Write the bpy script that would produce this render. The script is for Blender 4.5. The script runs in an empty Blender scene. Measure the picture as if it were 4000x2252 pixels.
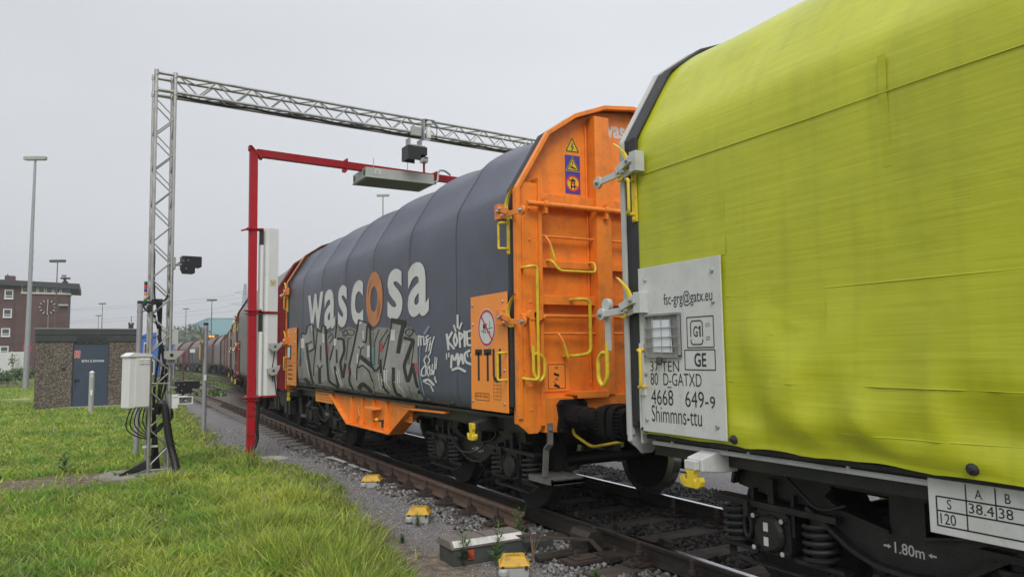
import bpy, bmesh, math, random
import numpy as np
from mathutils import Vector, Matrix, noise, geometry

random.seed(7); rng = np.random.default_rng(7)
scene = bpy.context.scene
COL = scene.collection
PI = math.pi

# ------------------------------------------------------------------ camera, sky, sun, exposure
CAM_R = np.array([[0.0]*3]*3)
FPX, CAM_H = 2900.0, 1.6
_d = np.array([390-2000, 1408-1126, FPX]); _d /= np.linalg.norm(_d)
_h = np.array([6950-2000, 1408-0.0145*6560-1126, FPX])
_u = np.cross(_d, _h); _u /= np.linalg.norm(_u)
if _u[1] > 0: _u = -_u
_x = np.cross(_d, _u); _x /= np.linalg.norm(_x)
if _x[0] < 0: _x = -_x
CAM_R = np.array([_x, _d, _u])                    # world = CAM_R @ (right, down, forward)
cam = bpy.data.cameras.new('camera'); cam_o = bpy.data.objects.new('camera', cam); COL.objects.link(cam_o)
cam.sensor_width = 36; cam.lens = 36*FPX/4000; cam.clip_start = 0.05; cam.clip_end = 6000
_m = Matrix(((CAM_R[0][0], -CAM_R[0][1], -CAM_R[0][2], 0), (CAM_R[1][0], -CAM_R[1][1], -CAM_R[1][2], 0),
             (CAM_R[2][0], -CAM_R[2][1], -CAM_R[2][2], CAM_H), (0, 0, 0, 1)))
cam_o.matrix_world = _m
scene.camera = cam_o

SUN_EL, SUN_AZ = math.radians(46), math.radians(206)   # azimuth clockwise from +Y: from behind the camera, left
world = bpy.data.worlds.new('World'); scene.world = world; world.use_nodes = True
wn = world.node_tree; wn.nodes.clear()
w_out = wn.nodes.new('ShaderNodeOutputWorld'); w_bg = wn.nodes.new('ShaderNodeBackground')
w_sky = wn.nodes.new('ShaderNodeTexSky'); w_sky.sky_type = 'NISHITA'; w_sky.sun_disc = False
w_sky.sun_elevation = SUN_EL; w_sky.sun_rotation = SUN_AZ; w_sky.dust_density = 6; w_sky.air_density = 1.5
w_tc = wn.nodes.new('ShaderNodeTexCoord'); w_sep = wn.nodes.new('ShaderNodeSeparateXYZ')
w_mr = wn.nodes.new('ShaderNodeFloatCurve')                 # overcast: dim at the horizon, bright overhead
_cv = w_mr.mapping.curves[0]; _cv.points[0].location = (0, .40); _cv.points[1].location = (1, 1.0)
for _p in ((.10, .495), (.22, .55), (.45, .585)): _cv.points.new(*_p)
w_mr.mapping.update()
w_x10 = wn.nodes.new('ShaderNodeMath'); w_x10.operation = 'MULTIPLY'; w_x10.inputs[1].default_value = 10
w_no = wn.nodes.new('ShaderNodeTexNoise'); w_no.inputs['Scale'].default_value = 1.6; w_no.inputs['Detail'].default_value = 5
w_map = wn.nodes.new('ShaderNodeMapping'); w_map.inputs['Scale'].default_value = (1, 1, 3)
w_nr = wn.nodes.new('ShaderNodeMapRange'); w_nr.inputs['From Min'].default_value = .3; w_nr.inputs['From Max'].default_value = .7
w_nr.inputs['To Min'].default_value = .95; w_nr.inputs['To Max'].default_value = 1.05
w_mul = wn.nodes.new('ShaderNodeMath'); w_mul.operation = 'MULTIPLY'
w_cl = wn.nodes.new('ShaderNodeMix'); w_cl.data_type = 'RGBA'; w_cl.blend_type = 'MULTIPLY'; w_cl.inputs[0].default_value = 1
w_cl.inputs[6].default_value = (.955, .985, 1.035, 1)                       # flat grey cloud deck
w_mx = wn.nodes.new('ShaderNodeMix'); w_mx.data_type = 'RGBA'; w_mx.inputs[0].default_value = .94   # clouds cover the clear sky
L = wn.links.new
L(w_tc.outputs['Generated'], w_sep.inputs[0]); L(w_sep.outputs['Z'], w_mr.inputs['Value']); L(w_mr.outputs[0], w_x10.inputs[0])
L(w_tc.outputs['Generated'], w_map.inputs[0]); L(w_map.outputs[0], w_no.inputs['Vector']); L(w_no.outputs['Fac'], w_nr.inputs['Value'])
w_az = wn.nodes.new('ShaderNodeMapRange'); w_az.inputs['From Min'].default_value = -.2; w_az.inputs['From Max'].default_value = 1; w_az.inputs['To Min'].default_value = .86; w_az.inputs['To Max'].default_value = 1.10
w_m2 = wn.nodes.new('ShaderNodeMath'); w_m2.operation = 'MULTIPLY'; L(w_sep.outputs['X'], w_az.inputs['Value']); L(w_x10.outputs[0], w_m2.inputs[0]); L(w_az.outputs[0], w_m2.inputs[1])   # the cloud deck thins a little to the right
L(w_m2.outputs[0], w_mul.inputs[0]); L(w_nr.outputs[0], w_mul.inputs[1]); L(w_mul.outputs[0], w_cl.inputs[7])
L(w_sky.outputs[0], w_mx.inputs[6]); L(w_cl.outputs[2], w_mx.inputs[7]); L(w_mx.outputs[2], w_bg.inputs['Color'])
w_bg.inputs['Strength'].default_value = 0.1
L(w_bg.outputs[0], w_out.inputs[0])

sun = bpy.data.lights.new('sun', 'SUN'); sun.energy = 1.5; sun.angle = math.radians(35); sun.color = (1, .97, .93)
sun_o = bpy.data.objects.new('sun', sun); COL.objects.link(sun_o)
_sd = Vector((math.sin(SUN_AZ)*math.cos(SUN_EL), math.cos(SUN_AZ)*math.cos(SUN_EL), math.sin(SUN_EL)))
sun_o.rotation_euler = _sd.to_track_quat('Z', 'Y').to_euler(); sun_o.location = (0, 0, 30)

vs = scene.view_settings
vs.view_transform = 'Standard'; vs.look = 'None'; vs.gamma = 1; vs.use_curve_mapping = False; vs.exposure = 0.56
scene.cycles.max_bounces = 6; scene.cycles.transparent_max_bounces = 6

# ------------------------------------------------------------------ survey helpers: rays of the photograph (in a 2575 px wide copy) cut with world planes
S = 4000/2575
def _ray(x, y):
    return CAM_R @ np.array([x*S-2000, y*S-1126, FPX])
def on_z(x, y, z):
    r = _ray(x, y); t = (z-CAM_H)/r[2]; return Vector((t*r[0], t*r[1], z))
def on_x(x, y, X):
    r = _ray(x, y); t = X/r[0]; return Vector((X, t*r[1], CAM_H+t*r[2]))
def on_y(x, y, Y):
    r = _ray(x, y); t = Y/r[1]; return Vector((t*r[0], Y, CAM_H+t*r[2]))

# ------------------------------------------------------------------ mesh helpers
def tag(o, label=None, cat=None, group=None, kind=None):
    if label: o['label'] = label
    if cat: o['category'] = cat
    if group: o['group'] = group
    if kind: o['kind'] = kind
    return o
def empty(name, loc=(0, 0, 0), rz=0, label=None, cat=None, group=None, kind=None):
    o = bpy.data.objects.new(name, None); COL.objects.link(o); o.location = loc; o.rotation_euler = (0, 0, rz)
    o.empty_display_size = .2
    return tag(o, label, cat, group, kind)
def link_copy(src, parent=None, loc=None, rot=None, name=None):
    c = src.copy(); COL.objects.link(c); c.parent = parent
    if loc is not None: c.location = loc
    if rot is not None: c.rotation_euler = rot
    return c
def copy_tree(o, parent=None):
    c = o.copy(); COL.objects.link(c); c.parent = parent
    for ch in list(o.children): copy_tree(ch, c)
    return c

class MB:
    def __init__(s): s.v = []; s.f = []; s.mi = []; s.m = 0
    def add(s, vs_, fs):
        b = len(s.v); s.v.extend([tuple(p) for p in vs_])
        for f in fs: s.f.append(tuple(i+b for i in f)); s.mi.append(s.m)
        return s
    def bx(s, x0, x1, y0, y1, z0, z1):
        x0, x1 = min(x0, x1), max(x0, x1); y0, y1 = min(y0, y1), max(y0, y1); z0, z1 = min(z0, z1), max(z0, z1)
        return s.add([(x0,y0,z0),(x1,y0,z0),(x1,y1,z0),(x0,y1,z0),(x0,y0,z1),(x1,y0,z1),(x1,y1,z1),(x0,y1,z1)],
                     [(0,3,2,1),(4,5,6,7),(0,1,5,4),(1,2,6,5),(2,3,7,6),(3,0,4,7)])
    def obox(s, c, sx, sy, sz, M):
        vs_ = []
        for k in (-.5, .5):
            for (i, j) in ((-.5,-.5),(.5,-.5),(.5,.5),(-.5,.5)):
                vs_.append(Vector(c) + M @ Vector((i*sx, j*sy, k*sz)))
        return s.add(vs_, [(0,3,2,1),(4,5,6,7),(0,1,5,4),(1,2,6,5),(2,3,7,6),(3,0,4,7)])
    def bar(s, a, b, w, h, up=(0,0,1)):
        a, b = Vector(a), Vector(b); d = (b-a); ln = d.length; d.normalize()
        u = Vector(up); r = d.cross(u)
        if r.length < 1e-4: r = d.cross(Vector((1,0,0)))
        r.normalize(); u = r.cross(d)
        M = Matrix((r, d, u)).transposed()
        return s.obox((a+b)/2, w, ln, h, M)
    def tube(s, pts, r, n=8, closed=False):
        P = [Vector(p) for p in pts]; k = len(P)
        rs = r if isinstance(r, (list, tuple)) else [r]*k
        T = []
        for i in range(k):
            if closed: t = P[(i+1) % k]-P[i-1]
            else: t = P[min(i+1, k-1)]-P[max(i-1, 0)]
            if t.length < 1e-9: t = Vector((0,0,1))
            T.append(t.normalized())
        nrm = T[0].orthogonal().normalized(); vs_ = []
        for i in range(k):
            nrm = (nrm - T[i]*nrm.dot(T[i]))
            if nrm.length < 1e-6: nrm = T[i].orthogonal()
            nrm.normalize(); bn = T[i].cross(nrm)
            for j in range(n):
                a = 2*PI*j/n; vs_.append(P[i]+(nrm*math.cos(a)+bn*math.sin(a))*rs[i])
        fs = []
        for i in range(k if closed else k-1):
            i2 = (i+1) % k
            for j in range(n):
                j2 = (j+1) % n; fs.append((i*n+j, i*n+j2, i2*n+j2, i2*n+j))
        if not closed:
            fs.append(tuple(range(n))[::-1]); fs.append(tuple((k-1)*n+j for j in range(n)))
        return s.add(vs_, fs)
    def prism(s, loops, axis, a, b):
        """loops: outer polygon and holes in the two remaining axes (x: y,z / y: x,z / z: x,y), extruded from a to b along axis."""
        if isinstance(loops[0][0], (int, float)): loops = [loops]
        def P(p, t):
            return {'x': (t, p[0], p[1]), 'y': (p[0], t, p[1]), 'z': (p[0], p[1], t)}[axis]
        flat = [p for l in loops for p in l]
        tris = geometry.tessellate_polygon([[Vector((p[0], p[1], 0)) for p in l] for l in loops])
        n = len(flat); vs_ = [P(p, a) for p in flat]+[P(p, b) for p in flat]; fs = []
        for t in tris:
            fs.append(t); fs.append(tuple(i+n for i in t[::-1]))
        o = 0
        for l in loops:
            k = len(l)
            for i in range(k):
                j = (i+1) % k; fs.append((o+i, o+j, n+o+j, n+o+i))
            o += k
        return s.add(vs_, fs)
    def rim(s, loop, axis, a, b, w):
        """a band of thickness w along an open or closed 2-D path, from a to b along axis."""
        for i in range(len(loop)-1):
            p, q = Vector(loop[i]), Vector(loop[i+1]); d = (q-p)
            if d.length < 1e-6: continue
            d.normalize(); nn = Vector((-d.y, d.x))*w/2; e = d*w*.3
            s.prism([tuple(p-e+nn), tuple(q+e+nn), tuple(q+e-nn), tuple(p-e-nn)], axis, a+i*.0003, b-i*.0003)
        return s
    def lathe(s, prof, c, axis, n=24, caps=True):
        """prof: (radius, offset along axis)"""
        c = Vector(c); vs_ = []; fs = []
        ax = {'x': Vector((1,0,0)), 'y': Vector((0,1,0)), 'z': Vector((0,0,1))}[axis]
        u = {'x': Vector((0,1,0)), 'y': Vector((0,0,1)), 'z': Vector((1,0,0))}[axis]; w = ax.cross(u)
        k = len(prof)
        for (r, h) in prof:
            for j in range(n):
                a = 2*PI*j/n; vs_.append(c+ax*h+(u*math.cos(a)+w*math.sin(a))*max(r, 1e-4))
        for i in range(k-1):
            for j in range(n):
                j2 = (j+1) % n; fs.append((i*n+j, i*n+j2, (i+1)*n+j2, (i+1)*n+j))
        if caps: fs.append(tuple(range(n))[::-1]); fs.append(tuple((k-1)*n+j for j in range(n)))
        return s.add(vs_, fs)
    def grid(s, nu, nv, fn):
        vs_ = [fn(i/(nu-1), j/(nv-1)) for i in range(nu) for j in range(nv)]
        return s.add(vs_, [(i*nv+j, (i+1)*nv+j, (i+1)*nv+j+1, i*nv+j+1) for i in range(nu-1) for j in range(nv-1)])
    def bolt(s, c, axis, r, h):
        return s.lathe([(r*1.25, 0), (r*1.25, h*.35), (r, h*.4), (r*.85, h)], c, axis, 8)
    def split(s, name, mats, parent=None, smooth=False, bevel=0):
        """each loose piece as an object of its own"""
        par = list(range(len(s.v)))
        def find(i):
            while par[i] != i: par[i] = par[par[i]]; i = par[i]
            return i
        for f in s.f:
            for k in f[1:]: par[find(k)] = find(f[0])
        groups = {}
        for f in s.f: groups.setdefault(find(f[0]), []).append(f)
        for g in groups.values():
            ids = sorted({k for f in g for k in f}); mp = {k: i for i, k in enumerate(ids)}
            b = MB(); b.add([s.v[k] for k in ids], [tuple(mp[k] for k in f) for f in g]); b.build(name, mats, parent, smooth, bevel)
    def build(s, name, mats, parent=None, smooth=False, bevel=0, fix=True):
        me = bpy.data.meshes.new(name); me.from_pydata(s.v, [], s.f)
        ml = mats if isinstance(mats, (list, tuple)) else [mats]
        for m in ml: me.materials.append(m)
        if len(ml) > 1: me.polygons.foreach_set('material_index', s.mi)
        if fix:
            bm = bmesh.new(); bm.from_mesh(me); bmesh.ops.recalc_face_normals(bm, faces=bm.faces); bm.to_mesh(me); bm.free()
        if smooth:
            me.polygons.foreach_set('use_smooth', [True]*len(me.polygons))
            if smooth is not True: me.set_sharp_from_angle(angle=math.radians(smooth))
        me.update()
        o = bpy.data.objects.new(name, me); COL.objects.link(o)
        if parent is not None: o.parent = parent
        if bevel:
            b = o.modifiers.new('edge', 'BEVEL'); b.width = bevel; b.segments = 2; b.limit_method = 'ANGLE'; b.angle_limit = math.radians(40)
        return o

def arc(cx, cy, r, a0, a1, n):
    return [(cx+r*math.cos(math.radians(a0+(a1-a0)*i/n)), cy+r*math.sin(math.radians(a0+(a1-a0)*i/n))) for i in range(n+1)]
def smooth_path(pts, n=8):
    P = [Vector(p) for p in pts]; out = []
    for i in range(len(P)-1):
        p0, p1, p2, p3 = P[max(i-1, 0)], P[i], P[i+1], P[min(i+2, len(P)-1)]
        for k in range(n):
            t = k/n
            out.append(.5*((2*p1)+(p2-p0)*t+(2*p0-5*p1+4*p2-p3)*t*t+(3*p1-p0-3*p2+p3)*t**3))
    out.append(P[-1]); return out
def round_path(pts, r, n=5):
    P = [Vector(p) for p in pts]; out = [P[0]]
    for i in range(1, len(P)-1):
        a = (P[i-1]-P[i]); b = (P[i+1]-P[i]); ra = min(r, a.length*.45, b.length*.45)
        A = P[i]+a.normalized()*ra; B = P[i]+b.normalized()*ra
        for k in range(n+1):
            t = k/n; out.append(A*(1-t)**2+P[i]*2*t*(1-t)+B*t*t)
    out.append(P[-1]); return out

_txt = {}
def text_polys(body, bold=0.0):
    """verts, faces of a text, cached; baseline at 0, size 1."""
    k = (body, bold)
    if k not in _txt:
        cu = bpy.data.curves.new('t', 'FONT'); cu.body = body; cu.size = 1; cu.offset = bold; cu.resolution_u = 4
        ob = bpy.data.objects.new('t', cu); COL.objects.link(ob)
        dg = bpy.context.evaluated_depsgraph_get(); me = bpy.data.meshes.new_from_object(ob.evaluated_get(dg))
        v = [tuple(p.co) for p in me.vertices]; f = [tuple(p.vertices) for p in me.polygons]
        bpy.data.objects.remove(ob); bpy.data.curves.remove(cu); bpy.data.meshes.remove(me)
        _txt[k] = (v, f)
    return _txt[k]
def put_text(mb, body, fn, x0, y0, w=None, h=None, bold=0.0, aspect=.8):
    """fit text with its lower left at x0,y0 into width w and/or height h; fn maps (u,v) to a 3-D point."""
    v, f = text_polys(body, bold)
    if not v: return
    a0, a1 = min(p[0] for p in v), max(p[0] for p in v); b0, b1 = min(p[1] for p in v), max(p[1] for p in v)
    if h is None: sx = w/(a1-a0); sy = sx/aspect
    else:
        sy = h/(b1-b0); sx = sy*aspect if w is None else w/(a1-a0)
    mb.add([fn(x0+(p[0]-a0)*sx, y0+(p[1]-b0)*sy) for p in v], f)

def circle_rim(mb, f, cy, cz, r0, r1, n=40):
    for i in range(n):
        a0, a1 = 2*PI*i/n, 2*PI*(i+1)/n
        mb.add([f(cy+r0*math.cos(a0), cz+r0*math.sin(a0)), f(cy+r0*math.cos(a1), cz+r0*math.sin(a1)), f(cy+r1*math.cos(a1), cz+r1*math.sin(a1)), f(cy+r1*math.cos(a0), cz+r1*math.sin(a0))], [(0, 1, 2, 3)])
def line2(mb, f, a, b, w):
    a, b = Vector(a), Vector(b); d = (b-a).normalized(); nn = Vector((-d.y, d.x))*w/2
    mb.add([f(*(a+nn)), f(*(b+nn)), f(*(b-nn)), f(*(a-nn))], [(0, 1, 2, 3)])
def frame2(mb, f, u0, u1, v0, v1, w):
    for a, b in (((u0, v0), (u1, v0)), ((u1, v0), (u1, v1)), ((u1, v1), (u0, v1)), ((u0, v1), (u0, v0))): line2(mb, f, a, b, w)

# ------------------------------------------------------------------ materials
def mat(name, col, rough=.6, metal=0., var=.12, scale=3., bump=0., bscale=60., streak=0., sdir='z', dirt=None, dscale=2., damt=.5, spec=.5, emit=None, speck=0., chips=0.):
    m = bpy.data.materials.new(name); m.use_nodes = True; nt = m.node_tree; N = nt.nodes; K = nt.links.new
    b = N['Principled BSDF']; b.inputs['Roughness'].default_value = rough; b.inputs['Metallic'].default_value = metal
    b.inputs['Specular IOR Level'].default_value = spec
    tc = N.new('ShaderNodeTexCoord'); no = N.new('ShaderNodeTexNoise'); no.inputs['Scale'].default_value = scale; no.inputs['Detail'].default_value = 6
    no.inputs['Roughness'].default_value = .65
    K(tc.outputs['Object'], no.inputs['Vector'])
    mx = N.new('ShaderNodeMix'); mx.data_type = 'RGBA'
    mx.inputs[6].default_value = (*[c*(1-var) for c in col], 1); mx.inputs[7].default_value = (*[min(1, c*(1+var)) for c in col], 1)
    mr = N.new('ShaderNodeMapRange'); mr.inputs[1].default_value = .3; mr.inputs[2].default_value = .7
    K(no.outputs['Fac'], mr.inputs[0]); K(mr.outputs[0], mx.inputs[0]); out = mx.outputs[2]
    def layer(out, vec_scale, nscale, lo, hi, colr, amt, det=5):
        mp = N.new('ShaderNodeMapping'); mp.inputs['Scale'].default_value = vec_scale; K(tc.outputs['Object'], mp.inputs[0])
        n2 = N.new('ShaderNodeTexNoise'); n2.inputs['Scale'].default_value = nscale; n2.inputs['Detail'].default_value = det; K(mp.outputs[0], n2.inputs['Vector'])
        r2 = N.new('ShaderNodeMapRange'); r2.inputs[1].default_value = lo; r2.inputs[2].default_value = hi; r2.inputs[4].default_value = amt; K(n2.outputs['Fac'], r2.inputs[0])
        m2 = N.new('ShaderNodeMix'); m2.data_type = 'RGBA'; K(r2.outputs[0], m2.inputs[0]); K(out, m2.inputs[6]); m2.inputs[7].default_value = (*colr, 1)
        return m2.outputs[2]
    if streak:
        sc = {'z': (1, 1, .06), 'y': (1, .05, 1), 'x': (.05, 1, 1)}[sdir]
        out = layer(out, sc, 9, .5, .75, dirt or [c*.35 for c in col], streak)
    if dirt and damt: out = layer(out, (1, 1, 1), dscale, .5, .72, dirt, damt)
    if chips: out = layer(out, (1, 1, 1), 24, .60, .66, [c*.22+.02 for c in col], chips, 3); out = layer(out, (1, 1, .5), 7, .60, .70, [c*.45+.03 for c in col], chips*.6, 6)
    if speck: out = layer(out, (1, 1, 1), bscale, .45, .7, [min(1, c*1.9+.03) for c in col], speck, 2)
    K(out, b.inputs['Base Color'])
    if bump:
        n3 = N.new('ShaderNodeTexNoise'); n3.inputs['Scale'].default_value = bscale; n3.inputs['Detail'].default_value = 4; K(tc.outputs['Object'], n3.inputs['Vector'])
        bp = N.new('ShaderNodeBump'); bp.inputs['Strength'].default_value = bump; bp.inputs['Distance'].default_value = .02
        K(n3.outputs['Fac'], bp.inputs['Height']); K(bp.outputs[0], b.inputs['Normal'])
    if emit:
        b.inputs['Emission Color'].default_value = (*emit[:3], 1); b.inputs['Emission Strength'].default_value = emit[3]
    return m

M = {}
M['orange'] = mat('orange_paint', (.86, .245, .026), .42, var=.07, scale=2, dirt=(.30, .10, .04), damt=.36, dscale=7, streak=.30, bump=.05, bscale=30, chips=.15)
M['orange_light'] = mat('orange_panel_paint', (.95, .30, .04), .4, var=.04, dirt=(.5, .18, .05), damt=.1, streak=.10, chips=.06)
M['yellow'] = mat('yellow_paint', (.68, .50, .025), .45, var=.10, dirt=(.25, .17, .05), damt=.4, dscale=16, chips=.2)
M['yellow_box'] = mat('yellow_cap_plastic', (.56, .33, .025), .55, var=.15, dirt=(.13, .085, .035), damt=.75, dscale=12, bump=.1)
M['grey_steel'] = mat('light_grey_paint', (.50, .51, .50), .45, var=.06, dirt=(.16, .14, .11), damt=.35, dscale=7)
M['panel_white'] = mat('pale_grey_panel_paint', (.57, .58, .575), .42, var=.04, dirt=(.30, .28, .24), damt=.25, dscale=4, streak=.22, chips=.12)
M['black_print'] = mat('black_print', (.018, .018, .02), .5, var=.1)
M['white_print'] = mat('white_print', (.62, .63, .62), .5, var=.08, dirt=(.3, .3, .3), damt=.3, dscale=6)
M['red_print'] = mat('red_print', (.55, .03, .05), .5, var=.06)
M['blue_print'] = mat('blue_print', (.06, .05, .30), .5, var=.06)
M['rubber'] = mat('black_rubber', (.018, .019, .021), .55, var=.2, dirt=(.06, .06, .06), damt=.25)
M['buffer'] = mat('buffer_black', (.009, .0095, .0105), .65, var=.2, dirt=(.02, .02, .02), damt=.3, spec=.12)
M['black'] = mat('black_steel', (.016, .016, .016), .5, var=.3, scale=6, dirt=(.04, .036, .031), damt=.4, dscale=6, bump=.15, bscale=50)
M['black_box'] = mat('black_housing', (.010, .011, .013), .45, var=.2)
M['bogie'] = mat('bogie_steel', (.013, .013, .0135), .5, var=.3, scale=7, dirt=(.045, .038, .031), damt=.5, dscale=9, bump=.2, bscale=60)
M['wheel'] = mat('wheel_steel', (.009, .0085, .008), .8, 0, var=.3, dirt=(.02, .016, .013), damt=.5, dscale=8)
M['tread'] = mat('polished_tread', (.55, .55, .56), .22, 1., var=.05)
M['rail_top'] = mat('polished_rail_head', (.62, .64, .68), .18, 1., var=.05)
M['rail'] = mat('dark_oily_rail', (.045, .038, .030), .5, .2, var=.3, scale=5, dirt=(.02, .018, .016), damt=.6, dscale=3, bump=.12)
M['clip'] = mat('brown_fastening', (.048, .034, .027), .75, var=.3, scale=9, dirt=(.03, .025, .022), damt=.4, dscale=9, bump=.2)
M['rail_rust'] = mat('rusty_rail', (.125, .082, .058), .7, .1, var=.25, scale=7, dirt=(.06, .04, .03), damt=.5, dscale=4, bump=.2)
M['galv'] = mat('galvanised_steel', (.36, .37, .385), .42, .5, var=.12, scale=9, dirt=(.3, .29, .27), damt=.3, dscale=5)
M['alu'] = mat('aluminium_tube', (.46, .455, .44), .34, .75, var=.12, scale=5, dirt=(.22, .20, .17), damt=.45, dscale=4, streak=.3)
M['red'] = mat('red_gantry_paint', (.37, .009, .017), .5, var=.12, dirt=(.2, .03, .025), damt=.35, dscale=3, streak=.25, spec=.25, chips=.3)
M['wine'] = mat('dark_red_wagon_paint', (.20, .016, .022), .5, var=.15, dirt=(.05, .02, .018), damt=.4, streak=.3)
M['offwhite'] = mat('white_enclosure', (.66, .67, .66), .45, var=.04, dirt=(.42, .41, .38), damt=.22, dscale=3, streak=.14)
M['grey_box'] = mat('grey_enclosure', (.36, .37, .35), .5, var=.05, dirt=(.22, .21, .19), damt=.25, streak=.15)
M['grey_dark'] = mat('dark_grey_enclosure', (.065, .068, .07), .45, var=.15)
M['cable'] = mat('black_cable', (.012, .012, .013), .42, var=.3)
M['slab'] = mat('dirty_slab', (.22, .205, .18), .9, var=.25, scale=4, dirt=(.11, .095, .07), damt=.6, dscale=3, bump=.3, bscale=40)
M['concrete'] = mat('concrete', (.34, .32, .29), .9, var=.18, scale=5, dirt=(.16, .14, .11), damt=.4, bump=.3, bscale=40)
M['chrome'] = mat('bolt_zinc', (.45, .45, .44), .35, .8, var=.2)
M['wood'] = mat('sleeper_timber', (.055, .045, .037), .85, var=.35, scale=5, streak=.6, sdir='x', dirt=(.10, .085, .07), damt=.35, dscale=6, bump=.6, bscale=25)
M['glass'] = mat('window_glass', (.05, .06, .075), .12, 0, var=.2, spec=.8)
M['paper'] = mat('white_paper', (.72, .74, .80), .7, var=.04)
M['lettuce'] = mat('weed_leaf', (.075, .145, .03), .55, var=.3, scale=9)
M['dry'] = mat('dry_stem', (.22, .15, .09), .8, var=.2)
# the train's path: (y, x of the near side)
PATH = [(16.1, 3.45), (27.5, 4.2), (39, 5.7), (50.5, 7.13), (62, 8.58), (73.5, 9.86), (85, 10.64), (96.5, 10.85), (108, 10.55), (119.5, 10.2), (131, 9.5), (145, 8.3)]
def side_at(y):
    for i in range(len(PATH)-1):
        if y <= PATH[i+1][0]: 
            a, b = PATH[i], PATH[i+1]; t = (y-a[0])/(b[0]-a[0]); return a[1]+(b[1]-a[1])*t
    return PATH[-1][1]
# ------------------------------------------------------------------ ground
def lerp_tab(tab, y):
    if y <= tab[0][0]: return tab[0][1]
    for i in range(len(tab)-1):
        if y <= tab[i+1][0]:
            a, b = tab[i], tab[i+1]; return a[1]+(b[1]-a[1])*(y-a[0])/(b[0]-a[0])
    return tab[-1][1]
EDGE = [(-5, 1.7), (5.0, 2.15), (5.8, 2.25), (7.5, 2.45), (9.5, 2.75), (12, 2.80), (13.5, 2.55), (17, 2.15), (20, 2.3), (26, 2.5), (32, 2.75), (42, 3.3), (70, 4.0), (400, 6)]
GZ = -.2
def ground_z(x, y):
    z = GZ
    if x < 2: z += .02*noise.noise(Vector((x*.7, y*.7, 0)))
    bank = max(0, min(1, (-x-6.5-.02*y)/8))*max(0, min(1, (y-42)/18)); z += .75*bank
    if x > 9: z += .15*min(1, (x-9)/4)
    if 3.3 < x < 6.6 and y < 60: z += .0
    return z
def axis_coords(lo, hi, step, far):
    a = list(np.arange(lo, hi+1e-6, step)); s_ = step
    v = hi
    while v < far: s_ *= 1.35; v += s_; a.append(v)
    v = lo; s_ = step; pre = []
    while v > -far: s_ *= 1.35; v -= s_; pre.append(v)
    return pre[::-1]+a
GX = axis_coords(-8, 10, .16, 900); GY = axis_coords(2, 34, .16, 900)
vs_, gra, soi, oil_shade = [], [], [], []
for x in GX:
    for y in GY:
        vs_.append((x, y, ground_z(x, y)))
        nz = noise.noise(Vector((x*1.3, y*1.3, 7)))*.34+noise.noise(Vector((x*4, y*4, 3)))*.2
        e = lerp_tab(EDGE, y)
        g_ = (x-e+nz)/.25 if x < 7 else (9.2-x+nz*2)/.4
        if y > 36 and x > 1 and x < 30: g_ = min(g_, 1.2-(y-36)/9+2.2*noise.noise(Vector((x*.5, y*.35, 40)))+(1.2 if abs(x-4.9-(y-30)*.012) < 1.1 else 0))
        gra.append(max(0, min(1, g_)))
        d1 = 1-math.hypot((x+.8)/2.5, (y-13.1)/1.3)+nz*1.1
        d2 = 1-abs(x-e+.05)/.45+nz*2.0
        d3 = 1-math.hypot((x-2.6)/.42, (y-6.3)/1.1)+nz*1.5
        d4 = 1-math.hypot((x+.6)/2.6, (y-31.6)/.25)+nz
        oil_shade.append(max(0, min(1, (x-3.45+nz*.4)/.3))*max(0, min(1, (6.75-x+nz*.4)/.3)) if y < 40 else max(0, min(1, 1.6-abs(x-side_at(y)-1.43))))  # ballast under the train: its shade painted into the colour along with the oil
        pp = noise.noise(Vector((x*2.6, y*2.6, 4)))
        soi.append(max(0, min(1, max(d1*1.6, d2*.75, d3*1.3, d4*1.2, (-pp-.12)*2.2 if x < e else 0))))
nx, ny = len(GX), len(GY)
me = bpy.data.meshes.new('ground'); me.from_pydata(vs_, [], [(i*ny+j, (i+1)*ny+j, (i+1)*ny+j+1, i*ny+j+1) for i in range(nx-1) for j in range(ny-1)])
for nm, dat in (('gravel', gra), ('soil', soi), ('oil_shade', oil_shade)):
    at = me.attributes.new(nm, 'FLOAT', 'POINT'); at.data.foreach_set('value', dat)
ground = bpy.data.objects.new('ground', me); COL.objects.link(ground); tag(ground, 'grass, soil and gravel ground beside the railway', None, None, 'structure')
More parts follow.
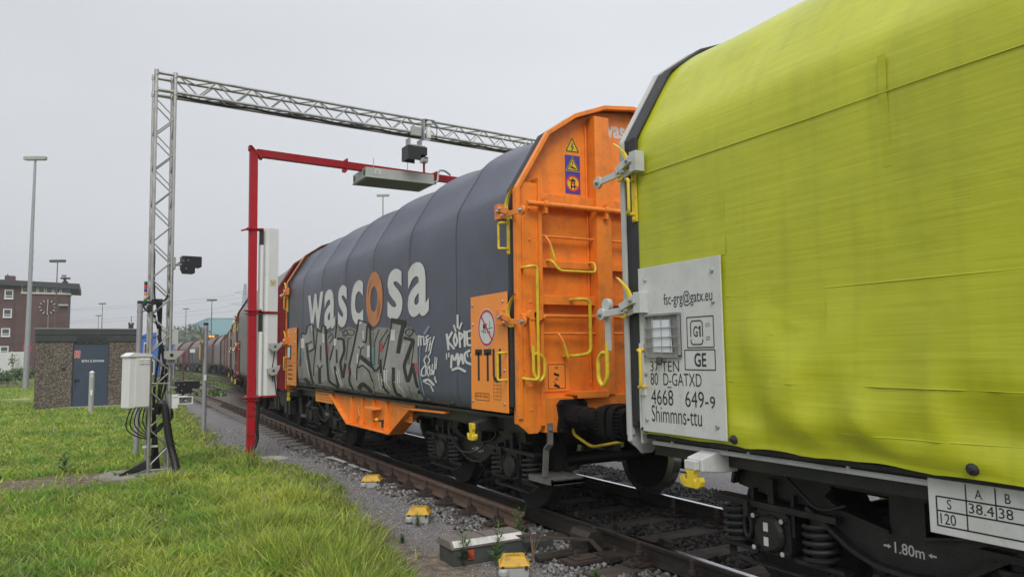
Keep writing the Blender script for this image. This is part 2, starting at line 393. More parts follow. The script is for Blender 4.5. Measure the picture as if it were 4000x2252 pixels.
def ground_material():
    m = bpy.data.materials.new('ground_soil_and_gravel'); m.use_nodes = True; nt = m.node_tree; N = nt.nodes; K = nt.links.new; b = N['Principled BSDF']; b.inputs['Roughness'].default_value = .95; b.inputs['Specular IOR Level'].default_value = .2
    tc = N.new('ShaderNodeTexCoord')
    def noise_n(sc, det=6): n_ = N.new('ShaderNodeTexNoise'); n_.inputs['Scale'].default_value = sc; n_.inputs['Detail'].default_value = det; n_.inputs['Roughness'].default_value = .7; K(tc.outputs['Object'], n_.inputs['Vector']); return n_.outputs['Fac']
    def ramp(fac, stops):
        r = N.new('ShaderNodeValToRGB'); K(fac, r.inputs[0]); el = r.color_ramp.elements
        while len(el) < len(stops): el.new(.5)
        for e_, (p, c) in zip(el, stops): e_.position = p; e_.color = (*c, 1)
        return r.outputs[0]
    def mixc(f, a, b_): x = N.new('ShaderNodeMix'); x.data_type = 'RGBA'; K(f, x.inputs[0]); K(a, x.inputs[6]); K(b_, x.inputs[7]); return x.outputs[2]
    grass = ramp(noise_n(1.1), [(.25, (.08, .10, .022)), (.5, (.12, .16, .034)), (.75, (.18, .20, .06))])
    grass2 = mixc(noise_n(14), grass, ramp(noise_n(40), [(.3, (.07, .085, .025)), (.7, (.17, .22, .045))]))
    vo = N.new('ShaderNodeTexVoronoi'); vo.inputs['Scale'].default_value = 55; K(tc.outputs['Object'], vo.inputs['Vector'])
    sx = N.new('ShaderNodeSeparateColor'); K(vo.outputs['Color'], sx.inputs[0])
    grav = ramp(sx.outputs[0], [(0, (.14, .133, .135)), (.55, (.24, .23, .238)), (.9, (.34, .325, .325)), (1, (.48, .46, .43))])
    grav = mixc(noise_n(.9), grav, ramp(noise_n(5), [(.3, (.135, .128, .135)), (.7, (.25, .235, .24))]))
    soil = ramp(noise_n(9), [(.25, (.05, .030, .018)), (.48, (.16, .125, .09)), (.75, (.36, .31, .24))])
    a1 = N.new('ShaderNodeAttribute'); a1.attribute_name = 'gravel'; a2 = N.new('ShaderNodeAttribute'); a2.attribute_name = 'soil'
    c = mixc(a1.outputs['Fac'], grass2, grav); c = mixc(a2.outputs['Fac'], c, soil); a3 = N.new('ShaderNodeAttribute'); a3.attribute_name = 'oil_shade'; c = mixc(a3.outputs['Fac'], c, ramp(noise_n(12), [(.3, (.022, .020, .018)), (.7, (.065, .058, .052))])); K(c, b.inputs['Base Color'])
    ad = N.new('ShaderNodeMath'); ad.operation = 'SUBTRACT'; K(noise_n(30), ad.inputs[0]); K(vo.outputs['Distance'], ad.inputs[1])
    bp = N.new('ShaderNodeBump'); bp.inputs['Strength'].default_value = .9; bp.inputs['Distance'].default_value = .02; K(ad.outputs[0], bp.inputs['Height']); K(bp.outputs[0], b.inputs['Normal'])
    return m
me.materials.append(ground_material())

# ------------------------------------------------------------------ tracks
def offset_path(P, d):
    out = []
    for i, (x, y) in enumerate(P):
        a, b = P[max(i-1, 0)], P[min(i+1, len(P)-1)]; t = Vector((b[0]-a[0], b[1]-a[1])).normalized(); out.append((x+t.y*d, y-t.x*d))
    return out
def dense(P, step=1.5):
    q = smooth_path([(a, b, 0) for a, b in P], 8); return [(v.x, v.y) for v in q]
def rail_mesh(name, P, parent, m, top=None, h=.155, z=0):
    sec = [(-.07, 0), (-.07, .012), (-.012, .028), (-.010, .105), (-.034, .118), (-.036, .145), (-.026, .155), (.026, .155), (.036, .145), (.034, .118), (.010, .105), (.012, .028), (.07, .012), (.07, 0)]
    mb = MB(); k = len(sec); vv = []; ff = []
    for i, (x, y) in enumerate(P):
        a, b = P[max(i-1, 0)], P[min(i+1, len(P)-1)]; t = Vector((b[0]-a[0], b[1]-a[1])).normalized(); n_ = Vector((t.y, -t.x))
        for (u, v) in sec: vv.append((x+n_.x*u, y+n_.y*u, z-h+v))
    b0 = len(mb.v)
    for i in range(len(P)-1):
        for j in range(k-1):
            mb.m = 1 if (top and j == 6) else 0
            mb.add([], []); mb.f.append((i*k+j, i*k+j+1, (i+1)*k+j+1, (i+1)*k+j)); mb.mi.append(mb.m)
    mb.v = vv; mb.f.append(tuple(range(k))); mb.mi.append(0); mb.f.append(tuple((len(P)-1)*k+j for j in range(k))); mb.mi.append(0)
    return mb.build(name, [m, top or m], parent)
track = empty('railway_track', (0, 0, 0), 0, 'oily black railway track under the train', None, None, 'structure')
near = [(4.13, -12), (4.13, -4), (4.13, 2), (4.13, 8), (4.13, 13)]+[(side_at(y)+.68, y) for y in (17, 22, 28, 34, 40, 46, 52, 58, 64, 70, 76, 82, 88, 94, 100, 106, 112, 118, 124, 130, 136, 143, 150)]
near = dense(near)
rail_mesh('rail', near, track, M['rail'], M['rail_top']); rail_mesh('rail', offset_path(near, 1.505), track, M['rail'], M['rail_top'])
track2 = empty('railway_track', (0, 0, 0), 0, 'rusty track that runs straight on beside the train', None, None, 'structure')
br = dense([(3.815, 6.75), (3.82, 9), (3.85, 12), (3.96, 17), (4.12, 23.5), (4.34, 40), (4.5, 60), (3.2, 90), (-2, 140), (-10, 200)])
rail_mesh('rail', br, track2, M['rail_rust'], M['rail_rust'])
far_br = [p for p in offset_path(br, 1.505) if p[1] > 21]
rail_mesh('rail', far_br, track2, M['rail_rust'], M['rail_top'])
track3 = empty('railway_track', (0, 0, 0), 0, 'second track curving left far behind the posts', None, None, 'structure')
t3 = dense([(8.6, 46), (8.0, 60), (7.2, 75), (5.2, 95), (1.5, 120), (-5, 150)])
rail_mesh('rail', t3, track3, M['rail_rust'], M['rail_top']); rail_mesh('rail', offset_path(t3, 1.505), track3, M['rail_rust'], M['rail_top'])
# sleepers: individually shaped a little
slp = []
for k in range(4):
    mb = MB(); rr = random.Random(k); n = 13
    def sl(u, v, k=k): return None
    pts = []
    for i in range(n):
        x = -1.5+3.0*i/(n-1)
        j = lambda: rr.uniform(-.006, .006)
        pts += [(x, -.125+j(), -.15), (x, -.125+j(), -.012+j()), (x, -.06+j(), j()), (x, .0+j(), -.004+j()), (x, .06+j(), j()), (x, .125+j(), -.012+j()), (x, .125+j(), -.15)]
    mb.add(pts, [(i*7+j, i*7+j+1, (i+1)*7+j+1, (i+1)*7+j) for i in range(n-1) for j in range(6)]+[tuple(range(7)), tuple((n-1)*7+j for j in range(7))])
    slp.append(mb.build('sleeper', M['wood'], track if k == 0 else None))
protos = slp[1:]; sleeper0 = slp[0]; first = True
ys = [1.2+.65*i for i in range(72)]
for i, y in enumerate(ys):
    src = slp[i % 4]
    o = src if (i < 4) else link_copy(src)
    o.parent = track; o.location = ((4.98 if y < 14 else side_at(y)+1.52)+random.uniform(-.05, .05), y, -.162+random.uniform(-.004, .004)); o.rotation_euler = (0, 0, random.uniform(-.012, .012))
    if y > 16: o.location.x = (side_at(y)+1.43)
M['grey_sleeper'] = mat('grey_sleeper', (.17, .15, .135), .9, var=.25, dirt=(.09, .08, .07), damt=.4, bump=.3)
sg = MB(); sg.prism([(-.13, -.14), (-.11, 0), (.11, 0), (.13, -.14)], 'x', -1.25, 1.25); sg0 = sg.build('sleeper', M['grey_sleeper'], track2)
for i in range(52):
    y = 15.2+.65*i; o = sg0 if i == 0 else link_copy(sg0); o.parent = track2; xb = min(br, key=lambda p: abs(p[1]-y))[0]
    o.location = (xb+(.75 if y > 27 else -.02), y, -.168); o.scale = (1 if y > 27 else .42, 1, 1); o.rotation_euler = (0, 0, random.uniform(-.02, .02))
# rail fastenings (ribbed plate, clip, coach bolt)
fm = MB(); fm.bx(-.075, .075, -.09, .09, -.004, .014); fm.bx(-.05, .05, -.035, .035, .014, .05); fm.bx(-.022, .045, -.03, .03, .05, .062)
fm.lathe([(.030, .062), (.030, .092), (.020, .094), (.020, .15), (.014, .155)], (-.012, 0, 0), 'z', 8); fm.bx(-.12, -.07, -.06, .06, -.002, .022); fm.lathe([(.02, .014), (.02, .032)], (-.055, .055, 0), 'z', 6); fm.lathe([(.02, .014), (.02, .032)], (-.055, -.055, 0), 'z', 6)
clip = fm.build('rail_fastening', M['clip'], track2, bevel=.003); clip.scale = (1.15, 1.15, 1.15); used = False
for i, y in enumerate(ys):
    if y > 30: break
    if y > 6.9:
        xb = min(br, key=lambda p: abs(p[1]-y))[0]; o = link_copy(clip, track2) if used else clip; used = True
        o.location = (xb-.118, y, -.158)
    if y < 6.3:
        for dx, rot in ((-.105, 0), (.105, PI)):
            o = link_copy(clip, track) if used else clip; used = True; o.data = clip.data; o.location = (4.13+dx, y, -.158); o.rotation_euler = (0, 0, rot); 
    o = link_copy(clip, track); o.location = ((4.13 if y < 14 else side_at(y)+.68)+.105, y, -.158); o.rotation_euler = (0, 0, PI)
    o = link_copy(clip, track); o.location = ((5.635 if y < 14 else side_at(y)+2.185)-.105, y, -.158)

# switch parts where the rusty rail ends: slide chair block, stretcher, plates
sw = empty('switch_gear', (3.9, 5.6, -.16), 0, 'black steel switch lock and plates between grey point machine and rail', 'switch gear')
mb = MB(); mb.prism([(-.06, 0), (.10, 0), (.10, .15), (.06, .175), (-.02, .175), (-.06, .13)], 'y', .02, .30); mb.build('lock_block', M['rail'], sw, bevel=.006)
mb = MB(); mb.bx(-.42, .05, -.28, -.10, .0, .03); mb.bx(-.36, -.14, -.26, -.12, .03, .045); mb.build('chair_plate', M['clip'], sw, bevel=.003)
mb = MB(); mb.bar((-.60, .42, .14), (-.05, -.02, .12), .045, .02); mb.bar((-.05, -.02, .12), (.0, -.14, .02), .045, .02); mb.bar((-.58, .40, .14), (-.58, .40, .0), .04, .03); mb.build('stretcher_bar', M['clip'], sw, bevel=.003)
mb = MB(); mb.bx(-.55, .15, .02, .13, .0, .025); mb.bx(-.10, .10, -.36, -.16, .0, .05); mb.bx(.02, .16, -.44, -.28, .02, .06); mb.build('slide_plate', M['rail'], sw, bevel=.003)
mb = MB()
for p in ((-.2, .07, .03), (-.05, .08, .03), (-.3, -.16, .04), (.05, -.25, .05)): mb.lathe([(.022, 0), (.022, .025), (.014, .028), (.014, .05)], p, 'z', 8)
mb.split('switch_bolt', M['clip'], sw)

# ballast and gravel stones
def stones(name, pts, sizes, cols, ico, label):
    if ico:
        t = (1+5**.5)/2; V0 = np.array([(-1,t,0),(1,t,0),(-1,-t,0),(1,-t,0),(0,-1,t),(0,1,t),(0,-1,-t),(0,1,-t),(t,0,-1),(t,0,1),(-t,0,-1),(-t,0,1)])/1.9
        F0 = np.array([(0,11,5),(0,5,1),(0,1,7),(0,7,10),(0,10,11),(1,5,9),(5,11,4),(11,10,2),(10,7,6),(7,1,8),(3,9,4),(3,4,2),(3,2,6),(3,6,8),(3,8,9),(4,9,5),(2,4,11),(6,2,10),(8,6,7),(9,8,1)])
    else:
        V0 = np.array([(1,0,0),(-1,0,0),(0,1,0),(0,-1,0),(0,0,1),(0,0,-1)], float); F0 = np.array([(0,2,4),(2,1,4),(1,3,4),(3,0,4),(2,0,5),(1,2,5),(3,1,5),(0,3,5)])
    n = len(pts); k = len(V0)
    V = V0[None]*(1+rng.uniform(-.35, .35, (n, k, 1)))*rng.uniform(.6, 1.2, (n, 1, 3))*np.array(sizes)[:, None, None]
    a = rng.uniform(0, 2*PI, n); b = rng.uniform(-1, 1, n); ca, sa, cb, sb_ = np.cos(a), np.sin(a), np.cos(b), np.sin(b)
    X, Y, Z = V[..., 0], V[..., 1], V[..., 2]
    Y2 = Y*cb[:, None]-Z*sb_[:, None]; Z2 = Y*sb_[:, None]+Z*cb[:, None]; X3 = X*ca[:, None]-Y2*sa[:, None]; Y3 = X*sa[:, None]+Y2*ca[:, None]
    V = np.stack([X3, Y3, Z2], -1)+np.array(pts)[:, None, :]
    F = (F0[None]+(np.arange(n)*k)[:, None, None]).reshape(-1, 3)
    me = bpy.data.meshes.new(name); me.vertices.add(n*k); me.vertices.foreach_set('co', V.reshape(-1).astype(np.float32))
    me.loops.add(len(F)*3); me.loops.foreach_set('vertex_index', F.reshape(-1).astype(np.int32)); me.polygons.add(len(F)); me.polygons.foreach_set('loop_start', (np.arange(len(F))*3).astype(np.int32)); me.update(calc_edges=True)
    at = me.attributes.new('Col', 'FLOAT_COLOR', 'POINT'); at.data.foreach_set('color', np.repeat(np.concatenate([cols, np.ones((n, 1))], 1), k, 0).reshape(-1).astype(np.float32))
    o = bpy.data.objects.new(name, me); COL.objects.link(o); me.materials.append(M['attr_matte']); tag(o, label, name.split('_')[-1], None, 'stuff'); return o
def attr_mat(name, rough, trans=0.):
    m = bpy.data.materials.new(name); m.use_nodes = True; b = m.node_tree.nodes['Principled BSDF']; a = m.node_tree.nodes.new('ShaderNodeAttribute'); a.attribute_name = 'Col'
    m.node_tree.links.new(a.outputs['Color'], b.inputs['Base Color']); b.inputs['Roughness'].default_value = rough; b.inputs['Specular IOR Level'].default_value = .3
    if trans:
        t = m.node_tree.nodes.new('ShaderNodeBsdfTranslucent'); mx = m.node_tree.nodes.new('ShaderNodeMixShader'); mx.inputs[0].default_value = trans
        m.node_tree.links.new(a.outputs['Color'], t.inputs['Color']); m.node_tree.links.new(b.outputs[0], mx.inputs[1]); m.node_tree.links.new(t.outputs[0], mx.inputs[2])
        m.node_tree.links.new(mx.outputs[0], m.node_tree.nodes['Material Output'].inputs[0])
    return m
M['attr_matte'] = attr_mat('stone_mix', .9); M['attr_leaf'] = attr_mat('leaf_mix', .5, .4)
def stone_cols(n, base, spread):
    g = np.clip(rng.normal(base, spread, n), .02, .6)[:, None]; return np.clip(g*np.array([1.0, .96, .93])+rng.normal(0, .008, (n, 3)), .01, .7)
pts, sz, dark = [], [], []
def on_sleeper(x, y): return 3.5 < x < 6.4 and abs((y-1.2+.325) % .65-.325) < .14
for (n, y0, y1, x0, x1, s0, s1) in ((22000, 2.2, 8.5, 3.25, 6.5, .012, .026), (17000, 8.5, 17, 3.3, 6.4, .015, .028), (4500, 3, 12, 6.4, 7.0, .018, .03)):
    for _ in range(n):
        x, y = rng.uniform(x0, x1), rng.uniform(y0, y1)
        if x < 3.55 and rng.random() < (3.6-x)/.4: continue
        if on_sleeper(x, y) and rng.random() < .93 and x > 3.55: continue
        if abs(x-4.13) < .08 or abs(x-5.635) < .08 or (abs(x-3.82) < .1 and y > 6.7): continue
        if 2.66 < x < 3.42 and 5.95 < y < 6.3: continue
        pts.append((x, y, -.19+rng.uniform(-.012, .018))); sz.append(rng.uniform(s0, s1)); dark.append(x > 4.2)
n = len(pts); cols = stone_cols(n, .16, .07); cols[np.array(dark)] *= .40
stones('track_ballast', pts, sz, cols, True, 'grey crushed stone ballast along the rails')
pts, sz = [], []
while len(pts) < 26000:
    y = 4.5+16*rng.random()**1.8; e = lerp_tab(EDGE, y); x = rng.uniform(e-.25, 3.75)
    if 2.66 < x < 3.42 and 5.95 < y < 6.3: continue
    if 1-math.hypot((x-2.6)/.42, (y-6.3)/1.1) > .1 and rng.random() < .7: continue
    pts.append((x, y, -.195+rng.uniform(-.003, .004))); sz.append(rng.uniform(.003, .008)*(1+.06*(y-5)))
stones('path_gravel', pts, sz, stone_cols(len(pts), .26, .10), False, 'fine grey gravel on the path along the track')

# ------------------------------------------------------------------ grass
def tall(x, y):
    t = max(0, 1-math.hypot((x-1.75)/.95, (y-8.3)/3.4))*1.6
    t = max(t, max(0, 1-math.hypot((x-.9)/.5, (y-12.0)/.5))*.9, max(0, 1-math.hypot((x-2.2)/.35, (y-12.8)/1.2))*1.2)
    return min(1, t)*max(.12, min(1, .5+1.5*noise.noise(Vector((x*1.4, y*1.1, 31)))))
def grass_field(name, N, d0, d1, label, long=False):
    B, H, Wd, Cc = [], [], [], []
    cnt = 0
    ax0, ax1 = math.atan2(*[float(v) for v in _ray(-520, 1200)[:2]]), math.atan2(*[float(v) for v in _ray(1130, 1450)[:2]])
    while cnt < N:
        d = d0*(d1/d0)**rng.random(); az = rng.uniform(ax0, ax1); x, y = d*math.sin(az), d*math.cos(az)
        e = lerp_tab(EDGE, y); nz = noise.noise(Vector((x*1.3, y*1.3, 7)))*.34+noise.noise(Vector((x*4, y*4, 3)))*.2
        over = x-e+nz
        if over > .12 and rng.random() > .02*math.exp(-over*1.2): continue
        if over > -.35 and rng.random() > .45-over: continue
        if -2.3 < x < 1.4 and 32.4 < y < 38: continue
        if abs(x-.87) < .4 and abs(y-13.25) < .45 and rng.random() < .8: continue
        sl_ = max(1-math.hypot((x+.8)/2.5, (y-13.1)/1.3)+nz*1.1, (1-math.hypot((x-2.6)/.42, (y-6.3)/1.1)+nz*1.5)*1.2)
        if sl_ > .1 and rng.random() < min(.96, sl_*2.8): continue
        p = noise.noise(Vector((x*.8, y*.8, 20))); p2 = noise.noise(Vector((x*2.6, y*2.6, 4)))
        if p2 < -.14 and rng.random() < min(.9, .35-p2*1.6): continue
        t = tall(x, y); far = max(1, d/7)
        h = (.05+.05*rng.random()+.05*max(0, p2))*(1+.05*max(0, d-8)*.3)+t*(.10+.24*rng.random())
        B.append((x, y, ground_z(x, y)-.005)); H.append(h); Wd.append((.0042+.004*rng.random()+.002*t)*far**.85)
        if long:
            H[-1] = rng.uniform(.09, .17)+t*.22*rng.random(); Wd[-1] = rng.uniform(.005, .010)
        yel = .45+.55*p+.22*t+rng.normal(0, .28); yel = min(1, max(0, yel))
        c0 = np.array([.17, .32, .05]); c1 = np.array([.54, .60, .11]); c = c0*(1-yel)+c1*yel
        if rng.random() < .07+.10*max(0, -p): c = np.array([.40, .34, .18])*rng.uniform(.7, 1.1)
        if over > -.45 and rng.random() < .45: c = np.array([.36, .31, .13])*rng.uniform(.6, 1.1); H[-1] *= .7
        if p2 > .3 and t < .2: c = c*np.array([.75, .95, .8])
        Cc.append(c*rng.uniform(.6, 1.25)); cnt += 1
    B, H, Wd, Cc = np.array(B), np.array(H), np.array(Wd), np.array(Cc); n = len(B)
    a = rng.uniform(0, 2*PI, n); la = rng.uniform(0, 2*PI, n)+B[:, 0]*0; lean = rng.uniform(.2, 1.5, n)*H*np.where(H > .2, .55, 1.0); H = H*np.where(rng.random(n) < .3, .65, 1.0)
    wv = np.stack([np.cos(a), np.sin(a), 0*a], 1)*Wd[:, None]; lv = np.stack([np.cos(la), np.sin(la), 0*la], 1)*lean[:, None]; up = np.array([0, 0, 1.])[None]*H[:, None]
    V = np.stack([B-wv, B+wv, B+up*.55+lv*.35-wv*.7, B+up*.55+lv*.35+wv*.7, B+up+lv], 1).reshape(-1, 3)
    o5 = (np.arange(n)*5)[:, None]; F = np.concatenate([o5+np.array([[0, 1, 3]]), o5+np.array([[0, 3, 2]]), o5+np.array([[2, 3, 4]])], 1).reshape(-1, 3)
    me = bpy.data.meshes.new(name); me.vertices.add(n*5); me.vertices.foreach_set('co', V.reshape(-1).astype(np.float32))
    me.loops.add(len(F)*3); me.loops.foreach_set('vertex_index', F.reshape(-1).astype(np.int32)); me.polygons.add(len(F)); me.polygons.foreach_set('loop_start', (np.arange(len(F))*3).astype(np.int32)); me.update(calc_edges=True)
    sh = np.tile(np.array([.8, .8, .95, .95, 1.1]), n)[:, None]
    at = me.attributes.new('Col', 'FLOAT_COLOR', 'POINT'); at.data.foreach_set('color', np.concatenate([np.repeat(Cc, 5, 0), np.ones((n*5, 1))], 1).reshape(-1).astype(np.float32))
    me.materials.append(M['attr_leaf']); o = bpy.data.objects.new(name, me); COL.objects.link(o); tag(o, label, 'grass', None, 'stuff')
grass_field('lawn_grass', 235000, 5.2, 60, 'rough green lawn grass on the left of the track')
grass_field('meadow_grass', 34000, 5.2, 13, 'longer pale grass blades standing out of the lawn', True)
# low broad leaves and daisies in the lawn
def leaf_mesh(name, items, m, label, cat):
    mb = MB()
    for (p, ln, w, az, el) in items:
        d = Vector((math.cos(az)*math.cos(el), math.sin(az)*math.cos(el), math.sin(el))); s_ = Vector((-math.sin(az), math.cos(az), 0))*w; p = Vector(p)
        mb.add([p, p+d*ln*.45+s_, p+d*ln+Vector((0, 0, -.25*ln*math.cos(el))), p+d*ln*.45-s_], [(0, 1, 2, 3)])
    o = mb.build(name, m, fix=False); tag(o, label, cat, None, 'stuff'); return o
it = []
for _ in range(900):
    d = 6*(34/6)**rng.random(); az = rng.uniform(-.35, .2); x, y = d*math.sin(az), d*math.cos(az)
    if x > lerp_tab(EDGE, y)-.1 or noise.noise(Vector((x*.9, y*.9, 12))) < .05: continue
    for k in range(6): it.append(((x, y, ground_z(x, y)+.01), rng.uniform(.04, .11)*(1+.02*d), rng.uniform(.010, .02)*(1+.03*d), k*1.05+rng.random(), rng.uniform(.2, 1.0)))
for _ in range(5000):
    y = 38+70*rng.random()**1.6; x = rng.uniform(1.5, 14)
    if abs(x-side_at(y)-1.4) < 1.6 or noise.noise(Vector((x*.5, y*.35, 40))) > .1: continue
    for k in range(3): it.append(((x, y, GZ), rng.uniform(.12, .3), rng.uniform(.03, .06), rng.random()*6.3, rng.uniform(.5, 1.3)))
leaf_mesh('lawn_weed_leaves', it, M['lettuce'], 'broad weed leaves scattered through the lawn', 'weeds')
it = []
for _ in range(500):
    y = rng.uniform(14, 32); x = rng.uniform(-5, 1.8); 
    if noise.noise(Vector((x*.5, y*.3, 2))) < 0 or (-2.3 < x < 1.4 and y > 32): continue
    for k in range(3): it.append(((x, y, ground_z(x, y)+.10), .022, .012, k*2.1, .2))
leaf_mesh('lawn_daisies', it, M['white_print'], 'tiny white daisies in the lawn before the hut', 'flowers')
def weed(name, loc, h, nst, label, dry=False, leafy=1., seed=0):
    rr = random.Random(seed); root = empty(name, loc, 0, label, 'weed', 'weeds growing by the track')
    st, lf = MB(), MB()
    for s_ in range(nst):
        a = rr.uniform(0, 2*PI); lean = rr.uniform(.08, .4); hh = h*rr.uniform(.6, 1)
        P = [Vector((math.cos(a)*lean*hh*t*t, math.sin(a)*lean*hh*t*t, hh*t)) for t in [i/6 for i in range(7)]]
        st.tube(P, [.004*(1.1-.8*i/6) for i in range(7)], 4)
        n = int(16*leafy)
        for i in range(n):
            t = .1+.88*i/max(1, n); q = P[min(6, int(t*6))].lerp(P[min(6, int(t*6)+1)], t*6-int(t*6)); az = i*2.4+a; ln = h*.22*(1.15-t)*rr.uniform(.7, 1.2)+.02; el = rr.uniform(.1, .8)
            d = Vector((math.cos(az)*math.cos(el), math.sin(az)*math.cos(el), math.sin(el))); w = Vector((-math.sin(az), math.cos(az), 0))*ln*.16
            lf.add([q, q+d*ln*.35+w, q+d*ln*.55+w*.4, q+d*ln*.7+w*.9, q+d*ln, q+d*ln*.7-w*.9, q+d*ln*.55-w*.4, q+d*ln*.35-w], [(0, 1, 2, 6, 7), (2, 3, 4, 5, 6)])
    st.build('stem', M['dry'] if dry else M['lettuce'], root)
    if leafy: lf.build('leaf', M['lettuce'], root, fix=False)
    return root
weed('thistle', (3.02, 5.80, -.2), .40, 2, 'tall thistle right in front of the grey point machine', seed=1, leafy=1.6)
weed('thistle', (2.78, 5.98, -.2), .34, 4, 'bushy weed at the left corner of the grey point machine', seed=2, leafy=1.3)
weed('thistle', (3.60, 6.45, -.2), .42, 4, 'thin green weed where the rusty rail ends', seed=3, leafy=.7)
weed('thistle', (3.28, 5.62, -.2), .34, 9, 'dry reddish twigs behind the nearest yellow cap', dry=True, leafy=0, seed=4)
weed('thistle', (3.0, 7.55, -.2), .16, 4, 'small weed in front of the middle yellow cap', seed=5)
weed('thistle', (2.62, 7.0, -.2), .10, 6, 'low green weed in brown soil left of the point machine', seed=6)
weed('thistle', (-.45, 14.1, -.2), .55, 4, 'dark spindly weed in the lawn left of the truss mast', seed=7)
weed('thistle', (3.5, 5.0, -.2), .14, 7, 'grass tuft right of the nearest yellow cap', seed=8, leafy=.4)
# ------------------------------------------------------------------ transformer hut
def pebble_mat():
    m = bpy.data.materials.new('exposed_aggregate'); m.use_nodes = True; nt = m.node_tree; N = nt.nodes; K = nt.links.new; b = N['Principled BSDF']; b.inputs['Roughness'].default_value = .9
    tc = N.new('ShaderNodeTexCoord'); vo = N.new('ShaderNodeTexVoronoi'); vo.inputs['Scale'].default_value = 30; K(tc.outputs['Object'], vo.inputs['Vector'])
    s_ = N.new('ShaderNodeSeparateColor'); K(vo.outputs['Color'], s_.inputs[0]); r = N.new('ShaderNodeValToRGB'); K(s_.outputs[0], r.inputs[0]); el = r.color_ramp.elements
    st = [(0, (.11, .085, .065)), (.3, (.19, .15, .115)), (.55, (.27, .22, .17)), (.8, (.38, .33, .26)), (1, (.55, .49, .40))]
    while len(el) < len(st): el.new(.5)
    for e_, (p, c) in zip(el, st): e_.position = p; e_.color = (*c, 1)
    mr = N.new('ShaderNodeMapRange'); mr.inputs[1].default_value = .0; mr.inputs[2].default_value = .55; mr.inputs[3].default_value = 1; mr.inputs[4].default_value = .35; K(vo.outputs['Distance'], mr.inputs[0])
    mx = N.new('ShaderNodeMix'); mx.data_type = 'RGBA'; mx.blend_type = 'MULTIPLY'; mx.inputs[0].default_value = 1; K(r.outputs[0], mx.inputs[6]); K(mr.outputs[0], mx.inputs[7]); K(mx.outputs[2], b.inputs['Base Color'])
    bp = N.new('ShaderNodeBump'); bp.inputs['Strength'].default_value = .8; bp.inputs['Distance'].default_value = .02; bp.invert = True; K(vo.outputs['Distance'], bp.inputs['Height']); K(bp.outputs[0], b.inputs['Normal'])
    return m
HY = 34.0; hl, hr = on_y(85, 1000, HY), on_y(346, 1000, HY); hl.z = hr.z = GZ
ha = 0.0; hw_ = hr.x-hl.x
hut = empty('transformer_hut', hl, ha, 'low flat-roofed hut with pebble walls and a blue grey door', 'hut')
HH = on_y(200, 825, HY).z-GZ-.525
m = MB(); m.bx(0, hw_, 0, .12, 0, HH) if False else None
dx0, dx1, dh = hw_*.345, hw_*.700, on_y(200, 862, HY).z-GZ
m = MB(); m.bx(0, dx0, 0, .15, 0, HH); m.bx(dx1, hw_, 0, .15, 0, HH); m.bx(dx0, dx1, 0, .15, dh, HH); m.bx(.001, .15, .15, 2.6, 0, HH-.002); m.bx(hw_-.15, hw_-.001, .15, 2.6, 0, HH-.002); m.bx(.15, hw_-.15, 2.45, 2.599, 0, HH-.003); m.build('wall', pebble_mat(), hut)
M['fascia'] = mat('dark_fascia', (.030, .036, .037), .55, var=.15, dirt=(.06, .065, .06), damt=.3, streak=.3)
m = MB(); m.bx(-.03, hw_+.03, -.04, 2.65, HH, HH+.26); m.bx(-.045, hw_+.045, -.055, 2.67, HH+.262, HH+.50); rf = m.build('roof', M['fascia'], hut, bevel=.008)
m = MB(); m.bx(-.06, hw_+.06, -.07, 2.69, HH+.50, HH+.525); m.build('roof_edge', M['grey_box'], rf)
for i in range(3): m = MB(); m.bx(hw_*.38, hw_*.68, -.05, -.04, HH+.06+i*.06, HH+.085+i*.06); m.build('louvre', M['rubber'], rf)
m = MB(); m.bx(hw_*.89, hw_*.94, .4, .7, HH+.52, HH+.72); m.bx(hw_*.885, hw_*.905, .4, .7, HH+.72, HH+.78); m.bx(hw_*.925, hw_*.945, .4, .7, HH+.72, HH+.78); m.tube([(hw_*.915, .5, HH+.7), (hw_*.915, .5, HH+1.05)], .012, 6); m.build('roof_vent', M['rubber'], rf)
M['door_blue'] = mat('blue_grey_door', (.042, .062, .092), .45, var=.08, streak=.12)
m = MB(); m.bx(dx0+.03, dx1-.03, .05, .10, .02, dh-.03); dr = m.build('door', M['door_blue'], hut, bevel=.004)
m = MB(); m.bx(dx0, dx0+.03, .02, .12, 0, dh); m.bx(dx1-.03, dx1, .02, .12, 0, dh); m.bx(dx0+.03, dx1-.03, .02, .12, dh-.03, dh); m.build('door_frame', M['fascia'], hut)
m = MB(); m.bx(dx0+.10, dx0+.14, .035, .05, .88, 1.10); m.bx(dx0+.10, dx0+.28, .0, .02, 1.04, 1.07); m.bx(dx0+.11, dx0+.13, .02, .035, 1.04, 1.07); m.build('door_handle', M['rubber'], dr)
m = MB(); put_text(m, 'BTH 2 EWHA', lambda u, v: (dx0+.32+u, .047, 1.75+v), 0, 0, w=.78, h=.095, bold=.025); m.build('door_lettering', M['white_print'], dr)
m = MB(); m.bx(dx0+.06, dx0+.26, .044, .05, 1.92, 2.22); fs = m.build('fire_sign', mat('fire_sign_red', (.52, .05, .03), .5), dr)
m = MB(); f_ = lambda u, v: (dx0+.06+u, .042, 1.92+v); frame2(m, f_, .012, .188, .012, .288, .012) if 'frame2' in globals() else None
m.v or m.add([f_(.02, .02), f_(.18, .02), f_(.18, .035), f_(.02, .035)], [(0, 1, 2, 3)])
put_text(m, 'D', f_, .06, .06, w=.09, h=.18, bold=-.01); m.build('fire_sign_print', M['white_print'], fs)
m = MB(); m.bx(hw_*.245, hw_*.29, -.01, .0, 1.42, 1.55); m.build('wall_vent', M['rubber'], hut)
st_ = MB(); st_.bx(dx0-.3, hw_+.3, -.35, -.02, 0, .03); st_.build('doorstep', M['concrete'], hut)
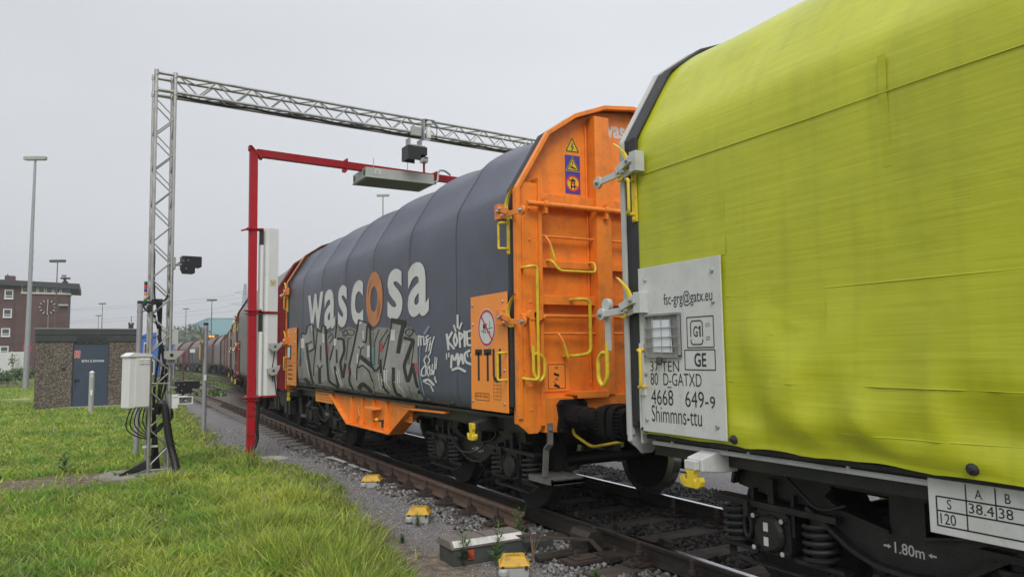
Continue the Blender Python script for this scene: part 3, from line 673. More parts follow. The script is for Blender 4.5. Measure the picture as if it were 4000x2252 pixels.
bo = empty('bollard_light', on_z(228, 1038, GZ), 0, 'grey bollard light with white top in front of the hut door', 'bollard')
m = MB(); m.tube([(0, 0, 0), (0, 0, 1.36)], .085, 14); m.build('shaft', M['grey_box'], bo, smooth=40)
m = MB(); m.lathe([(.087, 1.36), (.08, 1.40), (.05, 1.44), (.005, 1.46)], (0, 0, 0), 'z', 14); m.build('cap', M['white_print'], bo, smooth=True)
m = MB(); m.bx(-.03, .03, -.092, -.082, .62, .80); m.build('label_plate', M['paper'], bo); m = MB(); m.bx(-.03, .03, -.092, -.082, 1.24, 1.32); m.build('lamp_window', M['white_print'], bo)

# ------------------------------------------------------------------ lamp masts
def lamp_mast(xt, yt, d, base_r, head, label, dark=False):
    """a mast whose head shows at xt,yt, standing at distance y=d"""
    top = on_y(xt, yt, d); r = empty('lamp_mast', (top.x, d, GZ), 0, label, 'lamp mast', 'tall lamp masts in the yard'); h = top.z-GZ
    mm = M['galv'] if not dark else M['grey_dark']
    m = MB(); m.tube([(0, 0, 0), (0, 0, h*.35), (0, 0, h)], [base_r, base_r*.8, base_r*.42], 12); m.build('mast', mm, r, smooth=40)
    m = MB(); m.obox((0, 0, h), head, .30, head*.16, Matrix.Rotation(-.5, 3, 'Z')); m.build('lamp_head', M['grey_dark'] if dark else M['grey_box'], r, bevel=.02)
    m = MB(); m.obox((0, 0, h-head*.085), head*.9, .24, .02, Matrix.Rotation(-.5, 3, 'Z')); m.build('lamp_glass', M['offwhite'], r)
    return r
lm = lamp_mast(89, 398, 54.7, .17, 1.35, 'tall galvanised lamp mast left of the hut, nearest of the lamp masts')
lamp_mast(145, 656, 88, .10, 1.55, 'dark lamp mast in front of the clock building', True)
lamp_mast(258, 763, 160, .12, 1.3, 'lamp mast above the hut roof, the taller of the pair there', True)
lamp_mast(248, 793, 205, .12, 1.3, 'short looking lamp mast above the hut roof, lower of the pair', True)
lamp_mast(468, 776, 180, .13, 1.3, 'thin lamp mast right of the truss mast, left of the teal works', True)
lamp_mast(533, 754, 150, .14, 1.9, 'lamp mast standing before the teal works', True)
lamp_mast(963, 491, 60, .13, 1.05, 'lamp mast rising behind the slate wagon roof')
lamp_mast(428, 800, 260, .1, 1.2, 'faint lamp mast seen through the truss mast', True)

# ------------------------------------------------------------------ clock building
bc = on_y(165, 905, 104); BDIST = float(np.dot(np.array(bc)-np.array([0, 0, CAM_H]), CAM_R[:, 2])); PXM = FPX/S/BDIST
bld = empty('clock_building', (bc.x, bc.y, .4), 0, 'dark brick office block with a wall clock on the far left', 'building')
def bu(x): return on_y(x, 780, 104).x-bc.x
def bz(y): return on_y(100, y, 104).z-.4
def brick_mat():
    m = bpy.data.materials.new('dark_brick'); m.use_nodes = True; nt = m.node_tree; N = nt.nodes; K = nt.links.new; b = N['Principled BSDF']; b.inputs['Roughness'].default_value = .9
    tc = N.new('ShaderNodeTexCoord'); mp = N.new('ShaderNodeMapping'); mp.inputs['Rotation'].default_value = (PI/2, 0, 0); K(tc.outputs['Object'], mp.inputs[0])
    br_ = N.new('ShaderNodeTexBrick'); br_.inputs['Scale'].default_value = 4; br_.inputs['Color1'].default_value = (.085, .045, .040, 1); br_.inputs['Color2'].default_value = (.11, .055, .047, 1); br_.inputs['Mortar'].default_value = (.10, .085, .078, 1); br_.inputs['Mortar Size'].default_value = .012
    K(mp.outputs[0], br_.inputs['Vector']); no = N.new('ShaderNodeTexNoise'); no.inputs['Scale'].default_value = .5; no.inputs['Detail'].default_value = 5; K(tc.outputs['Object'], no.inputs['Vector'])
    mx = N.new('ShaderNodeMix'); mx.data_type = 'RGBA'; mx.blend_type = 'MULTIPLY'; mx.inputs[0].default_value = .6; K(br_.outputs[0], mx.inputs[6]); r = N.new('ShaderNodeMapRange'); r.inputs[1].default_value = .3; r.inputs[2].default_value = .7; r.inputs[3].default_value = .5; r.inputs[4].default_value = 1.3; K(no.outputs['Fac'], r.inputs[0]); K(r.outputs[0], mx.inputs[7]); K(mx.outputs[2], b.inputs['Base Color'])
    return m
M['brick'] = brick_mat()
zr = bz(712)
m = MB(); m.bx(bu(-130), 0, 0, 9, -.6, zr); m.bx(bu(32)-.02, bu(36), -.06, 0, -.6, zr); m.build('wall', M['brick'], bld)
m = MB(); m.prism([(bu(-140), bz(715)), (bu(-140), bz(703)), (bu(198), bz(711)), (bu(198), bz(725)), (bu(198)-.2, bz(725))], 'y', -.55, 9.6); rfo = m.build('roof', mat('dark_roof', (.035, .038, .042), .6, var=.15), bld, bevel=.03)
m = MB(); m.bx(bu(3), bu(29), 2, 3.2, bz(703), bz(691)); m.bx(bu(8), bu(11), 2.2, 2.6, bz(691), bz(687)); m.build('chimney', M['brick'], rfo)
m = MB(); m.tube([(bu(66), 2, bz(705)), (bu(69), 2, bz(600))], .045, 6)
for y in (632, 652, 676): m.tube([(bu(67.5), 2, bz(y)), (bu(75), 2, bz(y-1))], .03, 6); m.tube([(bu(75), 2, bz(y)), (bu(75.3), 2, bz(y-10))], .025, 6)
m.build('antenna_mast', M['galv'], rfo)
m = MB(); cx_ = bu(160); m.bx(cx_-.3, cx_+.3, 1, 1.5, bz(707), bz(703)); m.tube([(cx_, 1.2, bz(704)), (cx_-.1, 1.2, bz(692))], .16, 8); m.bx(cx_-.5, cx_+.55, 1.0, 1.35, bz(697), bz(693)); m.bx(cx_-.4, cx_+.1, 1.05, 1.3, bz(690), bz(687)); m.build('surveillance_head', M['rubber'], rfo)
def window(u0, u1, z0, z1, frame, open_=False):
    m = MB(); t = .11; m.bx(u0, u1, -.06, .02, z0, z0+t); m.bx(u0, u1, -.06, .02, z1-t, z1); m.bx(u0, u0+t, -.06, .02, z0+t, z1-t); m.bx(u1-t, u1, -.06, .02, z0+t, z1-t)
    if not open_: m.bx(u0+t, u1-t, -.05, .02, z0+(z1-z0)*.28, z0+(z1-z0)*.36)
    w = m.build('window', frame, bld); m = MB(); m.bx(u0+t, u1-t, -.025, -.005, z0+t, z1-t); m.build('pane', M['glass'], w); m = MB(); m.bx(u0-.05, u1+.05, -.12, -.003, z0-.07, z0-.004); m.build('sill', M['offwhite'], w)
for (x0, x1, y0, y1) in ((9.5, 32, 730, 752), (8, 30, 777, 798), (5.5, 28, 825, 845), (4.5, 26, 869, 888)): window(bu(x0), bu(x1), bz(y1), bz(y0), M['offwhite'])
M['cream'] = mat('cream_paint', (.55, .53, .44), .6, var=.06)
for i, (x0, x1) in enumerate(((52, 72), (74, 92), (93, 111), (113, 131), (132, 150), (151, 166))): window(bu(x0), bu(x1), bz(737), bz(714.5), M['cream'], True)
m = MB(); m.bx(bu(166)-.1, .25, -.1, 2.6, bz(738), bz(713)); m.build('corner_glazing', M['glass'], bld)
for y in (737.5, 714): m = MB(); m.bx(bu(51), .30, -.14, 2.7, bz(y)-.07, bz(y)+.07); m.build('glazing_bar', M['cream'], bld)
ck = MB(); cu, cz2, cr = bu(119.5), bz(771.5), 16/PXM
m = MB(); m.tube([(cu+cr*math.cos(a), -.06, cz2+cr*math.sin(a)) for a in [2*PI*i/40 for i in range(40)]], .035, 6, True); clock = m.build('clock', M['rubber'], bld)
for i in range(12):
    a = 2*PI*i/12; m = MB(); m.bar((cu+cr*.84*math.cos(a), -.09, cz2+cr*.84*math.sin(a)), (cu+cr*1.16*math.cos(a), -.09, cz2+cr*1.16*math.sin(a)), .09, .14, (0, 1, 0)); m.build('hour_mark', M['cream'], clock)
for an, ln, w_ in ((88, .95, .10), (268, .75, .13)): m = MB(); a = math.radians(an); m.bar((cu, -.12, cz2), (cu+cr*ln*math.cos(a), -.12, cz2+cr*ln*math.sin(a)), .06, w_, (0, 1, 0)); m.build('clock_hand', M['cream'], clock)
m = MB(); m.tube([(bu(122), -.05, bz(790)), (bu(122), -.05, bz(870))], .03, 6); m.build('cable_duct', M['grey_box'], bld)
m = MB(); m.bx(bu(168), bu(171), .3, .8, bz(742), bz(734)); m.tube([(.1, .5, bz(750)), (bu(170), .5, bz(750)), (bu(170), .5, bz(740))], .04, 6); m.build('wall_floodlight', M['rubber'], bld)
m = MB(); m.bx(bu(147), .06, -.5, -.02, bz(768), bz(764)); m.build('canopy', M['grey_box'], bld)
m = MB(); m.bx(bu(-5), bu(95), -3.2, -.02, bz(905), bz(888)) if False else m.bx(bu(76), bu(95), -1.5, -.02, -.6, bz(886)); m.build('annex', M['brick'], bld)

# fence, bush and no-stopping sign on the left
fa, fb2 = on_y(-60, 900, 78), on_y(62, 900, 70)
fen = empty('panel_fence', (fa.x, fa.y, .55), math.atan2(fb2.y-fa.y, fb2.x-fa.x), 'white corrugated panel fence at the far left', 'fence'); fl_ = (Vector((fb2.x, fb2.y))-Vector((fa.x, fa.y))).length
n = 4
for i in range(n):
    m = MB(); x0, x1 = fl_*i/n, fl_*(i+1)/n-.06; k = 12
    for j in range(k): a = x0+(x1-x0)*j/k; m.bx(a, a+(x1-x0)/k*.62, -.03, .03, -.3, 1.85); m.bx(a+(x1-x0)/k*.62, a+(x1-x0)/k, .012, .03, -.3, 1.83)
    m.build('fence_panel', M['offwhite'], fen); m = MB(); m.bx(x1, x1+.06, -.05, .05, -.5, 1.9); m.build('fence_post', M['offwhite'], fen)
def leaf_cloud(mb, c, rad, n, size, seed):
    rr = np.random.default_rng(seed)
    for _ in range(n):
        v = rr.normal(0, 1, 3); v /= np.linalg.norm(v); r = rr.random()**.4; lump = .72+.45*noise.noise(Vector(v*1.8)+Vector((seed, 0, 0)))
        p = Vector((c[0]+v[0]*r*rad[0]*lump, c[1]+v[1]*r*rad[1]*lump, c[2]+v[2]*r*rad[2]*lump)); a = Vector(rr.normal(0, 1, 3)).normalized(); b = a.orthogonal().normalized(); s_ = size*rr.uniform(.6, 1.3)
        mb.add([p, p+a*s_*.5+b*s_*.3, p+a*s_, p+a*s_*.5-b*s_*.3], [(0, 1, 2, 3)])
M['foliage'] = mat('foliage_green', (.055, .11, .03), .6, var=.35, scale=.9); M['foliage_far'] = mat('foliage_far', (.07, .11, .06), .7, var=.3, scale=.3)
def shrub(xd, yd, d, rad, label, n=700, size=.16, zb=None, seed=0, mk='foliage', name='shrub', cat='shrub'):
    p = on_y(xd, yd, d); r = empty(name, (p.x, p.y, p.z-rad[2]*.9), 0, label, cat)
    m = MB(); leaf_cloud(m, (0, 0, rad[2]*.9), rad, n, size, seed); m.build('foliage' if cat == 'shrub' else 'crown', M[mk], r, fix=False)
    m = MB(); m.tube([(0, 0, -.3), (0.05, 0, rad[2]*.5), (.0, .05, rad[2]*1.1)], [.05*rad[2], .035*rad[2], .01*rad[2]], 6)
    for a in (0, 2, 4): m.tube([(0, 0, rad[2]*.4), (rad[0]*.5*math.cos(a), rad[1]*.5*math.sin(a), rad[2])], [.03*rad[2], .008*rad[2]], 5)
    m.build('stem' if cat == 'shrub' else 'trunk', M['dry'] if cat == 'shrub' else M['wood'], r); return r
shrub(20, 944, 66, (1.9, 1.0, .75), 'low bramble bush spreading along the white fence', seed=2)
shrub(58, 938, 64, (1.3, .8, .6), 'bramble bush between white fence and tall lamp mast', seed=3)
shrub(-12, 950, 66, (1.5, 1.0, .6), 'bramble bush at the left picture edge under the fence', seed=4)
shrub(32, 905, 70.5, (.5, .2, .8), 'thin ivy hanging over the white fence', 50, .2, seed=5)
sgn = empty('no_stopping_sign', (-5, 60, .1), 0, 'round blue and red no-stopping sign behind the lamp mast', 'sign'); q = on_y(69, 875, sgn.location.y); sh = q.z-.1; sgn.location.x = q.x
m = MB(); m.tube([(0, 0, 0), (0, 0, sh+.4)], .03, 8); m.build('pole', M['galv'], sgn)
def disc(mb, r0, y): mb.lathe([(r0, 0), (r0, .004)], (0, y, sh), 'y', 28)
SR = .27
m = MB(); m.prism([(SR*math.cos(2*PI*i/28), sh+SR*math.sin(2*PI*i/28)) for i in range(28)], 'y', -.045, -.035); o = m.build('rim', M['red_print'], sgn)
m = MB(); m.prism([(SR*.78*math.cos(2*PI*i/28), sh+SR*.78*math.sin(2*PI*i/28)) for i in range(28)], 'y', -.049, -.046); m.build('face', mat('sign_blue', (.03, .06, .38), .5), sgn)
m = MB(); m.bar((-.24, -.052, sh+.24), (.24, -.052, sh-.24), .004, .09, (1, 0, 1)); m.build('slash', M['red_print'], sgn)
sgn.rotation_euler = (0, 0, -.2)
for nm, p0, p1_, w_ in (('paved_path', (-8.5, 47), (-3.2, 51), 1.4), ('paved_path', (-3.2, 38), (-2.5, 52), 1.0)):
    a, b = Vector(p0), Vector(p1_); d = (b-a).normalized(); nn = Vector((-d.y, d.x))*w_/2; m = MB(); m.prism([tuple(a+nn), tuple(b+nn), tuple(b-nn), tuple(a-nn)], 'z', GZ-.05, GZ+.035); tag(m.build(nm, M['concrete']), 'narrow paved path across the lawn', None, None, 'structure')
q = on_z(55, 1008, GZ); m = MB(); m.bx(-.9, .9, -.25, .25, 0, .10); o = m.build('concrete_cover', M['concrete'], bevel=.01); o.location = q; o.rotation_euler = (0, 0, -.3); tag(o, 'flat concrete cover slab in the grass left of the hut', 'slab')

# ------------------------------------------------------------------ blue shed, grey hoarding, teal works, trees, pylon
def at_depth(x, y, d): return on_y(x, y, d)
M['blue'] = mat('blue_cladding', (.03, .14, .50), .5, var=.08); M['teal'] = mat('teal_cladding', (.20, .38, .44), .55, var=.05, streak=.12)
def far_box(name, x0, x1, yt, d, dep, m_, label, gable=False, parts=None, cat='building', zb=GZ):
    a, b = at_depth(x0, yt, d), at_depth(x1, yt, d); r = empty(name, (a.x, a.y, zb), 0, label, cat); w = b.x-a.x; h = a.z-zb
    m = MB(); m.bx(0, w, 0, dep, 0, h); m.build('wall', m_, r)
    m = MB()
    if gable: m.prism([(-.2, h), (w+.2, h), (w*.75, h+w*.22), (w*.3, h+w*.22)], 'y', -.2, dep+.2)
    else: m.bx(-.15, w+.15, -.15, dep+.15, h, h+.25)
    m.build('roof', m_, r); return r, w, h
r, w, h = far_box('blue_shed', 356, 408, 846, 96, 6, M['blue'], 'bright blue gabled shed behind the truss mast', True)
m = MB(); m.bx(w*.12, w*.5, -.06, 0, h*.55, h*.85); o = m.build('window', M['offwhite'], r); m = MB(); m.bx(w*.15, w*.47, -.09, -.06, h*.58, h*.82); m.build('pane', M['glass'], o)
m = MB(); m.bx(-.4, w*.6, -2.2, -2.1, 0, h*.42); o = m.build('cream_stand', M['cream'], r)
for i in range(5): m = MB(); m.bx(w*.06+i*.42, w*.06+i*.42+.2, -2.24, -2.2, h*.08, h*.38); m.build('slot', M['rubber'], o)
bdp = on_y(424, 890, 70); hb_ = empty('grey_hoarding', (bdp.x, 70, GZ), -.3, 'back of a large grey sign board seen through the truss mast', 'board')
m = MB(); m.bx(-1.0, .75, -.05, .05, on_y(424, 866, 70).z-GZ, on_y(424, 828, 70).z-GZ); m.build('board', M['grey_box'], hb_, bevel=.01)
for x in (-.6, .4): m = MB(); m.tube([(x, .1, 0), (x, .1, on_y(424, 828, 70).z-GZ-.1)], .06, 8); m.build('post', M['galv'], hb_)
bl2, w, h = far_box('blue_vehicle', 416, 436, 868, 110, 5, M['blue'], 'blue cab showing low behind the truss mast', cat='vehicle')
m = MB(); m.bx(w*.1, w*.45, -.04, 0, h*.62, h*.9); m.bx(w*.55, w*.9, -.04, 0, h*.62, h*.9); m.build('window', M['glass'], bl2)
m = MB(); m.bx(-.1, w+.1, -.12, 0, 0, h*.25); m.build('bumper', M['rubber'], bl2)
tw, w, h = far_box('teal_works', 525, 640, 800, 300, 40, M['teal'], 'taller pale teal factory hall beyond the train')
for i in range(4):
    for j in range(3): m = MB(); m.bx(w*.1+i*w*.14, w*.2+i*w*.14, -.1, 0, h*.35+j*h*.14, h*.35+j*h*.14+h*.09); m.build('cladding_panel', mat('teal_panel', (.17, .36, .43), .5, var=.04) if i+j == 0 else bpy.data.materials['teal_panel'], tw)
t2, w, h = far_box('teal_works', 497, 526, 812, 310, 30, M['teal'], 'lower pale teal factory hall left of the taller one')
m = MB(); m.bx(w*.7, w*.85, -.3, 0, h*.7, h*.82); m.build('wall_unit', M['offwhite'], t2)
m = MB(); m.prism([(-1.5, 0), (w*.6, 0), (w*.6, h*.5), (w*.2, h*.4)], 'y', -6, -.3); m.build('lean_to', M['blue'], t2)
led = empty('led_display', at_depth(531, 846, 120), 0, 'dark electronic display with amber digits above the far wagons', 'display')
m = MB(); m.bx(-.9, 1.1, -.1, .1, -.3, .35); m.build('housing', M['grey_dark'], led); m = MB(); m.tube([(0, .15, -5.5), (0, .15, .3)], .07, 8); m.build('pole', M['grey_dark'], led)
m = MB(); put_text(m, '999', lambda u, v: (-.75+u, -.11, -.18+v), 0, 0, w=1.2, h=.4, bold=.02); m.build('digits', mat('amber_led', (.8, .35, .02), .5, emit=(1, .45, .06, .8)), led)
for i, (xd, yd, d, rx, rz_) in enumerate(((448, 866, 240, 6, 4), (462, 858, 250, 7, 5.5), (477, 855, 255, 7, 6), (490, 856, 250, 6, 5.5), (505, 868, 245, 6, 4.5), (436, 870, 260, 6, 4), (420, 872, 270, 7, 4), (700, 890, 330, 12, 8))):
    shrub(xd, yd, d, (rx, rx*.8, rz_), ['pale green tree at the left end of the far tree line', 'rounded tree second from the left in the far tree line', 'tallest tree of the far tree line left of the teal works', 'tree just left of the teal works', 'tree standing before the lower teal works', 'low tree behind the truss mast', 'low tree left inside the truss mast view', 'tree hidden mostly behind the wagons'][i], 420, 1.5, seed=20+i, mk='foliage_far', name='tree', cat='tree')
py_ = empty('power_pylon', (on_y(615, 800, 560).x, 560, GZ), .4, 'pale lattice power pylon behind the wagons', 'pylon'); ph = on_y(615, 713, 560).z-GZ; M['pylon'] = mat('pylon_steel', (.20, .23, .26), .5, .2, var=.05)
def lev(t): return 4.2*(1-t)**1.3+.5
m = MB()
for sx, sy in ((-1, -1), (1, -1), (1, 1), (-1, 1)): m.tube([(sx*lev(t), sy*lev(t), ph*t) for t in (0, .3, .6, 1)], .22, 5)
m.build('leg', M['pylon'], py_)
m = MB()
for i in range(12):
    t0_, t1_ = i/12, (i+1)/12
    for k in range(4):
        c = [(-1, -1), (1, -1), (1, 1), (-1, 1)]; a, b = c[k], c[(k+1) % 4]
        m.tube([(a[0]*lev(t0_), a[1]*lev(t0_), ph*t0_), (b[0]*lev(t1_), b[1]*lev(t1_), ph*t1_)], .13, 4); m.tube([(b[0]*lev(t0_), b[1]*lev(t0_), ph*t0_), (a[0]*lev(t1_), a[1]*lev(t1_), ph*t1_)], .13, 4)
m.build('lattice', M['pylon'], py_)
arms = [(.56, 9), (.72, 11.5), (.87, 8)]
for t, ln in arms:
    m = MB()
    for s_ in (-1, 1): m.tube([(0, 0, ph*t), (s_*ln, 0, ph*t+.4)], .2, 4); m.tube([(0, 0, ph*t+2.4), (s_*ln, 0, ph*t+.4)], .16, 4); m.tube([(s_*ln*.5, 0, ph*t), (s_*ln*.5, 0, ph*t+1.4)], .1, 4)
    m.build('cross_arm', M['pylon'], py_)
M['wire'] = mat('power_wire', (.13, .14, .16), .6, var=.05); wi = 0
for t, ln in arms:
    for s_ in (-1, 1):
        a = py_.matrix_basis @ Vector((s_*ln, 0, ph*t-1.2)); a = Vector(py_.location)+Matrix.Rotation(.4, 3, 'Z') @ Vector((s_*ln, 0, ph*t-1.2)); b = Vector((-235+s_*8, 600, ph*t+2)); 
        m = MB(); m.tube([a.lerp(b, u)-Vector((0, 0, 14*4*u*(1-u))) for u in [i/24 for i in range(25)]], .11, 4)
        o = m.build('power_line', M['wire']); tag(o, f"overhead power line on the {['lowest', 'middle', 'top'][wi//2]} arm of the pylon, {'left' if s_ < 0 else 'right'} side", 'power line', 'power lines on the pylon'); wi += 1
# small posts in the yard
for (xd, yb, yt, d, col, lab) in ((462, 953, 880, 62, 'wine', 'thin dark red marker post in the grass right of the truss mast'), (484, 905, 880, 85, 'galv', 'small post with white number plate before the far wagons')):
    a = on_y(xd, yt, d); r = empty('marker_post', (a.x, d, GZ), 0, lab, 'post'); m = MB(); m.tube([(0, 0, 0), (0, 0, a.z-GZ)], .06, 8); m.build('pole', M['grey_dark'] if col == 'galv' else mat('dark_red_post', (.12, .02, .025), .5), r)
    m = MB(); m.bx(-.25, .25, -.1, -.07, a.z-GZ-.25, a.z-GZ+.12) if col == 'galv' else m.bx(-.12, .12, -.1, .1, a.z-GZ-.5, a.z-GZ); m.build('plate', M['white_print'] if col == 'galv' else M['wine'], r)
# ------------------------------------------------------------------ wagons (local: x across, near side x<0; y along the train; z from rail head)
WL, HW = 10.02, 1.45
OUT = [(-1.45, 3.20), (-1.09, 3.79), (-.75, 4.02), (-.38, 4.16), (0, 4.205), (.38, 4.16), (.75, 4.02), (1.09, 3.79), (1.45, 3.20)]

def tarp_mat(name, col, pale, streaks, rough=.5, wr=.25, panels=0.):
    g_ = sum(col)/3
    m = mat(name, col, rough, var=.10, scale=1.2, streak=streaks, dirt=[c*.50+g_*.02 for c in col], damt=.25, dscale=1.7, bump=0)
    nt = m.node_tree; N = nt.nodes; K = nt.links.new; b = N['Principled BSDF']; b.inputs['Specular IOR Level'].default_value = .5
    tc = N.new('ShaderNodeTexCoord')
    mp = N.new('ShaderNodeMapping'); mp.inputs['Scale'].default_value = (1, .06, 1.8); mp.inputs['Rotation'].default_value = (.05, 0, 0); K(tc.outputs['Object'], mp.inputs[0])
    n1 = N.new('ShaderNodeTexNoise'); n1.inputs['Scale'].default_value = 16; n1.inputs['Detail'].default_value = 4; K(mp.outputs[0], n1.inputs['Vector'])
    n2 = N.new('ShaderNodeTexNoise'); n2.inputs['Scale'].default_value = 1.3; n2.inputs['Detail'].default_value = 3; n2.inputs['Distortion'].default_value = 1.2; K(tc.outputs['Object'], n2.inputs['Vector'])
    ad = N.new('ShaderNodeMath'); ad.operation = 'MULTIPLY_ADD'; ad.inputs[1].default_value = 1.6; n1s = N.new('ShaderNodeMath'); n1s.operation = 'MULTIPLY'; n1s.inputs[1].default_value = .45; K(n1.outputs['Fac'], n1s.inputs[0]); K(n2.outputs['Fac'], ad.inputs[0]); K(n1s.outputs[0], ad.inputs[2])
    bp = N.new('ShaderNodeBump'); bp.inputs['Strength'].default_value = wr; bp.inputs['Distance'].default_value = .05; K(ad.outputs[0], bp.inputs['Height']); K(bp.outputs[0], b.inputs['Normal'])
    # thin pale scuffs running along the cloth, and a patchy sun-bleached tone
    old = b.inputs['Base Color'].links[0].from_socket
    mp2 = N.new('ShaderNodeMapping'); mp2.inputs['Scale'].default_value = (1, .035, 2.4); mp2.inputs['Rotation'].default_value = (.04, 0, 0); K(tc.outputs['Object'], mp2.inputs[0])
    n4 = N.new('ShaderNodeTexNoise'); n4.inputs['Scale'].default_value = 14; n4.inputs['Detail'].default_value = 3; K(mp2.outputs[0], n4.inputs['Vector'])
    r4 = N.new('ShaderNodeMapRange'); r4.inputs[1].default_value = .58; r4.inputs[2].default_value = .74; r4.inputs[4].default_value = pale; K(n4.outputs['Fac'], r4.inputs[0])
    mx = N.new('ShaderNodeMix'); mx.data_type = 'RGBA'; K(r4.outputs[0], mx.inputs[0]); K(old, mx.inputs[6]); mx.inputs[7].default_value = (*[min(1, c*1.35+.03) for c in col], 1)
    K(mx.outputs[2], b.inputs['Base Color'])
    return m
M['tarp_green'] = tarp_mat('lime_tarpaulin', (.45, .478, .018), .14, .24, .40, .13)
M['tarp_patch'] = tarp_mat('lime_tarpaulin_patch', (.435, .465, .012), .2, .2, .42, .10)
M['tarp_dark'] = tarp_mat('slate_tarpaulin', (.074, .082, .116), .06, .18, .42, .04)
M['tarp_seam'] = tarp_mat('slate_tarpaulin_seam', (.085, .094, .128), .05, .15, .4, .05)
def far_tarp(n, c): 
    M[n] = tarp_mat(n, c, .4, .6, .55, .3); return M[n]
far_tarp('tarp_grey', (.21, .20, .195)); far_tarp('tarp_maroon', (.15, .105, .095)); far_tarp('tarp_pinkgrey', (.24, .20, .185)); far_tarp('tarp_brown', (.18, .14, .12)); M['far_end'] = mat('brown_red_wagon_end', (.105, .045, .038), .6, var=.2)

def prof_half():
    p = [(-1.30, 1.005), (-1.375, 1.04), (-1.415, 1.12), (-1.43, 1.25), (-1.432, 1.6), (-1.432, 2.0), (-1.432, 2.5), (-1.430, 2.95), (-1.415, 3.12), (-1.385, 3.23), (-1.30, 3.38), (-1.17, 3.60), (-1.06, 3.76),
         (-.93, 3.875), (-.73, 3.995), (-.38, 4.13), (0, 4.175)]
    q = smooth_path([(a, b, 0) for a, b in p], 3)
    return [(v.x, v.y) for v in q]
PH = prof_half(); PROF = PH + [(-x, z) for x, z in PH[-2::-1]]
def hump(y, n):  # 0 on a hoop, 1 midway between hoops
    return abs(math.sin(PI*n*y/WL))
def fold(style, y, z):
    """outward displacement of the side of a tarpaulin"""
    if style == 'green':
        low = max(0, min(1, (1.9-z)/.6)); v = .030*noise.noise(Vector((y*.55, z*.9, 3)))+.012*noise.noise(Vector((y*2.2, z*.5, 33)))+.004*noise.noise(Vector((y*.8, z*6+y*.9, 8)))
        cr = 1-abs(noise.noise(Vector((y*1.1+z*1.2, z*1.5-y*1.3, 14)))); v += low*.034*cr**7
        cr = 1-abs(noise.noise(Vector((y*1.9-z*.8, z*2.6+y*.6, 24)))); v += low*.018*cr**8
        v += low*.055*noise.noise(Vector((y*1.6+z*1.9, z*3.2-y*1.7, 9))) + low*.022*noise.noise(Vector((y*3.4+z*2, z*4.5-y*2, 2)))
        v += .016*math.exp(-(((z-1.08)-(1.15-(y-8.05))*.55)/.07)**2)*(1 if 7.1 < y < 8.7 else .3)*low
        v += .006*math.exp(-((z-2.92)/.05)**2)
        v = v*max(.3, min(1, (z-.98)/.22)) - .012*max(0, min(1, (1.15-z)/.12)); k = max(0, min(1, (WL-1.02-y)/.25)); return v*k+min(v, .004)*(1-k)
    v = .006*noise.noise(Vector((y*.6, z*.8, 5)))-.006*hump(y, 7)
    if z < 1.45: v += .012*noise.noise(Vector((y*.9, z*5, 1)))*min(1, (1.45-z)/.25)
    return v
def side_x(style, y, z):
    x = -1.432
    if z < 1.25 and style != 'green':
        for i in range(len(PH)-1):
            if PH[i][1] <= z <= PH[i+1][1] and PH[i+1][1] > PH[i][1]:
                t = (z-PH[i][1])/(PH[i+1][1]-PH[i][1]); x = PH[i][0]*(1-t)+PH[i+1][0]*t; break
    return x-fold(style, y, z)

def build_tarp(root, style, m, ny=150, wall=.17):
    n = len(PROF); nr = []
    for i in range(n):
        a = PROF[max(i-1, 0)]; b = PROF[min(i+1, n-1)]; t = Vector((b[0]-a[0], b[1]-a[1])).normalized(); nr.append((-t.y, t.x))
    y0, y1 = wall, WL-wall
    vs_ = []; fs = []
    for j in range(ny):
        y = y0+(y1-y0)*j/(ny-1)
        for i in range(n):
            x, z = PROF[i]
            if style == 'green' and z < 1.26: x = math.copysign(1.432, x); z = 1.015+(z-1.005)*(1.25-1.015)/(1.25-1.005)
            up = max(0, min(1, (z-2.9)/.6))
            if style == 'green':
                d = -.016*up*hump(y, 6)**.7+up*.016*noise.noise(Vector((y*2.2+x*1.5, x*2.5+z, 4)))*max(0, noise.noise(Vector((y*.5, 1, 1)))+.4)
            else:
                d = -.055*up*hump(y, 7)**.75+up*.006*noise.noise(Vector((y*1.7, x*2+z*2, 4)))
            side = 1-up
            d += side*fold(style, y if x < 0 else y+31, z)
            vs_.append((x+nr[i][0]*d, y, z+nr[i][1]*d))
    for j in range(ny-1):
        for i in range(n-1): fs.append((j*n+i, j*n+i+1, (j+1)*n+i+1, (j+1)*n+i))
    mb = MB(); mb.add(vs_, fs); o = mb.build('tarpaulin', m, root, smooth=True)
    return o

def outline_rim(t0, t1, w, inset, zb, ey):
    mb = MB(); P = [(-1.45+inset, zb), (-1.45+inset, 3.20-inset*.3)]+[(x*(1-inset/1.45), z-inset) for x, z in OUT[1:-1]]+[(1.45-inset, 3.20-inset*.3), (1.45-inset, zb)]
    n = len(P)
    for i in range(n-1):
        p, q = Vector(P[i]), Vector(P[i+1])
        def nv(k):
            a, b = Vector(P[max(k-1, 0)]), Vector(P[min(k+1, n-1)]); d1 = (Vector(P[k])-a) if k else (b-Vector(P[k])); d2 = (b-Vector(P[k])) if k < n-1 else d1
            d = (d1.normalized()+d2.normalized()).normalized(); return Vector((d.y, -d.x))
        a2, b2 = p+nv(i)*w, q+nv(i+1)*w
        vs_ = [(p.x, ey(t0), p.y), (q.x, ey(t0), q.y), (b2.x, ey(t0), b2.y), (a2.x, ey(t0), a2.y), (p.x, ey(t1), p.y), (q.x, ey(t1), q.y), (b2.x, ey(t1), b2.y), (a2.x, ey(t1), a2.y)]
        mb.add(vs_, [(0,1,2,3), (7,6,5,4), (0,4,5,1), (2,6,7,3)]+([(0,3,7,4)] if i == 0 else [])+([(1,5,6,2)] if i == n-2 else []))
    return mb

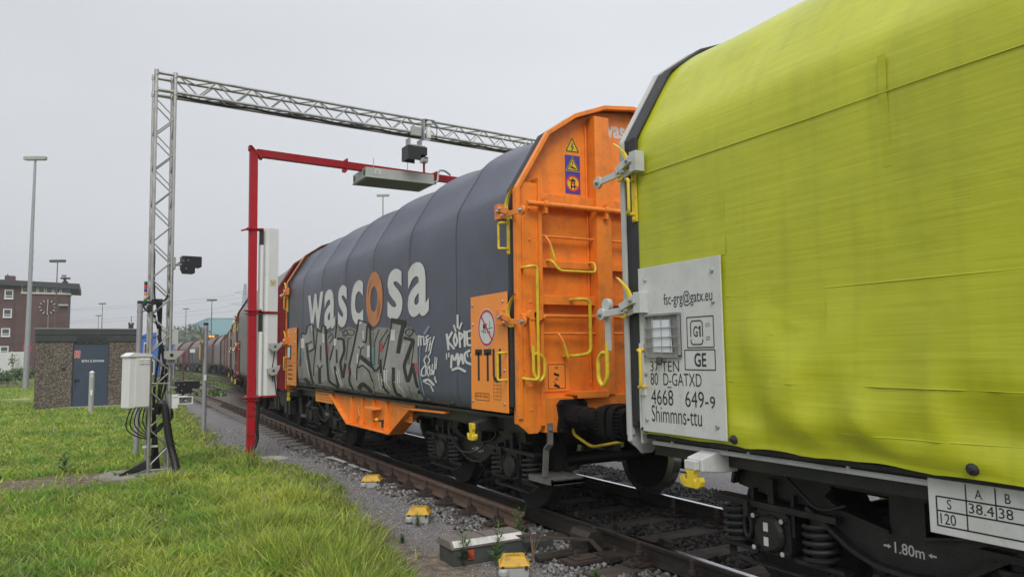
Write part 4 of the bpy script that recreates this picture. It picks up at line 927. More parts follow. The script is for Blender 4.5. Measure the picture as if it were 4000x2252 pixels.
# ---- bogie
def make_bogie():
    b = MB(); b.bx(-.95, .95, -.16, .16, .58, .80); b.bx(-.98, .98, -1.16, -1.08, .66, .78); b.bx(-.98, .98, 1.08, 1.16, .66, .78)
    bog = b.build('bogie', M['bogie'], None)
    for e in (-1, 1):
        ax = MB(); ax.lathe([(.075, -.98), (.075, .98)], (0, e*.9, .46), 'x', 14); ax.build('axle', M['bogie'], bog, smooth=40)
        for sx in (-1, 1):
            w = MB(); c = sx*.755
            w.lathe([(.10, -sx*.12), (.13, -sx*.10), (.16, -sx*.03), (.36, sx*.00), (.395, -sx*.055)], (c, e*.9, .46), 'x', 40)
            w.lathe([(.12, sx*.10), (.16, sx*.04), (.37, sx*.03), (.402, sx*.07)], (c, e*.9, .46), 'x', 40)
            wo = w.build('wheel', M['wheel'], bog, smooth=35)
            t = MB(); t.lathe([(.400, sx*.076), (.457, sx*.077), (.4595, sx*.06), (.4605, -sx*.035), (.488, -sx*.045), (.488, -sx*.06), (.40, -sx*.062), (.400, sx*.076)], (c, e*.9, .46), 'x', 48, False)
            t.build('tyre', M['tread'] if sx > 0 else M['wheel'], bog, smooth=35)
    hole1 = [(-.10, .60), (-.40, .66), (-.52, .73), (-.46, .785), (-.10, .785)]
    hole2 = [(.10, .60), (.10, .785), (.46, .785), (.52, .73), (.40, .66)]
    low = [(-.62, .645), (-.48, .56), (-.33, .465), (-.18, .41), (0, .395), (.18, .41), (.33, .465), (.48, .56), (.62, .645)]
    outer = [(-1.22, .70), (-1.20, .80), (-1.10, .845), (1.10, .845), (1.20, .80), (1.22, .70), (.95, .66)]+low[::-1]+[(-.95, .66)]
    for sx in (-1, 1):
        s = MB(); a, c = (sx*1.03, sx*.985)
        s.prism([outer, hole1, hole2], 'x', a, c)
        s.rim(low, 'x', sx*1.09, sx*.93, .026)
        s.rim([(-1.22, .72), (-1.20, .80), (-1.10, .848), (1.10, .848), (1.20, .80), (1.22, .72)], 'x', sx*1.09, sx*.93, .026)
        s.rim([(-.10, .60), (-.40, .66), (-.52, .73), (-.46, .785)], 'x', sx*1.06, sx*.98, .018)
        s.rim([(.10, .60), (.40, .66), (.52, .73), (.46, .785)], 'x', sx*1.06, sx*.98, .018)
        for e in (-1, 1):                                   # pedestal legs and spring hangers
            s.bx(sx*1.07, sx*.93, e*.9-.175, e*.9-.15, .44, .70); s.bx(sx*1.07, sx*.93, e*.9+.15, e*.9+.175, .44, .70)
            s.bx(sx*1.10, sx*.98, e*.9-.50, e*.9+.50, .585, .625)
            s.bx(sx*1.075, sx*1.02, e*.9-.02, e*.9+.03, .56, .78)
        s.build('side_frame', M['bogie'], bog, bevel=.004)
        for e in (-1, 1):
            y = e*.9; x0 = sx*1.03
            bx = MB(); bx.prism([(y-.135, .31), (y+.135, .31), (y+.15, .36), (y+.15, .54), (y+.11, .58), (y-.11, .58), (y-.15, .54), (y-.15, .36)], 'x', sx*.93, sx*1.08)
            bx.lathe([(.118, sx*.05), (.118, sx*.075), (.10, sx*.095), (.02, sx*.10)], (x0, y, .44), 'x', 20)
            for dy in (-.115, .115):
                for z in (.335, .535): bx.bolt((sx*1.08, y+dy, z), 'x', .016, sx*.035)
            bx.bx(sx*1.05, sx*.95, y-.50, y-.15, .285, .312); bx.bx(sx*1.05, sx*.95, y+.15, y+.50, .285, .312)   # spring seats
            bx.build('axle_box', M['bogie'], bog, bevel=.006)
            kp = MB(); pts = [(sx*1.00, y-.42, .30), (sx*1.06, y-.36, .225), (sx*1.06, y+.36, .225), (sx*1.00, y+.42, .30)]
            for i in range(3): kp.bar(pts[i], pts[i+1], .05, .014)
            kp.build('keeper_strap', M['bogie'], bog)
            for dy in (-.33, .33):
                h = MB(); n = 5.2; k = 70; R = .098
                h.tube([(sx*1.02+R*math.cos(2*PI*n*i/k), y+dy+R*math.sin(2*PI*n*i/k), .325+.25*i/k) for i in range(k+1)], .0165, 7)
                h.lathe([(.06, .31), (.06, .58)], (sx*1.02, y+dy, 0), 'z', 12)
                h.build('coil_spring', M['bogie'], bog, smooth=40)
            lk = MB(); yy = y+(.18 if e < 0 else .18); lk.tube([(sx*1.10, yy+.03*math.cos(a), .46+.075*math.sin(a)) for a in [2*PI*i/16 for i in range(16)]], .013, 6, True)
            lk.bx(sx*1.12, sx*1.05, yy-.02, yy+.02, .52, .62)
            lk.build('damper_link', M['bogie'], bog, smooth=40)
            for dy in (-.56, .56):
                if dy*e < 0:
                    br = MB(); br.bx(sx*.70, sx*.82, y+dy-.04, y+dy+.04, .28, .62); br.build('brake_block', M['bogie'], bog)
        mk = MB(); f = lambda u, v: (sx*1.0302, -sx*-1*u if sx > 0 else -u, v)
        put_text(mk, '1.80m', f, -.085, .49, w=.17, h=.06, bold=.01)
        for q in (-1, 1):
            mk.add([f(q*.125, .505), f(q*.125, .531), f(q*.105, .518)], [(0, 1, 2)]); mk.add([f(q*.15, .513), f(q*.12, .513), f(q*.12, .523), f(q*.15, .523)], [(0, 1, 2, 3)])
        mk.build('white_marking', M['white_print'], bog)
    return bog
BOGIE = make_bogie()
_bog_used = [False]
def put_bogie(root, y):
    b = copy_tree(BOGIE, root) if _bog_used[0] else BOGIE
    b.parent = root; b.location = (0, y, 0); _bog_used[0] = True
    return b
# a plain bogie for wagons that show small
def make_far_bogie():
    b = MB(); b.bx(-.95, .95, -.16, .16, .58, .80)
    bog = b.build('bogie', M['bogie'], None)
    for sx in (-1, 1):
        s = MB(); s.prism([(-1.22, .70), (-1.1, .845), (1.1, .845), (1.22, .70), (.95, .66), (.62, .645), (.33, .465), (0, .395), (-.33, .465), (-.62, .645), (-.95, .66)], 'x', sx*.98, sx*1.06)
        for e in (-1, 1):
            s.bx(sx*.94, sx*1.1, e*.9-.14, e*.9+.14, .31, .58); s.bx(sx*.96, sx*1.08, e*.9-.46, e*.9-.2, .29, .6); s.bx(sx*.96, sx*1.08, e*.9+.2, e*.9+.46, .29, .6)
        s.build('side_frame', M['bogie'], bog)
        for e in (-1, 1):
            w = MB(); w.lathe([(.1, -.06), (.30, -.02), (.40, -.06), (.46, -.06), (.46, .06), (.40, .06), (.30, .02), (.1, .06)], (sx*.755, e*.9, .46), 'x', 20); w.build('wheel', M['wheel'], bog, smooth=40)
    return bog
FARBOG = make_far_bogie(); _fb = [False]
def put_far_bogie(root, y):
    b = copy_tree(FARBOG, root) if _fb[0] else FARBOG
    b.parent = root; b.location = (0, y, 0); _fb[0] = True

# ---- end of a wagon: rim, corner posts, wall
def wagon_end(root, e, m, detail, mpost=None):
    ey = (lambda t: t) if e == 0 else (lambda t: WL-t)
    mpost = mpost or m
    outer = [(-1.42, .95), (-1.42, 3.2)]+[(x*.98, z-.02) for x, z in OUT[1:-1]]+[(1.42, 3.2), (1.42, .95)]
    w = MB(); w.prism(outer, 'y', ey(.13), ey(.15)); wall = w.build('end_wall', m, root)
    outline_rim(0, .055, .045, 0, 1.0, ey).build('end_frame', mpost, root, bevel=.006)
    for sx in (-1, 1):
        p = MB()
        p.prism([(sx*1.455, 1.0), (sx*1.455, 3.195), (sx*1.38, 3.26), (sx*1.18, 3.26), (sx*1.18, .93), (sx*1.20, .90), (sx*1.24, .86), (sx*1.34, .86), (sx*1.38, .90), (sx*1.455, .955)], 'y', ey(.022), ey(.04))
        p.bx(sx*1.21, sx*1.175, ey(-.012), ey(.12), .93, 3.31)          # raised inner edge
        p.bx(sx*1.457, sx*1.437, ey(.018), ey(.06), .955, 3.19)         # leg round the side
        if detail > 1:
            p.bx(sx*1.385, sx*1.368, ey(.012), ey(.03), 1.45, 3.18)
            for z in (1.08, 1.3, 1.75, 2.1, 2.45, 2.7, 3.0): p.bolt((sx*1.30, ey(.022), z), 'y', .010, -.012 if e == 0 else .012)
        p.build('corner_post', mpost, root, bevel=.005)
        bf = MB(); bx_, bz = sx*.875, 1.0; q = -1 if e == 0 else 1; o = ey(0)
        bf.prism([(bx_-.17, bz-.12), (bx_-.13, bz-.165), (bx_+.13, bz-.165), (bx_+.17, bz-.12), (bx_+.15, bz), (bx_+.17, bz+.12), (bx_+.13, bz+.165), (bx_-.13, bz+.165), (bx_-.17, bz+.12), (bx_-.15, bz)], 'y', o+q*.0, o+q*.035)
        bf.lathe([(.115, q*.03), (.105, q*.1), (.105, q*.34), (.10, q*.345), (.088, q*.35), (.088, q*.66)], (bx_, o, bz), 'y', 28)
        for dx in (-.135, .135):
            for dz in (-.125, .125): bf.bolt((bx_+dx, o+q*.035, bz+dz), 'y', .019, q*.03)
        bf.lathe([(.112, q*.20), (.112, q*.23)], (bx_, o, bz), 'y', 28); bf.bx(bx_-.125, bx_-.11, o+q*.1, o+q*.3, bz-.03, bz+.03)
        buf = bf.build('buffer', M['buffer'], root, smooth=35, bevel=.004)
        hd = MB(); rr = [(bx_+.19*math.copysign(abs(math.cos(a))**.55, math.cos(a)), bz+.158*math.copysign(abs(math.sin(a))**.6, math.sin(a))) for a in [2*PI*i/28 for i in range(28)]]
        hd.prism(rr, 'y', o+q*.70, o+q*.785)
        hd.prism([(bx_+(x-bx_)*.86, bz+(z-bz)*.86) for x, z in rr], 'y', o+q*.60, o+q*.70)
        if detail:
            for i in range(7): hd.bx(bx_-.18, bx_-.155, o+q*.62, o+q*.70, bz-.10+i*.032, bz-.09+i*.032)
        hd.build('buffer_head', M['buffer'], buf, smooth=40, bevel=.008)
    hs = MB(); hs.bx(-1.17, 1.17, ey(.0), ey(.13), .86, 1.19); hs.build('headstock', m, root, bevel=.006)
    for sx in (-1, 1):
        r = MB(); r.bx(sx*.53, sx*.35, ey(-.02), ey(.13), 1.19, 4.02); r.bx(sx*.56, sx*.54, ey(.11), ey(.13), 1.3, 3.95); r.build('upright_rib', m, root, bevel=.006)
    for (a, b) in ((-1.175, -.53), (-.35, .35), (.53, 1.175)):
        for z0, z1, t in ((3.06, 3.17, .03), (2.44, 2.51, .05), (2.08, 2.17, .04)):
            c = MB(); c.bx(a, b, ey(t), ey(.13), z0, z1); c.build('cross_beam', m, root, bevel=.004)
    if detail:
        for (a, b) in ((-1.17, -.53), (-.35, .35)):
            for z, r_ in ((2.75, .013), (1.97, .018), (1.80, .013)):
                g = MB(); g.tube([(a, ey(.055), z), (b, ey(.055), z)], r_, 8); g.build('rung', m, root, smooth=40)
    bar = MB(); bar.tube([(-1.36, ey(-.055), 3.04), (1.36, ey(-.055), 3.04)], .026, 12)
    for x in (-1.16, -.44, .44, 1.16):
        bar.tube([(x-.02, ey(-.055), 3.04), (x+.02, ey(-.055), 3.04)], .042, 12); bar.bx(x-.016, x+.016, ey(-.08), ey(.03), 2.95, 3.10)
    bar.build('locking_shaft', m, root, smooth=40)
    hk = MB(); q = -1 if e == 0 else 1; o = ey(0)
    hk.tube(smooth_path([(0, o, 1.02), (0, o+q*.2, 1.03), (0, o+q*.34, 1.0), (0, o+q*.38, 1.08), (0, o+q*.30, 1.13)]), .035, 8)
    hk.tube([(.07*math.cos(a), o+q*(.42+.16*math.sin(a)), .93-.1*math.sin(a)) for a in [2*PI*i/14 for i in range(14)]], .018, 6, True)
    hk.tube([(0, o+q*.5, .84), (.02, o+q*.7, .78)], .03, 8)
    hk.build('coupling_hook', M['black'], root, smooth=40)
    return wall

# ---- latch on the side by the end post; t measured from the end
def latch(root, e, z, m, big, horn_up=1):
    ey = (lambda t: t) if e == 0 else (lambda t: WL-t)
    q = 1 if e == 0 else -1
    a = MB(); x = -1.47
    a.bx(-1.45, -1.53, ey(.22), ey(.30), z-.075, z+.075)
    a.bar((x-.05, ey(.24), z+.035), (x-.05, ey(.05), z-.025), .014, .055, (0, 0, 1)); a.bar((x-.015, ey(.25), z-.035), (x-.015, ey(.08), z-.075), .02, .04, (0, 0, 1))
    a.bar((x-.035, ey(.08), z-.045), (x-.035, ey(-.20), z-.06), .016, .05, (0, 0, 1))
    a.lathe([(.046, -.012), (.046, .012)], (x-.035, ey(-.20), z-.06), 'x', 16)
    o = a.build('latch', m, root, bevel=.003)
    bl = MB()
    for (t, zz) in ((.19, .02), (.235, .0), (.14, -.055)): bl.bolt((x-.055, ey(t), z+zz), 'x', .014, -.025)
    bl.bolt((x-.045, ey(-.20), z-.06), 'x', .018, -.03)
    bl.split('latch_bolt', M['chrome'], o)
    h = MB(); n = 14; pts = []
    for i in range(n+1):
        u = i/n; ang = math.radians(-60+130*u)
        pts.append((.135-.20*math.cos(ang)*0-.13*(u-.35)**2*2.2 if True else 0, -.10+.30*u))
    outer = [(ey(.16-.42*max(0, u-.35)**2*1.0-.20*max(0, .35-u)), z-.10+.31*u) for u in [i/n for i in range(n+1)]]
    inner = [(ey(.16-.42*max(0, u-.35)**2-.20*max(0, .35-u)-.062*(1-u)**.8), z-.10+.31*u) for u in [i/n for i in range(n+1)]][::-1]
    h.prism(outer+inner, 'x', -1.50, -1.475); h.build('latch_horn', M['yellow'], o)
    return o
def grab_handle(root, e, z0, z1, t, plate=True):
    ey = (lambda s: s) if e == 0 else (lambda s: WL-s)
    g = MB(); x = -1.452
    if plate: g.bx(-1.44, -1.458, ey(t-.02), ey(t+.025), z0-.055, z1+.055)
    g.tube(round_path([(x, ey(t), z1), (x-.075, ey(t+.0), z1), (x-.085, ey(t+.045), z1), (x-.085, ey(t+.045), z0), (x-.075, ey(t), z0), (x, ey(t), z0)], .03), .0125, 8)
    if plate:
        g.bolt((-1.458, ey(t), z0-.035), 'x', .011, -.012); g.bolt((-1.458, ey(t), z1+.035), 'x', .011, -.012)
    return g.build('grab_handle', M['yellow'], root, smooth=40)
def yellow_hook(root, e, m, t=.80, k=1.0):
    ey = (lambda s: s) if e == 0 else (lambda s: WL-s)
    b = MB(); b.prism([(-1.22, .985), (-1.40, .96), (-1.53, .925), (-1.53, .845), (-1.36, .825), (-1.22, .825)], 'y', ey(t-.07), ey(t+.07)); o = b.build('tow_hook_bracket', m, root, bevel=.008); top = .915 if m is M['black'] else .854
    h = MB(); c = ey(t); x0, x1 = -1.533, -1.56
    prof = [(.045, top), (.045, .86), (.03, .83), (.028, .80), (.042, .785), (.055, .79), (.062, .812), (.088, .815), (.095, .79), (.085, .76), (.062, .745)]
    h.prism([(c+a, z) for a, z in prof]+[(c-a, z) for a, z in prof[::-1]], 'x', x0, x1-.01)
    if m is not M['black']: cp_ = MB(); cp_.bx(x0, x1-.012, c-.05, c+.05, .855, .915); cp_.build('hook_cap', m, o, bevel=.006)
    h.build('tow_hook', M['yellow'], o, bevel=.008)
def side_panel(root, e, m):
    ey = (lambda s: s) if e == 0 else (lambda s: WL-s)
    p = MB(); p.bx(-1.448, -1.460, ey(.20), ey(1.0 if e == 0 else 1.02), 1.045, 2.21); o = p.build('lettered_panel', m, root, bevel=.002)
    b = MB()
    for t, z in ((.26, 1.13), (.95, 1.13), (.26, 1.45), (.95, 1.92), (.28, 2.12), (.95, 2.12)): b.bolt((-1.460, ey(t), z), 'x', .012, -.014)
    b.split('panel_bolt', M['chrome'], o)
    return o
def seal(root, e):
    ey = (lambda s: s) if e == 0 else (lambda s: WL-s)
    outline_rim(.045, .12, .035, .012, 1.06, ey).build('rubber_seal', M['rubber'], root, bevel=.012)
    outline_rim(.115, .195, .03, .004, 1.10, ey).build('rubber_seal', M['rubber'], root, bevel=.012)
def underframe(root, m, dark, belly=True):
    u = MB()
    for sx in (-1, 1):
        u.bx(sx*1.30, sx*1.22, .14, WL-.14, .86, .99)
        u.bx(sx*1.38, sx*1.20, .14, WL-.14, .985, 1.012)
        u.bx(sx*.30, sx*.22, .1, WL-.1, .62, .98)
    for i in range(14): u.bx(-1.22, 1.22, .4+i*.71, .46+i*.71, .86, .97)
    u.bx(-1.28, 1.28, .15, WL-.15, 1.0, 1.01)
    u.build('underframe', dark, root)
    if belly:
        for sx in (-1, 1):
            b = MB(); xs = sx*1.30
            b.prism([(2.95, 1.003), (6.95, 1.003), (6.72, .93), (5.75, .56), (3.75, .55), (2.98, .90)], 'x', sx*1.325, sx*1.305)
            b.rim([(1.9, .945), (2.98, .925), (3.75, .545), (5.75, .545), (6.75, .95)], 'x', xs-sx*.12, xs+sx*.10, .022)
            for y in (3.95, 4.5, 5.05, 5.6):
                b.prism([(sx*1.325, .56), (sx*1.40, .56), (sx*1.36, 1.0), (sx*1.325, 1.0)], 'y', y-.012, y+.012)
            b.build('fishbelly_girder', m, root, bevel=.003)
# ------------------------------------------------------------------ the dark wagon with the orange ends
TX = 4.88                                             # x of the track centre at the photographer
W1Y = 6.08
w1 = empty('covered_wagon', (TX, W1Y, 0), 0, 'slate grey tarpaulin wagon with orange ends, big lettering and graffiti, beside the lime one', 'freight wagon')
t1 = build_tarp(w1, 'dark', M['tarp_dark'])
end1 = wagon_end(w1, 0, M['orange'], 2); wagon_end(w1, 1, M['orange'], 0)
seal(w1, 0); seal(w1, 1)
underframe(w1, M['orange'], M['black'])
put_bogie(w1, 1.74); put_bogie(w1, WL-1.74)
for e in (0, 1):
    latch(w1, e, 2.99, M['orange'], True); latch(w1, e, 1.96, M['orange'], True)
    grab_handle(w1, e, 2.62, 2.87, .16); grab_handle(w1, e, 1.36, 1.62, .212, False)
    yellow_hook(w1, e, M['black'])
sb = MB()
for i in range(15): 
    y = .22+i*.684; sb.lathe([(.028, 0), (.022, -.02), (.012, -.03), (.012, -.05)], (-1.40, y, 1.07), 'x', 8)
sb.split('tie_down_stud', M['rubber'], w1)
sm = MB(); nP = len(PROF)
for k in range(1, 14):
    y = WL*k/14; w_ = .016 if k % 2 == 0 else .006; mb = MB()
    if k % 2: continue
    vv = []
    for (x, z) in PROF[4:-4]:
        up = max(0, min(1, (z-2.9)/.6)); i_ = PROF.index((x, z)); a_, b_ = PROF[i_-1], PROF[i_+1]; t_ = Vector((b_[0]-a_[0], b_[1]-a_[1])).normalized()
        for dy in (-w_, w_):
            d = -.055*up*hump(y+dy, 7)**.75+(1-up)*fold('dark', y if x < 0 else y+31, z)+.0035; vv.append((x-t_.y*d, y+dy, z+t_.x*d))
    n_ = len(vv)//2; mb.add(vv, [(2*i, 2*i+1, 2*i+3, 2*i+2) for i in range(n_-1)]); mb.build('weld_seam', M['tarp_seam'], t1, smooth=True)
# flat print helpers for this wagon: a side mapping in (world y, z), and prints on the near end wall
def SIDE(proud, style='dark', wy=W1Y):
    return lambda y, z: (side_x(style, y-wy, z)-proud, y-wy, z)
def letter_side(mb, ch, yl, yr, z0, z1, bold, proud=.008):
    f = SIDE(proud); put_text(mb, ch, lambda u, v: f(yl-u, v), 0, z0, w=abs(yl-yr), h=z1-z0, bold=bold)
def C5(x, y): return ((1000+x*1000/1706)/S, (950+y*1000/1706)/S)
def C7(x, y): return ((1150+x*600/2175)/S, (1250+y*600/2175)/S)
def sidept(c, x, y):
    p = on_x(*c(x, y), 3.445); return p.y, p.z
def refine(o, mx=.22, n=3):
    bm = bmesh.new(); bm.from_mesh(o.data); bmesh.ops.triangulate(bm, faces=bm.faces)
    for _ in range(n):
        es = [x for x in bm.edges if x.calc_length() > mx]
        if not es: break
        bmesh.ops.subdivide_edges(bm, edges=es, cuts=1); bmesh.ops.triangulate(bm, faces=[f for f in bm.faces if len(f.verts) > 3])
    bm.to_mesh(o.data); bm.free()
def drape(o, proud, style='dark'):
    for v in o.data.vertices: v.co.x = side_x(style, v.co.y, v.co.z)-proud
LETTERS = [('w', 345, 450, .022), ('a', 457, 527, .024), ('s', 545, 607, .024), ('c', 632, 714, .024), ('s', 876, 976, .024), ('a', 1012, 1150, .024)]
for ch, xa, xb, bd in LETTERS:
    ya = sidept(C5, xa, 440)[0]; yb = sidept(C5, xb, 440)[0]; mb = MB()
    letter_side(mb, ch, ya, yb, 2.09, 2.775, bd)
    o = mb.build('letter', M['white_print'], t1); refine(o, .3); drape(o, .007)
ya, yb = sidept(C5, 735, 380)[0], sidept(C5, 845, 380)[0]; cy_, cz_ = (ya+yb)/2, 2.43; f = SIDE(.007)
mb = MB(); n = 48
M['letter_orange'] = mat('faded_orange_print', (.52, .20, .07), .55, var=.08, dirt=(.3, .15, .08), damt=.3)
for i in range(n):
    a0, a1 = 2*PI*i/n, 2*PI*(i+1)/n
    P = lambda a, k: f(cy_+(ya-yb)/2*k*math.cos(a)*(1 if k > .6 else .92), cz_+.395*k*math.sin(a))
    for k0, k1 in ((1., .75), (.75, .46)): mb.add([P(a0, k0), P(a1, k0), P(a1, k1), P(a0, k1)], [(0, 1, 2, 3)])
o = mb.build('letter', M['letter_orange'], t1); drape(o, .007)
mb = MB()
for a0, k in ((-70, .80), (-60, .70), (-50, .62), (110, .8), (118, .72)):
    for i in range(10):
        b0, b1 = math.radians(a0+i*5), math.radians(a0+i*5+5)
        P = lambda a, q: f(cy_-(ya-yb)/2*q*math.cos(a), cz_+.395*q*math.sin(a))
        mb.add([P(b0, k), P(b1, k), P(b1, k-.025), P(b0, k-.025)], [(0, 1, 2, 3)])
o = mb.build('letter_shading', M['black_print'], t1); drape(o, .009)

# graffiti, painted in layers on the cloth
G_BACK = [[(50,370),(105,175),(165,205),(185,75),(255,50),(300,150),(390,70),(440,90),(460,200),(560,130),(600,0),(640,160),(760,90),(870,130),(905,-10),(1040,30),(1060,120),(1100,150),(1190,95),(1350,110),(1380,-20),(1555,40),(1570,110),(1640,90),(1740,230),(1745,700),(1785,1150),(1500,1085),(1100,1010),(500,945),(60,868),(40,620)]]
G_FILL = [[(105,180),(165,205),(185,75),(250,60),(285,370),(225,470),(250,800),(150,560),(90,520)],
 [(330,150),(380,190),(395,80),(440,95),(455,420),(475,850),(370,880),(350,690),(270,760),(285,600),(310,400)],
 [(580,270),(640,250),(700,280),(720,420),(650,600),(690,830),(620,700),(600,880),(500,650),(540,450)],
 [(900,0),(1030,40),(1000,330),(930,500),(1090,620),(1070,700),(960,630),(880,720),(870,860),(790,700),(800,500),(850,300)],
 [(1390,40),(1540,90),(1470,450),(1560,270),(1680,290),(1550,640),(1690,620),(1620,900),(1540,660),(1540,1090),(1400,1060),(1400,680),(1270,1020),(1250,650),(1320,400)]]
G_BLACK = [(16,(105,180),(165,205),(185,75),(260,50)),(13,(105,180),(85,640)),(16,(260,70),(285,400),(210,445)),(26,(170,330),(200,560),(240,830),(250,890)),(14,(190,330),(250,300)),
 (16,(330,120),(380,180),(395,70),(440,90)),(13,(330,130),(275,640),(270,780)),(24,(440,90),(455,420),(480,860),(600,950)),(13,(320,640),(355,690),(400,640)),(34,(357,690),(352,880)),(8,(370,350),(368,560)),(8,(384,360),(380,590)),
 (14,(600,0),(570,300),(500,560)),(26,(610,260),(690,260),(710,420),(645,600),(690,830),(720,620)),(26,(570,660),(612,900),(600,940)),(18,(595,420),(600,600)),
 (20,(910,0),(830,400),(770,650),(790,700),(770,860),(810,970)),(16,(905,-5),(1035,40),(1060,110)),(22,(1070,60),(1090,640),(1150,730),(1220,640),(1220,560)),(46,(940,520),(1090,640)),(18,(1030,80),(1010,320),(970,300)),
 (13,(900,370),(940,410),(975,370)),(14,(940,410),(880,700),(875,840)),(15,(880,680),(960,630),(1060,720),(1110,860)),(44,(905,960),(960,890),(1035,960),(1060,1000)),(26,(1220,640),(1250,960),(1300,1030)),
 (56,(1385,5),(1550,35)),(44,(1550,40),(1500,250),(1470,450)),(15,(1380,20),(1310,420),(1260,690),(1290,700)),(36,(1400,680),(1405,1040),(1470,1070)),(34,(1560,250),(1680,280)),(36,(1680,290),(1550,640),(1610,890),(1680,620)),
 (30,(1680,640),(1720,850),(1780,1130)),(10,(1570,160),(1620,110),(1690,150),(1640,230),(1580,200),(1570,160)),(9,(680,170),(740,130),(760,200),(690,220),(680,170)),(9,(760,200),(830,210),(850,150),(770,120)),
 (8,(1130,640),(1140,300),(1200,130)),(8,(1190,620),(1210,300),(1320,130)),(8,(1250,400),(1330,200)),(8,(730,560),(760,260),(800,240)),(8,(480,250),(520,180),(550,240),(490,330)),(8,(1700,300),(1660,600)),(40,(150,830),(190,880))]
G_WHITE = [(9,(165,560),(210,800)),(9,(1190,760),(1210,980)),(9,(1225,760),(1243,990)),(11,(1310,700),(1300,880),(1340,980)),(11,(1280,700),(1275,880)),(12,(1470,700),(1460,900),(1540,1020)),(9,(1495,720),(1490,890)),(7,(1550,330),(1520,480)),(7,(1565,330),(1540,470)),
 (9,(590,720),(660,940)),(9,(615,690),(680,930)),(18,(890,480),(888,600)),(16,(970,150),(975,260)),(8,(210,390),(250,340)),(8,(215,410),(255,365)),(46,(120,270),(118,380)),(30,(413,200),(415,310)),(34,(580,270),(570,350)),(60,(1395,150),(1390,270)),(40,(1050,370),(1048,510)),(9,(1520,60),(1700,250))][:20]
G_RED = [(26,(80,550),(88,640)),(28,(468,345),(470,450)),(44,(1228,330),(1228,420)),(32,(765,670),(762,740)),(56,(1705,620),(1712,750))]
G_TEAL = [(48,(1120,400),(1125,640)),(32,(480,590),(478,720)),(40,(1715,820),(1740,960),(1775,1110)),(20,(130,440),(120,560))]
G_PALE = [(36,(1900,90),(1840,190)),(13,(1780,370),(1768,700),(1825,1060))]
G_TAG = [(22,(1757,360),(1757,215),(1785,230),(1790,350)),(20,(1790,235),(1828,225),(1835,350)),(20,(1895,215),(1855,235),(1885,285),(1850,345)),(17,(1855,290),(1930,245)),(17,(1893,270),(1862,440)),(17,(1925,280),(1903,430)),(15,(1905,350),(1955,325)),(18,(1978,230),(1945,340),(1925,450)),
 (19,(1870,500),(1832,560),(1860,640)),(17,(1930,450),(1890,520),(1920,560),(1890,625)),(20,(1850,640),(1800,700),(1800,790),(1842,780)),(17,(1862,650),(1862,780)),(17,(1862,650),(1905,660),(1872,712),(1902,790)),(17,(1915,640),(1918,770),(1955,760)),(15,(1925,705),(1950,700)),(16,(1955,620),(1942,770),(1962,700),(1968,780),(1992,620)),
 (14,(1992,520),(1982,690)),(14,(2018,530),(2003,690)),(34,(1830,860),(1895,830),(1970,915)),(18,(1850,880),(1920,910),(1960,1005)),(20,(1985,800),(1990,840)),(20,(2000,850),(2004,880))]
G_KOPIE = [(15,(1272,605),(1284,705)),(15,(1308,592),(1276,650),(1322,700)),(13,(1330,600),(1318,640),(1330,690),(1345,650),(1330,600)),(14,(1356,592),(1362,690)),(13,(1356,595),(1384,610),(1360,645)),(14,(1390,585),(1393,685)),(14,(1405,590),(1410,680),(1436,676)),(12,(1405,590),(1430,580)),(12,(1408,635),(1430,630)),
 (15,(1302,825),(1306,735),(1326,785),(1346,725),(1350,812)),(14,(1350,812),(1370,728),(1382,800)),(11,(1356,775),(1378,770)),(16,(1424,712),(1388,735),(1396,790),(1438,806)),(16,(1310,842),(1350,826),(1395,852)),(13,(1345,478),(1346,560)),(11,(1372,530),(1356,572)),(11,(1320,545),(1334,585)),(9,(1270,735),(1272,770)),(9,(1286,730),(1286,755)),(9,(1410,735),(1412,755)),(9,(1432,735),(1436,758))]
def stroke(mb, c, pts, w):
    P = [Vector((a, b)) for a, b in pts]
    if len(P) > 2: P = [Vector((q.x, q.y)) for q in round_path([(a, b, 0) for a, b in pts], w*1.1, 3)]
    L_, R_ = [], []
    for i, p in enumerate(P):
        d = (P[min(i+1, len(P)-1)]-P[max(i-1, 0)])
        if d.length < 1e-6: continue
        d.normalize(); nn = Vector((-d.y, d.x))*w/2
        if i == 0: p = p-d*w*.3
        if i == len(P)-1: p = p+d*w*.3
        L_.append(p+nn); R_.append(p-nn)
    def g(p):
        y, z = sidept(c, p.x, p.y); return (0, y-W1Y, max(z, 1.03))
    k = len(L_); mb.add([g(p) for p in L_]+[g(p) for p in R_], [(i, i+1, k+i+1, k+i) for i in range(k-1)])
def fillpoly(mb, c, poly):
    v = [(0, (q := sidept(c, a, b))[0]-W1Y, max(q[1], 1.03)) for a, b in poly]
    mb.add(v, geometry.tessellate_polygon([[Vector((p[1], p[2], 0)) for p in v]]))
def graf(name, m, proud, polys=(), strokes=(), c=C7):
    mb = MB()
    for p in polys: fillpoly(mb, c, p)
    for s_ in strokes: stroke(mb, c, s_[1:], s_[0]*(1.3 if name == 'graffiti_outline' else 1))
    o = mb.build(name, m, t1); refine(o, .16, 4); drape(o, proud); return o
def spray(n, c, v=.15): return mat(n, c, .55, var=v, scale=3, dirt=[x*.5 for x in c], damt=.35, dscale=2.5, streak=.3)
graf('graffiti_backing', spray('spray_khaki', (.25, .248, .225)), .0035, G_BACK)
graf('graffiti_silver', spray('spray_silver', (.32, .32, .315)), .0055, G_FILL)
graf('graffiti_teal', spray('spray_teal', (.14, .26, .26)), .0065, (), G_TEAL)
graf('graffiti_red', spray('spray_red', (.42, .07, .08)), .007, (), G_RED)
graf('graffiti_outline', spray('spray_black', (.014, .014, .016)), .0075, (), G_BLACK)
M['spray_white'] = spray('spray_white', (.66, .66, .64))
